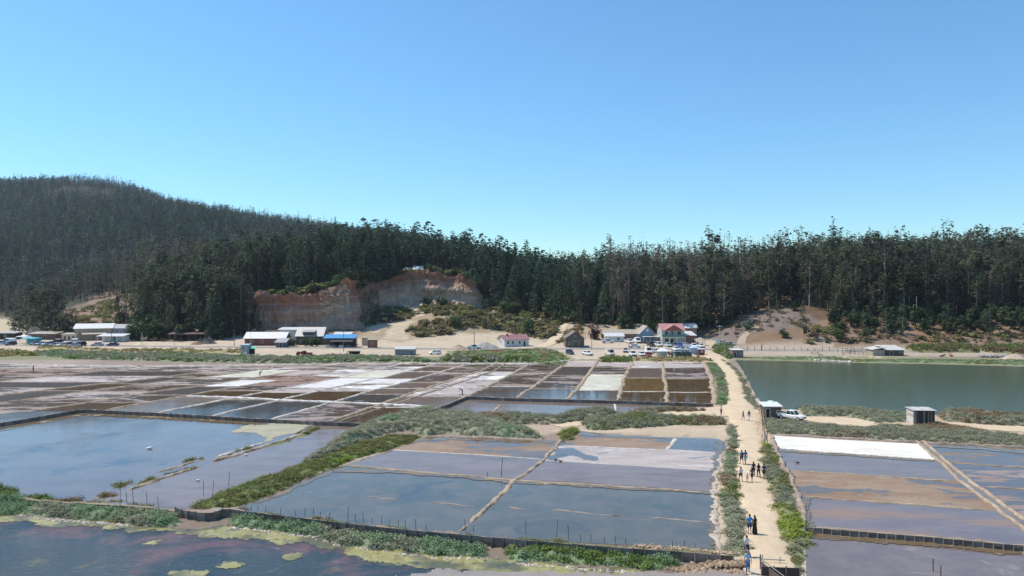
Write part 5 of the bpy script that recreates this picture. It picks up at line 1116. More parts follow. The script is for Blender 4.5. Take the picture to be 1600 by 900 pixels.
r = thing("roadside_kiosk", "low kiosk with a broad white porch roof on white posts beside the blue grey house", "kiosk", (AX(177, 291), 291, 0)); f = MB(); slab(f,-2.6,2.35,3.2,3.05,-5.6,5.6); f.build("roof", WROOF, r)
MB().box(-5,.8,-.3,5,3,2.4).build("wall", PLASTER, r); MB().box(-.5,.72,0,.6,.82,2.1).build("door", paint((.08,.28,.40), .6, "teal_door"), r)
for x in (-5.2,-2.6,0,2.6,5.2): MB().box(x-.08,-2.3,-.3,x+.08,-2.14,2.4).build("post", WHITE, r)
house("hillside_house", "small grey house on stilts with dark windows above the ramada trees", "house", 241, 256, 500, 5, 2.6, ('shed', .5), paint((.20,.21,.22), .8, "grey_wall"), GROOF, [W('f',-1.0,.8,.9,1.2), W('f',1.0,.8,.9,1.2)], loc=(AX(248, 338), 338, ztp(AX(248, 338), 338)+1.2), w=4.6)
house("low_shed", "low brown shed with a pale flat roof behind the teal canopy", "shed", 46, 84, 533, 5, 2.5, ('shed', .5), paint((.15,.09,.075), .85, "brown_wall2"), TAN, [Dr('f',1,0,1,2)], loc=(AX(66, 302), 302, 0), w=11)
house("dark_shed", "dark flat roofed shed behind the white van at the left edge", "shed", 0, 26, 530, 5, 2.6, ('shed', .3), DARK, GROOF, [W('f',0,1,1,1)], loc=(AX(8, 304), 304, 0), w=8)
house("thatched_hut", "small hut with a steep pale thatched roof behind the dark shed", "hut", 42, 54, 526, 4, 2.3, ('gy', 2.6), CREAM, paint((.33,.29,.20), .95, "thatch", .25, 6), [Dr('f',0,0,.9,1.8)], loc=(AX(48, 310), 310, 0), w=3.6)
r, w, D = house("brick_kiosk", "cream kiosk with brick red doors left of the barn", "kiosk", 96, 119, 535, 3.5, 2.7, ('shed', .3), CREAM, TAN, [Dr('f',-1.8,0,1.1,2.1,RUSTW), Dr('f',0,0,1.1,2.1,RUSTW), Dr('f',1.8,0,1.1,2.1,RUSTW)], loc=(AX(108, 296), 296, 0), w=6)
def canopy(name, label, px, row, w, d, h, mat, rh=.5, group=None, sides=None):
    r = thing(name, label, "canopy", G(px, row), 0, group); o = w/2; p = d/2
    f = MB(); f.add([(-o,-p,h),(o,-p,h),(o,p,h),(-o,p,h),(-o*.15,0,h+rh),(o*.15,0,h+rh),(-o,-p,h-.22),(o,-p,h-.22),(o,p,h-.22),(-o,p,h-.22)], [(0,1,5,4),(1,2,5),(2,3,4,5),(3,0,4),(6,7,1,0),(7,8,2,1),(8,9,3,2),(9,6,0,3),(9,8,7,6)]); f.build("cover", mat, r)
    for x in (-o+.06, o-.06):
        for y in (-p+.06, p-.06): MB().tube([(x,y,0),(x,y,h-.22)], .04, 5).build("pole", paint((.5,.5,.5), .5, "pole_metal"), r)
    if sides: MB().box(-o+.1,p-.12,0,o-.1,p-.08,h-.25).build("side_cloth", sides, r)
    return r
TEAL = paint((.06,.40,.48), .6, "teal_cloth", .08)
canopy("canopy", "teal canopy stall in the left car park", 48, 537.5, 6.0, 4, 2.3, TEAL, .5, None, TEAL); canopy("canopy", "white canopy just left of the teal one", 37, 536, 4, 3.4, 2.7, WHITE, .4)
# ramada with clutter
r = thing("ramada", "long low dark ramada with a ragged roof in front of the dense trees", "shelter", (AX(296, 297), 297, 0)); f = MB(); slab(f,-1.8,2.7,3.6,3.2,-8.6,8.6,.2); f.build("roof", wood((.13,.085,.07), axis=0), r); MB().box(-8.2,3.0,-.3,8.2,3.2,2.9).build("back_wall", DKWOOD, r)
for k in range(7): MB().tube([(-8+k*2.65,-1.4,-.2),(-8+k*2.65,-1.4,2.8)], .11, 6).build("post", DKWOOD, r)
for k in range(3): MB().box(-5+k*4,.4,0,-3.4+k*4,1.3,.8).build("table", BROWNW, r)
r = thing("flag", "small red and white flag flying over the ramada roof", "flag", (AX(306, 296), 296, 0)); MB().tube([(0,0,0),(0,0,5.0)], .04, 5).build("pole", GREYW, r); f = MB(); f.prism([(0.04,3.9),(.5,3.75),(1.1,3.95),(1.1,4.4),(.5,4.25),(.04,4.4)], -.02, .02, 'y'); f.build("red_stripe", paint((.62,.06,.10), .7, "red_cloth"), r); f = MB(); f.prism([(.04,4.41),(.5,4.26),(1.1,4.41),(1.1,4.85),(.5,4.7),(.04,4.85)], -.02, .02, 'y'); f.build("white_stripe", WHITE, r)
def heap(name, label, px, row, w, h, c, cat="heap", n=1, dpt=.6, chunk=0, kind=None, loc=None):
    gx, gy = np.meshgrid(np.linspace(-1, 1, 26), np.linspace(-1, 1, 18)); q = np.clip(1-np.hypot(gx, gy), 0, 1)
    sd = RN.randrange(999); z = h*q**.85*(.75+.5*fbm(gx*3+sd, gy*3, sd)) if not chunk else h*np.clip(q*1.6, 0, 1)*(.15+1.1*fbm(gx*chunk+sd, gy*chunk, sd, 3)**1.4*1.6)
    V = np.stack([gx*w/2, gy*w/2*dpt, z-.08], -1).reshape(-1, 3); I = np.arange(gx.size).reshape(gx.shape); Q = np.stack([I[:-1, :-1], I[:-1, 1:], I[1:, 1:], I[1:, :-1]], -1).reshape(-1, 4)
    cv = np.array(c)*(.7+.6*fbm(gx*6+sd, gy*6, sd))[..., None]
    o = link(name, np_mesh(name, V, Q, [EARTH], col=cv.reshape(-1, 3))); o.location = loc or G(px, row); return tag(o, label, cat, kind=kind)
heap("debris_heap", "grey brown heap of branches and scrap right of the ramada", 322, 537, 9, 2.2, (.19,.15,.13), chunk=7); heap("debris_heap", "rusty earth heap below the ramada", 306, 538.5, 5, 1.3, (.33,.20,.12)); heap("sand_heap", "pale yellow sand heap beside the left car park", 219, 539, 5, 1.0, (.62,.56,.33))
heap("gravel_heap", "tan gravel heap beside the road, left one of two", 716, 546, 8, 2.0, (.46,.34,.25)); heap("gravel_heap", "larger grey gravel heap left of the cottage", 758, 544, 11, 2.7, (.36,.33,.30))
# long red building and the houses next to it
r, w, D = house("long_building", "long dark red building with a pale sheet roof and lamp post in front", "building", 381, 447, 540, 6.5, 2.9, ('gx', 2.0), RUSTW, corr((.62,.60,.57), "pale_roof_sheet", var=.08), [W('f',-5,1,1.2,1.1), W('f',-1,1,1.2,1.1), W('f',4,1,1.2,1.1)], w=15.5)
house("white_upper_house", "white house with a flat overhanging roof behind the long red building", "house", 436, 460, 530, 5, 5.4, ('shed', .5), paint((.56,.57,.58), .8, "pale_wall"), WROOF, [W('f',0,3.4,1.2,1.0), W('r',0,3.4,1,1)], loc=(AX(449, 283), 283, 0), w=6, over=.8)
house("grey_lean_to", "dark blue grey lean-to against the right end of the long building", "shed", 431, 446, 543, 3.5, 1.9, ('shed', 1.0), paint((.12,.13,.16), .8, "slate_wall"), GROOF, [Dr('f',0,0,.9,1.7)])
r, w, D = house("dark_wooden_house", "dark wooden house with a stepped grey roof", "house", 462, 505, 539, 8, 3.6, ('gx', 3.0), DKWOOD, GROOF, [W('f',-3.2,1,1.1,1.1), W('f',3.2,1,1.1,1.1), Dr('f',0,0,1,2.1)], w=10.2)
f = MB(); f.prism([(0,3.3),(0,4.9),(2.9,5.4),(2.9,3.3)], -2.6, 1.8, 'x'); f.build("dormer", DKWOOD, r); f = MB(); slab(f,-.4,4.95,3.4,5.75,-2.9,2.1); f.build("dormer_roof", GROOF, r)
r = thing("market_stall", "cluttered stall under a bright blue tarpaulin roof", "stall", (AX(531, 265), 265, 0)); BT = paint((.05,.26,.52), .55, "blue_tarpaulin", .15, 1.2); f = MB(); slab(f,-1.0,3.3,3.4,4.5,-6.0,6.0,.06); f.build("tarpaulin", BT, r)
f = MB(); slab(f,-3.6,2.2,-.9,2.7,-3.0,5.4,.06); f.build("front_awning", paint((.05,.05,.055), .8, "black_netting"), r)
for x in (-5.8,-2,2,5.8): MB().tube([(x,-.9,0),(x,-.9,3.3)], .07, 5).build("post", BROWNW, r); MB().tube([(x,3.2,0),(x,3.2,4.4)], .07, 5).build("post", BROWNW, r)
MB().box(-5.6,3.0,0,5.6,3.15,3.6).build("back_wall", DKWOOD, r)
for k, (x, c_) in enumerate([(-4,(.5,.5,.5)),(-1.6,(.25,.2,.16)),(1,(.62,.6,.56)),(3.6,(.16,.16,.2))]): MB().box(x-.8,-2.6,0,x+.8,-1.8,.9).build("counter", paint(c_, .7, "stall_counter"), r)
house("white_roofed_shed", "small shed with a white roof behind the blue tarpaulin", "shed", 520, 547, 531, 4, 3.9, ('shed', .6), PLASTER, WROOF, [W('f',0,2,1,1)], loc=(AX(534, 276), 276, 0), w=6.2)
house("wooden_kiosk", "small red brown wooden kiosk on the sand right of the blue stall", "kiosk", 574.5, 588, 543.5, 2.4, 2.9, ('shed', .3), wood((.26,.125,.075)), TAN, [Dr('f',0,0,.9,2.0,wood((.2,.1,.06)))], over=.25)
house("wooden_kiosk", "paler tan wooden kiosk half hidden behind the red brown one", "kiosk", 565.5, 575, 540, 2.4, 2.9, ('shed', .3), wood((.40,.30,.20)), TAN, [Dr('f',0,0,.8,1.9,BEIGE)], over=.25)
r, w, D = house("toilet_cabin", "grey cabin with a small window and a green side awning", "cabin", 376, 388, 553.5, 2.4, 3.0, ('shed', .15), paint((.30,.33,.38), .7, "grey_panel", .08), paint((.42,.52,.58), .6, "blue_grey_roof"), [W('f',-.3,1.4,.6,1.0)], over=.15)
f = MB(); slab(f,-.2,1.9,2.2,2.4,1.3,3.6,.06); f.build("awning", paint((.10,.50,.36), .6, "green_cloth"), r); MB().box(1.25,1.2,0,2.6,2.3,2.2).build("annexe", DARK, r); MB().box(-.3,-.25,0,.9,-.02,.7).build("white_box", WHITE, r)
for x in (1.4, 3.5): MB().tube([(x,-.1,0),(x,-.1,1.9)], .04, 5).build("awning_post", GREYW, r)
r, w, D = house("corrugated_shed", "low corrugated metal shed with a pale flat roof at the edge of the pans", "shed", 617, 648, 555, 3.6, 1.9, ('shed', .55), corr((.19,.20,.22), "dark_corrugated", 0, wear=(.30,.28,.26), pitch=.5), corr((.60,.58,.54), "pale_roof_sheet2"), [Dr('f',2.2,0,.8,1.6,DKWOOD)], over=.2)
r = thing("low_platform", "low dark wooden platform with a pale top in the saltbush", "platform", (AX(552.5, DR(556)), DR(556), .5)); MB().box(-2.0,-.2,.9,2.0,1.8,1.05).build("top", GREYW, r)
for x in (-1.9,-.6,.6,1.9): MB().box(x-.09,-.1,-.5,x+.09,.08,.9).build("leg", DARK, r)
MB().box(-1.8,1.4,-.5,1.8,1.5,.9).build("back_board", DARK, r)
# hilltop houses
for (px, Dh, lb, w_, h_) in ((653, 392, "white house with bright roof on the hilltop above the quarry", 5.0, 1.7), (637, 396, "low white roof in the brush left of the hilltop house", 4.4, 1.0)):
    z_ = ztp(AX(px, Dh), Dh); house("hilltop_house", lb, "house", 0, 0, 500, 5, h_, ('gx', 1.8), PLASTER, corr((.66,.65,.63), "white_roof_sheet", var=.1, wear=(.52,.49,.45)), [W('f',0,.6,.8,.8)], loc=(AX(px, Dh), Dh, z_+.9), w=w_, over=.3)
for (px, Dh, lb) in ((392, 334, "small white vehicle shelter among the trees at the left quarry rim"), (418, 333, "second white shelter among the trees, nearer the quarry face")):
    z_ = ztp(AX(px, Dh), Dh); r = thing("roof_shelter", lb, "shelter", (AX(px, Dh), Dh, z_)); f = MB(); slab(f,-1.3,1.5,1.2,2.2,-1.9,1.9); f.build("roof", WROOF, r)
    for x in (-1.8, 1.8):
        for y in (-1.0, 1.0): MB().box(x-.06,y-.06,-.6,x+.06,y+.06,1.6).build("post", GREYW, r)
# lakeside
r, w, D = house("lakeside_hut", "square brown hut with a white flat roof on the lake corner", "hut", 1144.5, 1161.5, 559, 3.2, 2.35, ('shed', .2), wood((.20,.125,.10)), WROOF, [Dr('f',-.9,0,.8,1.8), W('f',.9,1,.7,.7)], over=.25)
MB().box(-3.2,-.9,.05,2.6,-.02,.22).build("deck", GREYW, r)
r, w, D = house("lakeside_shack", "low shack with a broad patched white roof on the far lake shore", "shack", 1385, 1412, 556, 6, 1.9, ('shed', .9), DKWOOD, corr((.66,.63,.58), "patched_roof", wear=(.42,.38,.33)), [Dr('f',-1.2,0,1,1.7), W('f',1.8,.9,.8,.7)], over=.5)
f = MB(); slab_y(f,-7.4,1.95,-3.2,2.75,-.3,5.6); f.build("side_roof", corr((.66,.63,.58), "patched_roof", wear=(.42,.38,.33)), r); MB().box(-7,.4,-.3,-3,5,1.9).build("side_wall", wood((.40,.33,.25)), r)
MB().box(-4.8,1.2,2.72,-3.4,3.4,2.8).build("roof_patch", DARK, r)
# plank hut on the near shore: every board its own
r = thing("plank_hut", "small hut of bare grey planks with a pale sheet roof on the near lake shore", "hut", G(1444, 664.5), math.radians(-4)); w, d, h, rh = 3.3, 2.3, 2.35, .10
MB().box(-w/2+.08,.08,0,w/2-.08,d-.08,h-.1).build("wall", DARK, r)
PLK = [wood((.27,.225,.185)), wood((.075,.058,.05)), wood((.42,.37,.31))]
n = 15
for k in range(n):
    x = -w/2+k*w/n; t_ = RN.uniform(-.02, .03); MB().box(x+.012,-.02+t_,.02+RN.uniform(0, .06),x+w/n-.012,.05+t_,h+RN.uniform(-.06, .03)).build("plank", PLK[RN.choice((0,1,1,1,2))], r)
WP_LIT = [wood((.60,.555,.49), axis=1), wood((.50,.46,.40), axis=1)]  # left side boards paler: the sunlit side is put into the wood colour
for k in range(9):
    z = .05+k*.255; MB().box(-w/2-.03,.0,z,-w/2+.04,d,z+.235).build("plank", WP_LIT[k % 2], r); MB().box(w/2-.04,.06,z,w/2+.03,d,z+.235).build("plank", PLK[0], r)
for k in range(5):
    f = MB(); x0 = -w/2-.2+k*.74; slab(f,-.25,h+.02+.012*(k % 2),d+.25,h+rh+.05+.012*(k % 2),x0,x0+.78,.04); f.build("roof_sheet", corr((.64,.59,.52) if k % 2 else (.54,.49,.43), "old_roof_sheet"), r)
MB().box(-1.7,-1.0,.0,.0,-.08,.12).build("step", paint((.6,.58,.54), .8, "pale_step"), r)
# salt seller's hut next to the pickup
r, w, D = house("salt_hut", "low dark hut with a white sheet roof beside the white pickup", "hut", 1195, 1221, 654, 2.5, 1.95, ('shed', .3), wood((.125,.085,.075), axis=0), corr((.74,.72,.69), "white_sheet", var=.1), [Dr('f',-.9,.05,.8,1.7), W('f',.9,.8,.7,.6)], over=.2)
f = MB()
for k in range(8):
    h0, h1 = .16*math.sin(k/8*math.pi)**.6, .16*math.sin((k+1)/8*math.pi)**.6; x0, x1 = .25+k*.14, .25+(k+1)*.14
    f.add([(x0,2.0,2.2+h0),(x1,2.0,2.2+h1),(x1,3.5,2.38+h1*.9),(x0,3.5,2.38+h0*.9),(x0,2.0,2.14),(x1,2.0,2.14),(x1,3.5,2.3),(x0,3.5,2.3)], [(0,1,2,3),(4,5,1,0),(7,3,2,6),(7,6,5,4)])
f.build("tarpaulin", paint((.45,.62,.56), .6, "mint_tarpaulin", .3, 3), r)
# ------------------------------------------------------------------ vehicles
TYRE = paint((.02,.02,.02), .85, "tyre_rubber"); RIM = paint((.45,.45,.46), .4, "wheel_rim"); TRIM = paint((.03,.03,.033), .7, "black_trim")
LAMP = paint((.75,.75,.72), .2, "headlamp"); TAIL = paint((.35,.02,.02), .3, "tail_lamp")
KINDS = {  # stations: x, low, high, half width ; greenhouse: x0,x1 at belt, x0,x1 at roof, belt, roof
 'sedan': ([(-2.2,.42,.80,.74),(-2.0,.30,.92,.84),(-1.2,.24,.96,.88),(0,.24,.95,.88),(1.0,.24,.92,.88),(1.9,.28,.78,.84),(2.15,.40,.62,.72)], (-1.55,1.05,-.95,.30,.93,1.43), 1.35),
 'hatch': ([(-1.9,.40,.88,.74),(-1.75,.28,.98,.82),(-1.0,.24,.98,.85),(0,.24,.97,.85),(.9,.24,.94,.85),(1.7,.28,.78,.80),(1.9,.40,.62,.68)], (-1.78,1.0,-1.45,.25,.95,1.50), 1.2),
 'suv':   ([(-2.2,.5,1.0,.80),(-2.05,.36,1.1,.90),(-1.2,.34,1.1,.93),(0,.34,1.09,.93),(1.0,.34,1.07,.93),(2.0,.38,.95,.89),(2.2,.5,.75,.78)], (-2.05,1.05,-1.75,.40,1.07,1.75), 1.4),
 'pickup':([(-2.5,.52,.98,.84),(-2.4,.44,1.0,.88),(-1.2,.42,1.0,.91),(.0,.42,1.0,.91),(1.0,.42,1.02,.91),(2.1,.44,.96,.88),(2.45,.52,.78,.80)], (-.75,1.25,-.55,.62,1.0,1.72), 1.55),
 'van':   ([(-2.45,.5,1.25,.86),(-2.4,.38,1.35,.94),(-1.2,.34,1.35,.96),(0,.34,1.35,.96),(1.2,.34,1.3,.96),(2.2,.38,1.05,.92),(2.45,.5,.8,.8)], (-2.38,1.75,-2.3,1.0,1.3,2.15), 1.5)}
_vm = {}
def cyl(mb, c, r, w_, n=14):
    mb.tube([(c[0], c[1]-w_/2, c[2]), (c[0], c[1]+w_/2, c[2])], r, n)
def vehicle_meshes(kind, color):
    if (kind, color) in _vm: return _vm[(kind, color)]
    st, gh, wb = KINDS[kind]; m = paint(color, .28, "car_paint", .03); body = MB(); V = []
    for (x, lo, hi, hw) in st:
        V += [(x,-hw*.9,lo),(x,-hw,lo+(hi-lo)*.3),(x,-hw*.985,hi-(hi-lo)*.18),(x,-hw*.86,hi),(x,hw*.86,hi),(x,hw*.985,hi-(hi-lo)*.18),(x,hw,lo+(hi-lo)*.3),(x,hw*.9,lo)]
    Fs = [tuple(range(8)), tuple(range(len(V)-1, len(V)-9, -1))]
    for i in range(len(st)-1):
        for k in range(8): Fs.append((i*8+k, i*8+(k+1) % 8, (i+1)*8+(k+1) % 8, (i+1)*8+k))
    body.add(V, Fs); x0, x1, r0, r1, zb, zr = gh; hw = max(s[3] for s in st); a, c = hw*.87, hw*.74
    belt = [(x0,-a,zb-.04),(x1,-a,zb-.04),(x1,a,zb-.04),(x0,a,zb-.04)]; top = [(r0,-c,zr-.05),(r1,-c,zr-.05),(r1,c,zr-.05),(r0,c,zr-.05)]
    for i in range(4): body.tube([belt[i], top[i]], .055, 5)
    for s in (-1, 1):
        for q in ((.5,) if kind != 'van' else (.4, .72)):
            body.tube([(x0+(x1-x0)*q, s*a, zb-.04), (r0+(r1-r0)*q, s*c, zr-.05)], .05, 5)
    if kind == 'van': body.add([(x0,-a-.012,zb),(x0+2.2,-a-.012,zb),(r0+2.2,-c-.012,zr-.05),(r0,-c-.012,zr-.05),(x0,a+.012,zb),(x0+2.2,a+.012,zb),(r0+2.2,c+.012,zr-.05),(r0,c+.012,zr-.05)], [(0,1,2,3),(4,5,6,7),(0,3,7,4)])
    parts = [("body", body.mesh("car_body", m, False))]
    gl = MB(); gl.add(belt+top, [(0,1,2,3),(7,6,5,4),(0,4,5,1),(1,5,6,2),(2,6,7,3),(3,7,4,0)]); parts.append(("windows", gl.mesh("car_windows", GL)))
    rf = MB(); e = .03; rf.add([(r0-e,-c-e,zr-.05),(r1+e,-c-e,zr-.05),(r1+e,c+e,zr-.05),(r0-e,c+e,zr-.05),(r0+.15,-c+.1,zr+.03),(r1-.15,-c+.1,zr+.03),(r1-.15,c-.1,zr+.03),(r0+.15,c-.1,zr+.03)], [(3,2,1,0),(4,5,6,7),(0,1,5,4),(1,2,6,5),(2,3,7,6),(3,0,4,7)]); parts.append(("roof", rf.mesh("car_roof", m)))
    if kind == 'pickup':
        bd = MB()
        for s in (-1, 1): bd.box(-2.42,s*.84-.05,.99,-.8,s*.84+.05,1.16)
        bd.box(-2.46,-.8,.99,-2.38,.8,1.16); parts.append(("cargo_rail", bd.mesh("cargo_rail", m))); parts.append(("cargo_bed", MB().box(-2.37,-.78,.985,-.8,.78,1.012).mesh("cargo_bed", TRIM)))
    R_ = .36 if kind in ('suv', 'pickup', 'van') else .31; tw = MB(); cyl(tw, (0,0,0), R_, .24); ri = MB(); cyl(ri, (0,0,0), R_*.62, .26)
    wm, rm = tw.mesh("tyre", TYRE), ri.mesh("rim", RIM); xf, xr = st[-1][0], st[0][0]; zl = (st[-2][2]+st[-2][1])/2+.12; hwf = st[-2][3]; zt_ = (st[1][2]+st[1][1])/2+.15; hwr = st[1][3]
    hl = [MB().box(xf-.16,s*hwf*.72-.18,zl-.09,xf-.02,s*hwf*.72+.18,zl+.09).mesh("headlight", LAMP) for s in (-1, 1)]
    tl = [MB().box(xr+.0,s*hwr*.78-.14,zt_-.12,xr+.14,s*hwr*.78+.14,zt_+.12).mesh("tail_light", TAIL) for s in (-1, 1)]
    bp = [MB().box(xf-.12,-hwf*.8,st[-1][1]-.10,xf+.04,hwf*.8,st[-1][1]+.14).mesh("bumper", TRIM), MB().box(xr-.04,-hwr*.8,st[0][1]-.10,xr+.12,hwr*.8,st[0][1]+.14).mesh("bumper", TRIM)]
    wheels = [(sx*wb+.02, s*(hw-.12), R_) for sx in (-1, 1) for s in (-1, 1)]
    _vm[(kind, color)] = (parts, wm, rm, wheels, hl, tl, bp); return _vm[(kind, color)]
def vehicle(kind, color, px, row, deg, label, cat=None, group=None, name=None, sc_=1.0):
    g = G(px, row); g = (g[0], g[1], max(0.03, ztp(g[0], g[1])+.03)); nm = name or {'sedan': 'parked_car', 'hatch': 'parked_car', 'suv': 'parked_suv', 'pickup': 'pickup_truck', 'van': 'parked_van'}[kind]
    r = thing(nm, label, cat or {'pickup': 'pickup', 'van': 'van'}.get(kind, 'car'), g, math.radians(deg), group); r.scale = (sc_,)*3
    parts, wm, rm, wh, hl, tl, bp = vehicle_meshes(kind, color)
    for n_, me in parts: link(n_, me, r)
    for p in wh:
        o = link("wheel", wm, r); o.location = p; link("rim", rm, o)
    for me in hl: link("headlight", me, r)
    for me in tl: link("tail_light", me, r)
    for me in bp: link("bumper", me, r)
    return r
WT, SV, NV, BK, DR_, LB, GY, BE, BL, MR = (.80,.80,.78), (.48,.50,.52), (.03,.04,.09), (.015,.015,.017), (.28,.02,.025), (.32,.42,.52), (.14,.145,.15), (.62,.58,.50), (.04,.10,.42), (.10,.03,.035)
CP = "cars in the car park by the two storey house"; CL_ = "cars in the left car park"
for kd, c_, px, row, deg, lb in [
  ('hatch',NV,890.5,553.5,-70,"dark navy hatchback alone at the left end of the sandy car park"), ('sedan',WT,918,555,-60,"white saloon second from the left on the sandy car park"),
  ('van',BE,953,556,-75,"cream minivan standing alone below the green verge"), ('hatch',SV,977.5,550.5,-100,"silver hatchback at the road edge left of the white row"),
  ('sedan',WT,992,543.6,5,"white saloon parked side on beside the road"), ('pickup',WT,949.5,536,10,"white pickup in front of the white annexe"),
  ('suv',WT,984,536.5,-80,"white off-roader under the long tan roof"), ('van',WT,996,536,-85,"white van beside the blue gabled house"),
  ('suv',WT,989,556.5,-88,"white off-roader at the left end of the front row"), ('hatch',WT,1003,556.5,-88,"white hatchback between the off-roader and the red car"),
  ('van',WT,1013,552.5,-90,"white van right behind the dark red car"), ('hatch',DR_,1013.4,558,-90,"dark red car in the front row"),
  ('sedan',SV,1024.5,551.5,-60,"silver saloon right of the dark red car"), ('suv',BK,1017,541.5,-80,"black off-roader in front of the blue veranda"),
  ('suv',WT,1029,541.5,-75,"white off-roader right of the black one"), ('sedan',(.55,.60,.55),1044,541.8,-85,"pale green saloon in front of the two storey house"),
  ('hatch',GY,1053.5,542,-85,"dark grey hatchback behind the net fence"), ('hatch',BL,1062,542,-85,"bright blue car behind the net fence"),
  ('sedan',SV,1073,542,-85,"silver saloon right of the blue car"), ('hatch',WT,1084.5,543,-85,"white hatchback left of the gazebo"), ('sedan',WT,1095.5,543,-85,"white saloon in front of the gazebo"),
  ('hatch',WT,1056.5,548,-80,"white hatchback close behind the left end of the net fence"), ('sedan',LB,1066,548.5,-85,"light blue saloon close behind the middle of the net fence"), ('hatch',SV,1076,548.5,-95,"silver hatchback close behind the right end of the net fence"),
  ('suv',SV,1139.5,541,10,"silver off-roader behind the bushes at the start of the path"), ('pickup',WT,1129,539,15,"white pickup behind the silver off-roader")]:
    vehicle(kd, c_, px, row, deg, lb, group=CP)
for kd, c_, px, row, deg, lb in [
  ('van',WT,14,537,-165,"big white van at the far left of the left car park"), ('hatch',MR,17,539.5,-120,"maroon hatchback in front of the big white van"), ('sedan',LB,2,538,-150,"pale blue saloon cut off by the left edge"),
  ('hatch',GY,55,539,-100,"grey hatchback in front of the teal canopy"), ('sedan',LB,64,539.5,-110,"light blue saloon right of the teal canopy"), ('hatch',SV,72,540,-100,"silver hatchback in the middle of the left row"),
  ('sedan',GY,79,539,-110,"grey saloon in the middle of the left row"), ('suv',BK,89,536.5,-170,"dark off-roader behind the left row"), ('sedan',SV,87,541,-150,"silver grey saloon in front of the dark off-roader"),
  ('sedan',WT,98,541,-120,"white saloon in front of the cream kiosk"), ('hatch',MR,107,541,-100,"brown hatchback beside the white saloon"), ('suv',WT,115,536.5,-175,"white off-roader in front of the barn doors"),
  ('sedan',SV,115.5,542,-140,"silver saloon at the right end of the left row"), ('suv',BK,126,541,-100,"black off-roader at the right end of the left row"), ('sedan',SV,152,540.5,-165,"low silver saloon alone in front of the barn"),
  ('sedan',NV,176,540.5,-175,"dark saloon in front of the white porch kiosk")]:
    vehicle(kd, c_, px, row, deg, lb, group=CL_)
vehicle('hatch', WT, 680, 554, 170, "white car alone on the grass right of the corrugated shed"); vehicle('pickup', WT, 740, 545.5, 15, "white pickup between the two gravel heaps")
vehicle('pickup', WT, 1236.5, 655.5, -45, "white double cab pickup on the sand beside the salt hut", sc_=.9)
# tractor with red implement
r = thing("tractor", "old red tractor and hay rake parked on the sand", "tractor", (AX(471, DR(555)), DR(555), 0), math.radians(170)); RP = paint((.32,.05,.04), .5, "red_machine", .2)
MB().box(-.2,-.3,.6,1.5,.3,1.15).build("bonnet", RP, r); MB().box(-.9,-.35,.6,-.2,.35,.9).build("seat_deck", TRIM, r); MB().tube([(1.1,0,1.15),(1.1,0,1.8)], .04).build("exhaust", TRIM, r)
for (x, y, R_) in ((-.8,-.65,.72),(-.8,.65,.72),(1.2,-.5,.42),(1.2,.5,.42)):
    t_ = MB(); cyl(t_, (0,0,0), R_, .28); o = t_.build("wheel", TYRE, r); o.location = (x, y, R_); t_ = MB(); cyl(t_, (0,0,0), R_*.5, .3); t_.build("rim", RP, o)
f = MB(); f.tube([(-1.2,0,.6),(-3.6,0,.6)], .06); f.tube([(-2.2,-1,.5),(-3.6,1,.9)], .05); f.tube([(-2.2,1,.5),(-3.6,-1,.9)], .05); f.build("hitch_frame", RP, r)
for x in (-2.2,-2.9,-3.6):
    t_ = MB(); cyl(t_, (0,0,0), .5, .06); o = t_.build("rake_wheel", RP, r); o.location = (x, .4, .55)
# stalls, tents and screens of the car park
canopy("market_tent", "white pyramid tent at the front of the car park", 1036, 558, 3.4, 3.4, 2.0, WHITE, 1.0, None, WHITE); canopy("market_tent", "blue and white market tent at the head of the path", 1085, 553.5, 3.0, 3, 2.3, paint((.42,.56,.80), .6, "blue_white_cloth"), .5, None, paint((.55,.66,.84), .6, "blue_white_cloth2"))
r = thing("red_kiosk", "small maroon kiosk with a white roof and pale hatch at the head of the path", "kiosk", G(1096.7, 555)); MB().box(-.95,0,0,.95,1.8,1.9).build("wall", MR and paint((.12,.03,.035), .7, "maroon_wall"), r); MB().box(-1.05,-.12,1.9,1.05,1.9,2.02).build("roof", WHITE, r); MB().box(-.45,-.04,.8,.45,-.002,1.6).build("hatch", paint((.42,.32,.32), .7, "hatch_board"), r)
r = thing("net_fence", "dark green screen fence hung with pale cloths in front of the car park", "fence", G(1065.5, 558)); NET = paint((.055,.075,.07), .9, "shade_net", .2, 4)
for k in range(4): MB().box(-3.3+k*1.62,-.02,.05,-1.76+k*1.62,.02,1.75).build("panel", NET, r)
for k in range(5): MB().tube([(-3.35+k*1.62,.06,-.2),(-3.35+k*1.62,.06,2.5)], .05, 5).build("post", DKWOOD, r)
for k in range(7): MB().box(-3.1+k*.92,-.06,1.5+.12*(k % 3),-2.6+k*.92,-.03,2.2+.12*(k % 2)).build("hung_cloth", (paint((.60,.64,.68), .7, "pale_cloth"), paint((.42,.50,.60), .7, "bluish_cloth"))[k % 2], r)
o = link("maroon_bush", np_mesh("maroon_bush", *bush(np.random.RandomState(3), 1.9, .9, 160, (.10,.03,.035), .3)[0][:2], [LEAF], col=bush(np.random.RandomState(3), 1.9, .9, 160, (.10,.03,.035), .3)[0][2])); o.location = G(1046, 557); tag(o, "maroon leaved shrub between the white tent and the screen fence", "shrub")
def posts(name, label, px, row, h, mat, rad=.12, cat="post", top=None):
    r = thing(name, label, cat, (*G(px, row)[:2], max(0, ztp(*G(px, row)[:2])) if row > 534 else 0)); MB().tube([(0,0,-.3),(0,0,h)], [rad, rad*.8], 7).build("shaft", mat, r); return r
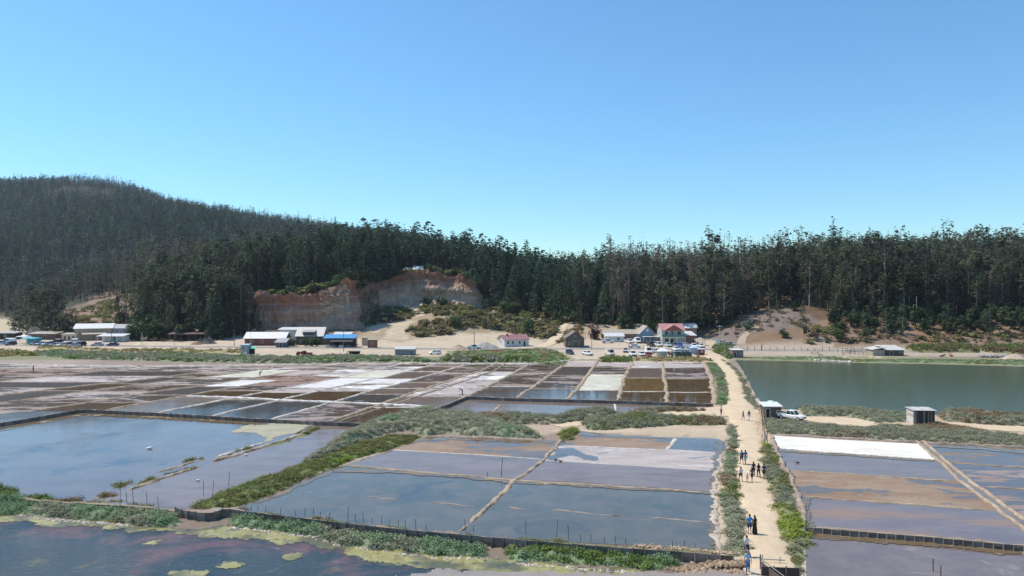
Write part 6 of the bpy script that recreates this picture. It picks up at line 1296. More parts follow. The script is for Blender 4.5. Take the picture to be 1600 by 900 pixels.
r = posts("sign_post", "pale green post at the front edge of the car park grass", 1052.5, 566, 3.0, paint((.36,.42,.32), .8, "green_post"), .16); MB().box(-.2,-.2,1.6,.5,-.14,2.6).build("board", paint((.45,.50,.44), .7, "pale_board"), r)
r = posts("sign_post", "ochre wooden post with a board by the head of the path", 1090.5, 566, 2.3, wood((.45,.32,.12)), .16); MB().box(-.45,-.18,1.2,.45,-.12,2.2).build("board", wood((.42,.30,.12)), r)
r = posts("sign_board", "white information board by the utility pole", 1121.5, 543, 3.0, GREYW, .06, "sign"); MB().box(-.8,-.1,1.9,.8,-.04,3.2).build("board", WHITE, r)
r = posts("dark_bin", "small dark bin standing on the pale path junction", 1110, 564, .85, TRIM, .28, "bin"); MB().tube([(0,0,.85),(0,0,.95)], [.32,.2], 8).build("lid", TRIM, r)
# poles
def upole(px, D, h, label, mat, arm=False, lamp=0, rad=.13):
    r = thing("utility_pole" if not lamp else "street_lamp", label, "pole" if not lamp else "street lamp", (AX(px, D), D, ztp(AX(px, D), D))); MB().tube([(0,0,-.5),(0,0,h)], [rad, rad*.7], 7).build("shaft", mat, r)
    if arm:
        MB().box(-1.1,-.06,h-.7,1.1,.06,h-.55).build("crossarm", mat, r)
        for x in (-1,-.4,.4,1): MB().tube([(x,0,h-.55),(x,0,h-.35)], .06, 5).build("insulator", WHITE, r)
    if lamp: MB().tube([(0,0,h-.3),(lamp*.8,0,h+.5),(lamp*1.6,0,h+.7)], .05, 5).build("arm", mat, r); MB().box(lamp*1.6-.3,-.12,h+.62,lamp*1.6+.3,.12,h+.76).build("lamp_head", paint((.6,.6,.6), .5, "lamp_head"), r)
    return r
PWD = wood((.14,.12,.105)); PGR = wood((.42,.40,.37))
upole(1124.5, 258, 8.6, "grey utility pole with a crossarm by the start of the path", PGR, True); upole(741, 246, 7.0, "slim dark pole beside the white pickup and gravel heaps", PWD); upole(537, 246, 7.6, "dark pole in front of the blue stall", PWD)
upole(392, 262, 6.0, "street lamp with curved arm in front of the long building", PGR, False, 1, .07); upole(366, 268, 6.2, "dark pole left of the long building", PWD); upole(1168, 292, 5.0, "thin pole beside the curving dirt track", PWD, rad=.08)
upole(1242, 262, 6.0, "pale pole on the orange slope above the lake fence", PGR, rad=.1); upole(174.5, 274, 5.5, "slim pole in front of the porch kiosk", PWD, True); upole(222, 279, 4.5, "pale post by the leafy trees", PGR, rad=.14); upole(924.5, 252, 5.0, "dark pole in front of the brown barn", PWD, rad=.11); upole(273, 272, 5.2, "thin pole in front of the ramada", PWD, rad=.07)
upole(1432, 285, 9.5, "pale dead pole standing among the bank trees", PGR, rad=.12)
# lake fence
r = thing("field_fence", "post and wire fence along the far side of the lake", "fence", (0, 0, 0))
fx = [(1157,547,1.3),(1168,548,1.5),(1179,548,1.5),(1190,548,2.2),(1203,548,1.1),(1214,548,1.4),(1226,548,1.5),(1240,548,1.2),(1252,549,1.5),(1262,549,1.3),(1273,549,1.2),(1285,549,1.7),(1296,549,1.6),(1309,550,1.6)]
for px, row, h in fx:
    g = G(px, row); MB().tube([(g[0],g[1],-.2),(g[0]+.05,g[1],h)], .17 if h > 2 else .09, 6).build("post", PWD, r)
for zz in (.5, 1.0):
    f = MB(); f.tube([(G(a[0], a[1])[0], G(a[0], a[1])[1], zz) for a in fx], .012, 3); f.build("wire", paint((.3,.28,.26), .6, "wire"), r)
r = thing("corral", "rough wooden corral of leaning posts left of the lakeside shack", "corral", (0, 0, 0))
for k in range(22):
    g = G(1316+k*2.6+RN.uniform(-.8,.8), 552+RN.uniform(-2.5, 3)); MB().tube([(g[0],g[1],-.2),(g[0]+RN.uniform(-.15,.15),g[1],RN.uniform(1.0,2.3))], .08, 5).build("post", PWD, r)
for (a, b_) in (((1324,553),(1340,552)),((1340,550),(1352,551)),((1354,554),(1372,555)),((1318,550),(1334,549))):
    p, q = G(*a), G(*b_)
    for zz in (.5, 1.1): MB().tube([(p[0],p[1],zz),(q[0],q[1],zz+.1)], .06, 5).build("rail", PWD, r)
r = thing("picnic_table", "weathered picnic table by the lake fence", "table", G(1273.5, 553)); MB().box(-1.5,-.4,.72,1.5,.4,.79).build("tabletop", BEIGE, r)
for s in (-1, 1):
    MB().box(-1.5,s*.75-.13,.42,1.5,s*.75+.13,.47).build("bench", BEIGE, r); MB().tube([(s*1.0,-.75,0),(s*1.0,-.1,.72)], .05, 5).build("leg", PWD, r); MB().tube([(s*1.0,.75,0),(s*1.0,.1,.72)], .05, 5).build("leg", PWD, r)
for k, (px, row) in enumerate(((1280.5,556.5),(1284.5,556))):
    r = posts("stump", ("left one" if not k else "right one")+" of two short dark stumps near the picnic table", px, row, .55, PWD, .22, "stump"); MB().tube([(0,0,.55),(0,0,.57)], .16, 8).build("cut_face", BEIGE, r)
# rubble and pale stones on the lake shore
def stone(seed, r):
    g = np.random.RandomState(seed); v = []; fs = []
    ph = (1+5**.5)/2; P = [(-1,ph,0),(1,ph,0),(-1,-ph,0),(1,-ph,0),(0,-1,ph),(0,1,ph),(0,-1,-ph),(0,1,-ph),(ph,0,-1),(ph,0,1),(-ph,0,-1),(-ph,0,1)]
    FF = [(0,11,5),(0,5,1),(0,1,7),(0,7,10),(0,10,11),(1,5,9),(5,11,4),(11,10,2),(10,7,6),(7,1,8),(3,9,4),(3,4,2),(3,2,6),(3,6,8),(3,8,9),(4,9,5),(2,4,11),(6,2,10),(8,6,7),(9,8,1)]
    return np.array(P)/1.9*np.array((1,.8,.6))*r*g.uniform(.65, 1.25, (12, 1)), np.array(FF)
ST = [stone(i, 1.0) for i in range(5)]
def stones(name, label, cat, pts, c, kind="stuff"):
    """pts: x, y, z, size"""
    Vs, Fs, Cs = [], [], []; k = 0
    for i, (x, y, z, s) in enumerate(pts):
        V, Fc = ST[i % 5]; a = i*2.4; W_ = np.stack([V[:, 0]*math.cos(a)-V[:, 1]*math.sin(a), V[:, 0]*math.sin(a)+V[:, 1]*math.cos(a), V[:, 2]], 1)*s+(x, y, z)
        Vs.append(W_); Fs.append(Fc+k); Cs.append(np.tile(np.array(c)*(.65+.7*((i*37) % 17)/17), (12, 1))); k += 12
    return tag(link(name, np_mesh(name, np.concatenate(Vs), np.concatenate(Fs), [EARTH], col=np.concatenate(Cs))), label, cat, kind=kind)
def along(pts, n, wd, s0, s1, z=.05, seed=1):
    g = np.random.RandomState(seed); P = densify([G(*p) for p in pts], .4); i = g.randint(0, len(P), n); return [(P[j][0]+g.normal()*wd, P[j][1]+g.normal()*wd*.7, z+g.rand()*s0*.5, g.uniform(s0, s1)) for j in i]
stones("shore_stones", "pale stones along the far lake shore below the corral", "stones", along([(1274,563),(1300,564.5),(1325,566)], 90, .8, .2, .6), (.56,.50,.44))
stones("rubble", "grey rubble on the far shore at the right edge", "rubble", along([(1540,558),(1575,558),(1640,560)], 320, 1.4, .25, .8, .3), (.30,.28,.27))
heap("earth_heap", "pale earth heap beside the grey rubble on the far shore", 1585, 561, 9, 1.6, (.52,.40,.30)); 
for k, (px, row, c_, lb) in enumerate(((1473,558,(.20,.13,.09),"dark brown log stump on the far shore right of the shack"), (1485,557,(.30,.12,.08),"reddish brown log on the far shore right of the shack"))):
    r = thing("log", lb, "log", G(px, row), .4+k); MB().tube([(-1,0,.35),(0,.05,.5),(1,0,.75)], [.35,.32,.26], 8).build("stem", wood(c_), r); MB().tube([(.2,0,.5),(.5,-.6,1.1)], [.12,.06], 5).build("branch", wood(c_), r)
along_ = along
# ------------------------------------------------------------------ timber walls of the pans
WB = wood((.225,.18,.155), axis=0); WB2 = wood((.16,.125,.105), axis=0); WPST = wood((.21,.175,.145)); FIN = wood((.07,.055,.05))
def timber_wall(label, pts, h, step, px=True, name="timber_wall", nb=2, fins=(), post_top=.1, capmud=None, thick=.06, postr=.055):
    """board wall: each board of each bay and each post its own piece; fins: bays with a raking buttress on the water side"""
    P = densify([G(*p) for p in pts] if px else pts, .25); s = np.concatenate([[0], np.cumsum(np.hypot(*np.diff(P[:, :2], axis=0).T))])
    nbay = max(1, int(s[-1]/step)); Q = np.stack([np.interp(np.linspace(0, s[-1], nbay+1), s, P[:, k]) for k in range(2)], 1)
    r = thing(name, label, "retaining wall", (Q[0][0], Q[0][1], 0)); o = Q[0]
    for i in range(nbay):
        a, b_ = Q[i]-o, Q[i+1]-o; d = b_-a; L = np.hypot(*d); d = d/L; nrm = np.array((d[1], -d[0])); nrm = nrm*(-1 if nrm[1] > 0 else 1)
        for k in range(nb):
            z0, z1 = h*k/nb+.008, h*(k+1)/nb-.008; j = RN.uniform(-.012, .012)+.004*(i % 2); e = RN.uniform(-.015, .015)
            p0, p1 = a+nrm*j+d*.004, b_+nrm*j-d*.004; q0, q1 = p0-nrm*thick, p1-nrm*thick
            m_ = MB(); m_.add([(p0[0],p0[1],z0),(p1[0],p1[1],z0),(q1[0],q1[1],z0),(q0[0],q0[1],z0),(p0[0],p0[1],z1+e),(p1[0],p1[1],z1+e),(q1[0],q1[1],z1+e),(q0[0],q0[1],z1+e)], [(3,2,1,0),(4,5,6,7),(0,1,5,4),(1,2,6,5),(2,3,7,6),(3,0,4,7)])
            m_.build("board", WB if RN.random() < .6 else WB2, r)
    for i in range(nbay+1):
        a = Q[i]-o; d = Q[min(i+1, nbay)]-Q[max(i-1, 0)]; d = d/np.hypot(*d); nrm = np.array((d[1], -d[0])); nrm = nrm*(-1 if nrm[1] > 0 else 1)
        if i in fins:
            p = a+nrm*.02; q = p+nrm*.45; w_ = d*.05
            m_ = MB(); m_.add([(*(p-w_),-.1),(*(p+w_),-.1),(*(p-w_),h*1.02),(*(p+w_),h*1.02),(*(q-w_),-.1),(*(q+w_),-.1)], [(0,2,3,1),(0,4,2),(1,3,5),(2,4,5,3),(0,1,5,4)]); m_.build("buttress", FIN, r)
        p = a+nrm*(.02+postr); hh = h+post_top*RN.uniform(.2, 1.4)
        MB().tube([(p[0],p[1],-.2),(p[0]+RN.uniform(-.02,.02),p[1],hh)], postr, 5).build("post", WPST, r)
    return r
FW = [(275,806),(300,813),(330,815),(350,807),(450,820),(525,829),(600,838),(750,852),(850,861),(950,869),(1050,876),(1146,884)]
timber_wall("long front board wall with dark buttresses holding back the near pans", FW, .78, .98, fins=set(range(11, 36)))
timber_wall("low plank edging along the bank at the left corner of the lagoon", [(14,784),(60,790),(110,793),(180,797),(225,800),(262,804)], .46, 1.3, name="plank_edging", post_top=.12)
timber_wall("board wall with pale posts between the rusty pan and the lower right pan", [(1258,832),(1340,839),(1440,847),(1600,862),(1750,876)], .5, .72, nb=2, post_top=.02, postr=.06)
timber_wall("dark plank dyke across the front of the far left pans", [(-40,673),(0,667),(60,657),(127,645),(250,651),(385,659),(500,665),(580,668)], .62, 1.35, name="plank_dyke", nb=1, post_top=.12, postr=.07)
timber_wall("dark plank dyke across the front of the far right pans", [(683,642),(700,637),(730,624),(800,627),(887,629),(965,631),(1042,634),(1114,636)], .62, 1.35, name="plank_dyke", nb=1, post_top=.1, postr=.07)
bank([(-40,671),(0,665),(60,655),(127,643),(250,649),(385,657),(500,663),(580,666)], .9, .6, 'mud', rag=.25); bank([(683,640),(700,635),(730,622),(800,625),(887,627),(965,629),(1042,632),(1114,634)], .9, .6, 'tan', rag=.25)
bank([(a, b_-4) for a, b_ in FW], 1.0, .72, (.30,.23,.16), rag=.35); bank([(1258,829),(1340,836),(1440,844),(1600,859),(1750,873)], .8, .6, 'tan', rag=.3); bank([(12,780),(60,786),(110,789),(180,793),(225,796),(275,800)], .9, .42, 'tan', rag=.3)
# loose ends in front of the bridge: clods, gate, stakes
stones("mud_clods", "brown clods of dug mud heaped below the end of the front wall", "clods", along([(1062,890),(1100,888),(1140,882),(1150,893)], 420, .55, .10, .28, .0, 7)+along([(1120,886),(1150,884)], 200, .4, .12, .3, .25, 8), (.36,.26,.17))
stones("mud_crumbs", "clods of mud lying on top of the front wall bank", "clods", along([(1000,864),(1080,870),(1146,877)], 260, .25, .06, .17, .62, 9), (.42,.31,.21))
stones("shore_crust", "white salt crusted stones at the foot of the front saltbush", "stones", along([(32,806),(80,813),(150,818),(205,822)], 150, .25, .08, .26, .0, 10)+along([(362,824),(420,832),(480,838),(540,854)], 150, .2, .08, .24, .0, 11)+along([(560,856),(640,868),(700,873),(770,873)], 110, .2, .06, .2, 0, 12)+along([(800,880),(860,886),(930,892),(1000,896)], 110, .2, .06, .2, 0, 13), (.52,.45,.38))
r = thing("sluice_gate", "dark plank sluice with posts at the right of the bridge", "sluice", G(1216, 903)); f = [(-1.3,0),(1.55,-.35)]
for k in range(3): MB().add([(-1.25,0,.06+k*.27),(1.5,-.3,.06+k*.27),(1.5,-.24,.06+k*.27),(-1.25,.06,.06+k*.27),(-1.25,0,.31+k*.27),(1.5,-.3,.31+k*.27),(1.5,-.24,.31+k*.27),(-1.25,.06,.31+k*.27)], [(3,2,1,0),(4,5,6,7),(0,1,5,4),(1,2,6,5),(2,3,7,6),(3,0,4,7)]).build("board", FIN, r)
for x, y in ((-1.3,-.06),(-.4,-.16),(.5,-.27),(1.52,-.38)): MB().tube([(x,y,-.2),(x,y,1.0)], .05, 6).build("post", WPST, r)
r = thing("bridge_rail", "weathered dark rail of boards along the right side of the footbridge", "rail", G(1188, 893)); MB().add([(0,0,.0),(.55,-4,.0),(.62,-4,.0),(.07,0,0),(0,0,.8),(.55,-4,.8),(.62,-4,.8),(.07,0,.8)], [(3,2,1,0),(4,5,6,7),(0,1,5,4),(1,2,6,5),(2,3,7,6),(3,0,4,7)]).build("board", DKWOOD, r)
MB().tube([(.03,.06,-.1),(.03,.06,1.3)], .06, 6).build("post", WPST, r); MB().tube([(.06,-.1,1.0),(.7,-4,.95)], .04, 5).build("handrail", GREYW, r)
r = thing("footbridge", "pale concrete footbridge at the near end of the path", "bridge", G(1178, 894)); MB().box(-.75,-5,-.2,.75,.4,.19).build("deck", paint((.55,.46,.34), .9, "dusty_concrete", .12), r)
MB().tube([(-.72,.3,0),(-.8,-5,0)], .08, 6).build("kerb", GREYW, r); MB().tube([(-.62,.8,.25),(-1.3,2.0,.5)], .05, 5).build("loose_pole", BEIGE, r)
r = thing("pole_barrier", "thin pole laid across two short pegs beside the sluice", "pole", G(1204, 882)); MB().tube([(-.9,.05,.42),(1.1,-.1,.38)], [.03,.05], 5).build("pole", GREYW, r); MB().tube([(-.6,.1,-.1),(-.6,.1,.75)], .035, 5).build("peg", GREYW, r); MB().tube([(.75,-.02,-.1),(.75,-.02,.6)], .035, 5).build("peg", GREYW, r)
SK = [(188,783,2.4),(199,787,1.5),(209,787,1.9),(230,790,1.6),(248,794,1.4),(318,774,1.8),(332,772,1.7),(357,760,1.9),(331,790,1.4),(392,798,.7),(403,799,.7),(415,800,.7),(438,804,.7),(462,806,.6),(476,807,.9),(489,807,1.0),(500,808,.6),(514,811,.8),(543,813,1.5),(556,815,.8),(568,816,1.0),(582,819,.7),(596,821,1.0),(608,823,.7),(622,824,.8),(634,825,.9),(650,828,1.2),(666,829,.6),(740,832,.8),(822,835,1.5),(869,839,1.7),(889,843,1.6),(907,845,.7),(923,847,.8),(944,848,.6),(961,849,.8),(978,850,.6),(1051,856,.7),(1069,857,.8),(1086,858,.6),(728,830,1.3)]
for k, (px, row, h) in enumerate(SK):
    g = G(px, row); h *= .85; r = link("stake", MB().tube([(0,0,-.3),(RN.uniform(-.12,.12)*h,0,h)], .026, 5).mesh("stake", DKWOOD)); r.location = g
    tag(r, "thin wooden stake standing in the shallow water behind the front board wall" if px > 380 else "tall thin stake by the left corner of the pond", "stake", "stakes along the front pans")
for k, (px, row, h) in enumerate(((762,747,.7),(783,745,2.2),(1458,893,1.0),(1470,900,.8))):
    r = link("stake", MB().tube([(0,0,-.3),(.15*(k == 1),0,h)], .04, 5).mesh("stake", DKWOOD)); r.location = G(px, row); tag(r, ["short peg on the middle mud bank","tall leaning stake on the middle mud bank","dark post in the lower right pan","lower dark post at the bottom right corner"][k], "stake")
# rail fence and wire gate beside the salt hut
r = thing("rail_fence", "broken fence of leaning bleached poles along the path edge", "fence", (0, 0, 0)); RW = wood((.40,.29,.19))
for (a, za, b_, zb, rd) in (((1188,650),1.2,(1193,692),.15,.06),((1187,652),.8,(1190,690),.1,.05),((1191,648),1.3,(1197,690),.2,.05),((1189,656),.4,(1196,694),.5,.045),((1180,664),.35,(1192,664),.45,.06)):
    p, q = G(*a), G(*b_); MB().tube([(p[0],p[1],za),(q[0],q[1],zb)], rd, 5).build("rail", RW, r)
for (px, row, h) in ((1188,652,1.6),(1190,662,1.3),(1193,675,1.2),(1195,688,1.0),(1187,646,1.7)):
    g = G(px, row); MB().tube([(g[0],g[1],-.2),(g[0]+.1,g[1],h)], .06, 5).build("post", RW, r)
r = thing("wire_gate", "thin metal gate in the saltbush in front of the salt hut", "gate", G(1204, 666)); MT = paint((.25,.29,.26), .5, "gate_metal")
for x in (-1.3, 0, 1.3): MB().tube([(x,0,-.1),(x,0,1.25)], .03, 5).build("post", MT, r)
for zz in (.3, .75, 1.2): MB().tube([(-1.3,0,zz),(1.3,0,zz)], .02, 5).build("bar", MT, r)
# birds
def bird(px, row, s, c_, lb):
    r = thing("bird", lb, "bird", (*G(px, row)[:2], .04), RN.uniform(0, 6)); m_ = paint(c_, .7, "feathers", .05); V = MB()
    V.tube([(-.42*s,0,.10*s),(-.2*s,0,.15*s),(.05*s,0,.17*s),(.25*s,0,.16*s),(.33*s,0,.22*s),(.36*s,0,.36*s),(.42*s,0,.42*s),(.47*s,0,.40*s)], [.02*s,.12*s,.17*s,.11*s,.055*s,.045*s,.055*s,.02*s], 8).build("body", m_, r, True)
    MB().tube([(.46*s,0,.40*s),(.58*s,0,.37*s)], [.02*s,.006*s], 5).build("bill", paint((.4,.25,.05)), r)
    for q in (-1, 1): MB().tube([(.15*s,q*.13*s,.2*s),(-.15*s,q*.16*s,.19*s),(-.45*s,q*.05*s,.16*s)], [.04*s,.07*s,.015*s], 6).build("wing", m_, r, True)
bird(234, 702, 1.0, (.85,.85,.85), "white swan-like bird resting on the left pond"); bird(384, 712, .7, (.75,.75,.75), "small white bird on the pond beside the narrow bank"); bird(309, 752, .6, (.7,.7,.7), "small pale bird at the right side of the left pond")
for k, (px, row) in enumerate(((868,716),(876,718),(1246,720))): bird(px, row+4, .6, (.06,.05,.05), ["left of two small dark birds by the central bank","right of two small dark birds by the central bank","lone dark bird in the mauve right pan"][k])
# ------------------------------------------------------------------ people
def skel(walk, arms=0.0, bend=0.0):
    """joints of a standing or striding figure 1.7 m tall facing -y"""
    s = walk; J = {'pel': (0,0,.94), 'spi': (0,.015-bend*.12,1.14), 'che': (0,.0-bend*.42,1.36-bend*.12), 'nec': (0,-.005-bend*.58,1.49-bend*.2), 'hea': (0,-.03-bend*.72,1.60-bend*.27), 'top': (0,-.02-bend*.78,1.685-bend*.3), 'nos': (0,-.125-bend*.75,1.585-bend*.3)}
    for sd, q, st in (('l', 1, s), ('r', -1, -s)):
        sh = (q*.165, -bend*.5, 1.42-bend*.14); J['sh'+sd] = sh
        J['el'+sd] = (q*.225, sh[1]+.03+st*.10*(1-arms)-arms*.02, sh[2]-.28); J['wr'+sd] = (q*(.235-arms*.12), sh[1]-.06+st*.16*(1-arms)-arms*.24, sh[2]-.53+arms*.24)
        w_ = J['wr'+sd]; J['pa'+sd] = (w_[0], w_[1]-.02-arms*.05, w_[2]-.07*(1-arms*.6))
        J['hi'+sd] = (q*.085, 0, .90); J['kn'+sd] = (q*.095, -st*.18-.02, .50+abs(st)*.02*(st < 0)); J['an'+sd] = (q*.095, -st*.30+.02+(.06 if st < 0 else 0), .085+(.05 if st < 0 else 0)); J['to'+sd] = (q*.11, J['an'+sd][1]-.15, J['an'+sd][2]-.055)
    return J
def skinmesh(chains, J, rad, extra=()):
    """one continuous skinned surface through the joints"""
    names = []; E = []
    for ch in chains:
        for a, b_ in zip(ch, ch[1:]):
            for n_ in (a, b_):
                if n_ not in names: names.append(n_)
            E.append((names.index(a), names.index(b_)))
    me = bpy.data.meshes.new("figure"); me.from_pydata([J[n_] for n_ in names], E, []); o = bpy.data.objects.new("figure", me); C.objects.link(o)
    m_ = o.modifiers.new("skin", 'SKIN'); m_.use_smooth_shade = True
    for i, n_ in enumerate(names):
        r_ = rad[n_[:2]] if n_[:2] in rad and n_ not in rad else rad[n_]; v = me.skin_vertices[0].data[i]; v.radius = r_ if isinstance(r_, tuple) else (r_, r_); v.use_root = i == 0
    o.modifiers.new("sub", 'SUBSURF').levels = 1; o.modifiers["sub"].render_levels = 1
    return o
def fingers(J):
    ch = []
    for sd, q in (('l', 1), ('r', -1)):
        p = Vector(J['pa'+sd]); w_ = Vector(J['wr'+sd]); d = (p-w_).normalized(); side = Vector((0, -1, 0)) if abs(d.z) > .6 else Vector((q, 0, 0))
        for k, (off, L) in enumerate(((-.030,.075),(-.010,.085),(.010,.080),(.030,.065))):
            a = p+side*off+d*.02; J[f'f{k}{sd}a'] = tuple(a); J[f'f{k}{sd}b'] = tuple(a+d*L*.55); J[f'f{k}{sd}c'] = tuple(a+d*L+Vector((-q*.02, -.012, 0))); ch.append(['pa'+sd, f'f{k}{sd}a', f'f{k}{sd}b', f'f{k}{sd}c'])
        a = p+side*-.045-d*.02; J[f't{sd}a'] = tuple(a); J[f't{sd}b'] = tuple(a+d*.035+side*-.015); ch.append(['pa'+sd, f't{sd}a', f't{sd}b'])
    return ch
POSES = {'stand': (0.0, 0.0, 0.0), 'walk': (.75, 0, 0), 'walk_b': (-.75, 0, 0), 'hold': (.12, .9, 0), 'bend': (.3, .5, .9)}
BODYR = {'pel': (.125,.10), 'spi': (.115,.09), 'che': (.145,.10), 'nec': .052, 'hea': (.078,.092), 'top': (.06,.07), 'nos': .018, 'sh': .058, 'el': .040, 'wr': .028, 'pa': (.034,.022), 'hi': .085, 'kn': .056, 'an': .038, 'to': .034, 'f0': .009, 'f1': .0095, 'f2': .009, 'f3': .008, 'tl': .011, 'tr': .011}
LEGS = [['pel','hil','knl','anl','tol'],['pel','hir','knr','anr','tor']]
_tmp = {}
for pn, (wk, ar, bd) in POSES.items():
    J = skel(wk, ar, bd); fch = fingers(J)
    body = [['pel','spi','che','nec','hea','top'],['hea','nos'],['che','shl','ell','wrl','pal'],['che','shr','elr','wrr','par']]+LEGS+fch
    _tmp[pn, 'body'] = skinmesh(body, J, BODYR)
    J2 = dict(J); 
    for sd in 'lr':
        a, b_ = Vector(J['sh'+sd]), Vector(J['el'+sd]); J2['sv'+sd] = tuple(a+(b_-a)*.75); a, b_ = Vector(J['hi'+sd]), Vector(J['kn'+sd]); J2['th'+sd] = tuple(a+(b_-a)*.92); J2['cu'+sd] = tuple(Vector(J['an'+sd])+Vector((0, 0, .04)))
        J2['wc'+sd] = tuple(Vector(J['wr'+sd])+(Vector(J['el'+sd])-Vector(J['wr'+sd]))*.1)
    J2['wai'] = (0, 0, .93); J2['nk2'] = tuple(Vector(J['nec'])-Vector((0, 0, .035)))
    SR = {'wai': (.145,.118), 'spi': (.133,.108), 'che': (.160,.118), 'nk2': .066, 'sh': .074, 'sv': .062, 'el': .054, 'wc': .040}
    _tmp[pn, 'shirt'] = skinmesh([['wai','spi','che','nk2'],['che','shl','svl'],['che','shr','svr']], J2, SR)
    _tmp[pn, 'long_shirt'] = skinmesh([['wai','spi','che','nk2'],['che','shl','ell','wcl'],['che','shr','elr','wcr']], J2, SR)
    TR = {'pel': (.146,.122), 'hi': .105, 'th': .088, 'kn': .074, 'cu': .060}
    _tmp[pn, 'shorts'] = skinmesh([['pel','hil','thl'],['pel','hir','thr']], J2, TR)
    _tmp[pn, 'trousers'] = skinmesh([['pel','hil','knl','cul'],['pel','hir','knr','cur']], J2, TR)
_dg = bpy.context.evaluated_depsgraph_get(); PM_ = {}
for k_, o in _tmp.items():
    PM_[k_] = bpy.data.meshes.new_from_object(o.evaluated_get(_dg)); PM_[k_].name = "person_"+k_[1]
for o in _tmp.values():
    me = o.data; bpy.data.objects.remove(o); bpy.data.meshes.remove(me)
def own(me, mat):
    key = (me.name, mat.name)
    if key not in _mc:
        c_ = me.copy(); c_.materials.clear(); c_.materials.append(mat); _mc[key] = c_
    return _mc[key]
def rings(prof, n=12):
    V = []; Fs = []
    for (z, rx, ry, y) in prof:
        for k in range(n): a = 6.2832*k/n; V.append((rx*math.cos(a), y+ry*math.sin(a), z))
    for i in range(len(prof)-1):
        for k in range(n): Fs.append((i*n+k, i*n+(k+1) % n, (i+1)*n+(k+1) % n, (i+1)*n+k))
    Fs.append(tuple(range((len(prof)-1)*n, len(prof)*n))); m_ = MB(); m_.add(V, Fs); return m_
SKIN = [paint((.50,.30,.20), .55, "skin_fair", .04), paint((.40,.23,.15), .55, "skin_tan", .04)]
def person(pose, px, row, deg, top, bottom, label, hair=(.03,.02,.015), h=1.7, longhair=False, skin=0, z=.14, dress=None, hat=None, bag=None, long=False):
    """deg: 0 faces the viewer, 180 walks away"""
    r = thing("person", label, "person", (*G(px, row)[:2], z), math.radians(deg)); r.scale = (h/1.72,)*3; sk = SKIN[skin]; bd = POSES[pose][2]
    link("body", own(PM_[pose, 'body'], sk), r); tc = paint(top, .85, "cloth", .12, 5) if top else None
    if top: link("shirt", own(PM_[pose, 'long_shirt' if long else 'shirt'], tc), r)
    if bottom: link("trousers" if bottom[0] == 't' else "shorts", own(PM_[pose, 'trousers' if bottom[0] == 't' else 'shorts'], paint(bottom[1], .85, "cloth", .12, 5)), r)
    if dress: link("dress", rings([(dress[1],.25,.22,0),(.5,.22,.2,0),(.92,.155,.13,0),(1.1,.135,.115,0),(1.3,.165,.12,0),(1.40,.15,.10,0),(1.42,.05,.05,0)]).mesh("dress", paint(dress[0], .85, "cloth", .12, 5), True), r)
    hy, hz = -.03-bd*.72, 1.60-bd*.27
    hm = rings([(hz-(.34 if longhair else .05),.085 if longhair else .07,.05,hy+.075),(hz-.02,.094,.075,hy+.045),(hz+.05,.100,.102,hy+.015),(hz+.11,.082,.092,hy+.008),(hz+.145,.03,.035,hy+.01)]); link("hair", hm.mesh("hair", paint(hair, .8, "hair"), True), r)
    for q in (-1, 1):
        MB().tube([(q*.034,hy-.088,hz+.012),(q*.034,hy-.096,hz+.012)], [.012,.008], 6).build("eye", TRIM, r); MB().tube([(q*.082,hy+.01,hz-.03),(q*.094,hy+.015,hz),(q*.086,hy+.01,hz+.03)], [.01,.02,.01], 5).build("ear", sk, r, True)
    MB().tube([(-.025,hy-.088,hz-.05),(.025,hy-.088,hz-.05)], .007, 5).build("mouth", paint((.30,.12,.10), .6, "lips"), r)
    J = skel(*POSES[pose])
    for sd in 'lr':
        a, t_ = J['an'+sd], J['to'+sd]; MB().tube([(a[0],a[1]+.05,a[2]-.03),(a[0],a[1]-.06,a[2]-.035),(t_[0],t_[1]-.02,t_[2]+.005)], [.045,.05,.035], 7).build("shoe", paint((.05,.045,.045) if px % 2 else (.5,.48,.45), .7, "shoe_leather"), r, True)
    if hat: link("hat", rings([(hz+.05,.19,.19,hy),(hz+.07,.19,.19,hy),(hz+.075,.10,.11,hy),(hz+.16,.08,.09,hy)]).mesh("hat", paint(hat, .85, "hat_cloth"), True), r)
    if bag: MB().box(-.15,.12,1.02,.15,.27,1.40).build("backpack", paint(bag, .8, "bag_cloth"), r, bevel=.04)
    return r
BLU, NAV, WHI, BLA, DEN = (.03,.16,.42), (.02,.025,.06), (.72,.72,.74), (.012,.012,.014), (.07,.13,.26)
person('stand', 1171.3, 837, 170, (.03,.27,.62), ('s',(.03,.05,.12)), "dark haired person in a bright blue t-shirt and dark shorts on the path", h=1.76)
person('stand', 1179.3, 837, 195, None, None, "person in a long black dress beside the one in bright blue", hair=(.05,.025,.015), longhair=True, dress=(BLA,.08), h=1.66)
person('walk', 1166.5, 872, 20, (.72,.70,.76), ('s',(.035,.035,.08)), "person in a pale shirt and dark shorts walking behind the one in jeans", h=1.72)
person('walk_b', 1168.5, 899, -15, (.30,.42,.62), ('t',(.06,.12,.27)), "person in a light blue shirt and blue jeans at the near end of the path", h=1.78, skin=1, hair=(.25,.2,.17))
person('walk', 1158.8, 727, 185, (.03,.14,.38), ('s',(.03,.03,.05)), "person in a blue shirt with a dark backpack walking away, left of a pair", h=1.72, bag=(.03,.03,.05))
person('walk_b', 1164.6, 727, 180, (.06,.13,.30), ('s',(.20,.50,.55)), "person in a navy top and turquoise shorts walking away, right of a pair", h=1.74)
person('walk', 1157.5, 754, 185, (.66,.66,.70), ('s',(.04,.04,.07)), "person in a white t-shirt and dark shorts at the left of the walking group", h=1.66, hair=(.05,.03,.02))
person('walk', 1167.6, 756, 180, (.70,.60,.56), ('s',(.62,.58,.56)), "small child in pale clothes in the middle of the walking group", h=1.02)
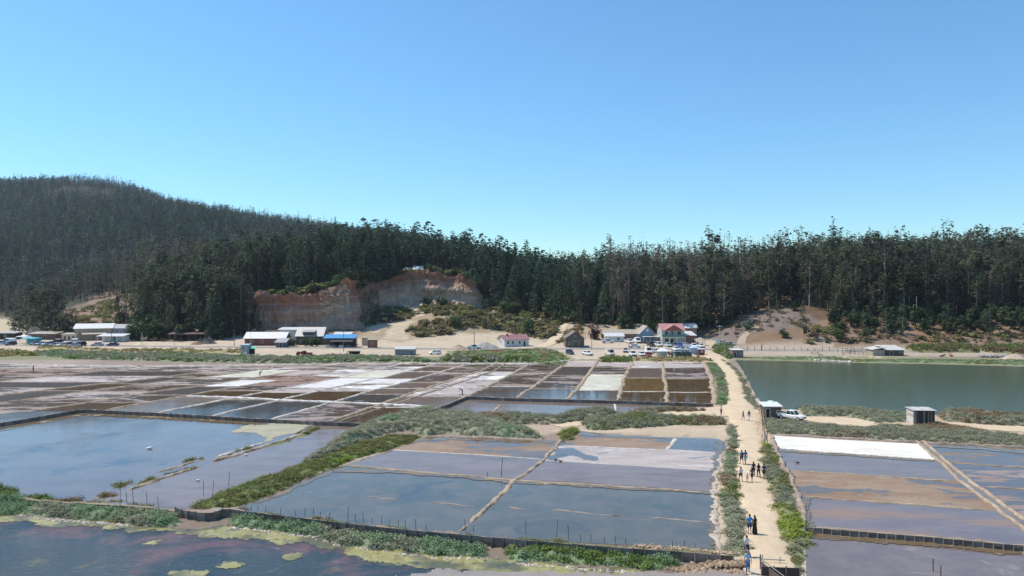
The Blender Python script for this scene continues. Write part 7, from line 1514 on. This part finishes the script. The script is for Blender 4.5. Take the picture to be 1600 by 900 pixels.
person('walk_b', 1175.0, 755, 182, (.11,.06,.08), ('s',(.05,.03,.04)), "person in a dark patterned top next to the small child", h=1.66, longhair=True)
person('stand', 1177.4, 746, 178, (.03,.02,.045), ('t',(.02,.02,.03)), "dark haired person in black partly hidden behind the patterned top", h=1.68, longhair=True)
person('walk', 1185.3, 748, 180, BLA, ('t',BLA), "person dressed all in black with long hair in the walking group", h=1.64, longhair=True)
person('walk_b', 1193.6, 750, 176, (.03,.045,.12), ('s',(.02,.02,.04)), "person in a navy shirt at the right of the walking group", h=1.74)
person('walk', 1161.2, 658, 30, (.40,.10,.12), ('s',(.42,.2,.2)), "person in a reddish top strolling on the far part of the path", h=1.55, longhair=True, hair=(.08,.03,.02))
person('walk_b', 1170.3, 659, 15, (.05,.06,.20), ('t',(.66,.66,.70)), "person in a dark blue top and white trousers on the far part of the path", h=1.74)
person('hold', 1126.8, 650, -60, (.62,.48,.52), ('t',(.03,.03,.04)), "person in a pale pink top standing at the sandy side track", h=1.66, longhair=True)
person('bend', 722.5, 617.5, -80, (.03,.07,.25), ('t',(.05,.06,.14)), "salt worker in blue bending over a far pan", h=1.7, z=.03)
person('bend', 406, 588, 70, (.08,.07,.09), ('t',(.05,.05,.06)), "dark clothed salt worker bending over the far left pans", h=1.7, z=.03)
person('stand', 52, 581, 100, (.10,.22,.10), ('t',(.06,.10,.07)), "worker in green with a pale hat in the far left pans", h=1.75, hat=(.6,.55,.4), z=.03)
crowd = [(1007,(.05,.07,.25)),(1011,(.6,.6,.65)),(1014.5,(.05,.1,.3)),(1018,(.1,.12,.3)),(1022,(.55,.5,.5)),(1025.5,(.06,.08,.3)),(1029.5,(.3,.1,.12)),(1033,(.05,.05,.12))]
WHO = ["navy","white","blue","slate blue","beige","dark blue","wine red","black"]
for k, (px, c_) in enumerate(crowd): person('stand', px, 537.6, (k*70) % 360, c_, ('t',(.06,.07,.12)), "small figure in "+WHO[k]+" on the crowded veranda of the blue house", z=.1)
for k, (px, row, c_, lb) in enumerate([(1040,541,(.6,.55,.55),"figure in a pale top at the door of the two storey house"),(1045.5,540,(.1,.1,.2),"figure in dark clothes at the porch of the two storey house"),(1006,547,(.35,.2,.1),"figure in brown standing between the parked cars"),(983,546,(.1,.1,.1),"figure in black beside the white side-on saloon")]): person('stand', px, row, 40*k, c_, ('t',(.06,.07,.12)), lb, z=.05)
# ------------------------------------------------------------------ air
m = bpy.data.materials.new("air"); m.use_nodes = True; t = m.node_tree; t.nodes.remove(t.nodes["Principled BSDF"]); pv = t.nodes.new("ShaderNodeVolumePrincipled")
pv.inputs["Color"].default_value = (.80,.90,1.0,1); pv.inputs["Density"].default_value = .00007; pv.inputs["Anisotropy"].default_value = .3; t.links.new(pv.outputs[0], t.nodes["Material Output"].inputs["Volume"])
hz = MB().box(-2400,-250,-3.0,2400,1900,262).build("haze", m); tag(hz, "thin pale haze over the whole valley", "haze", kind="stuff")
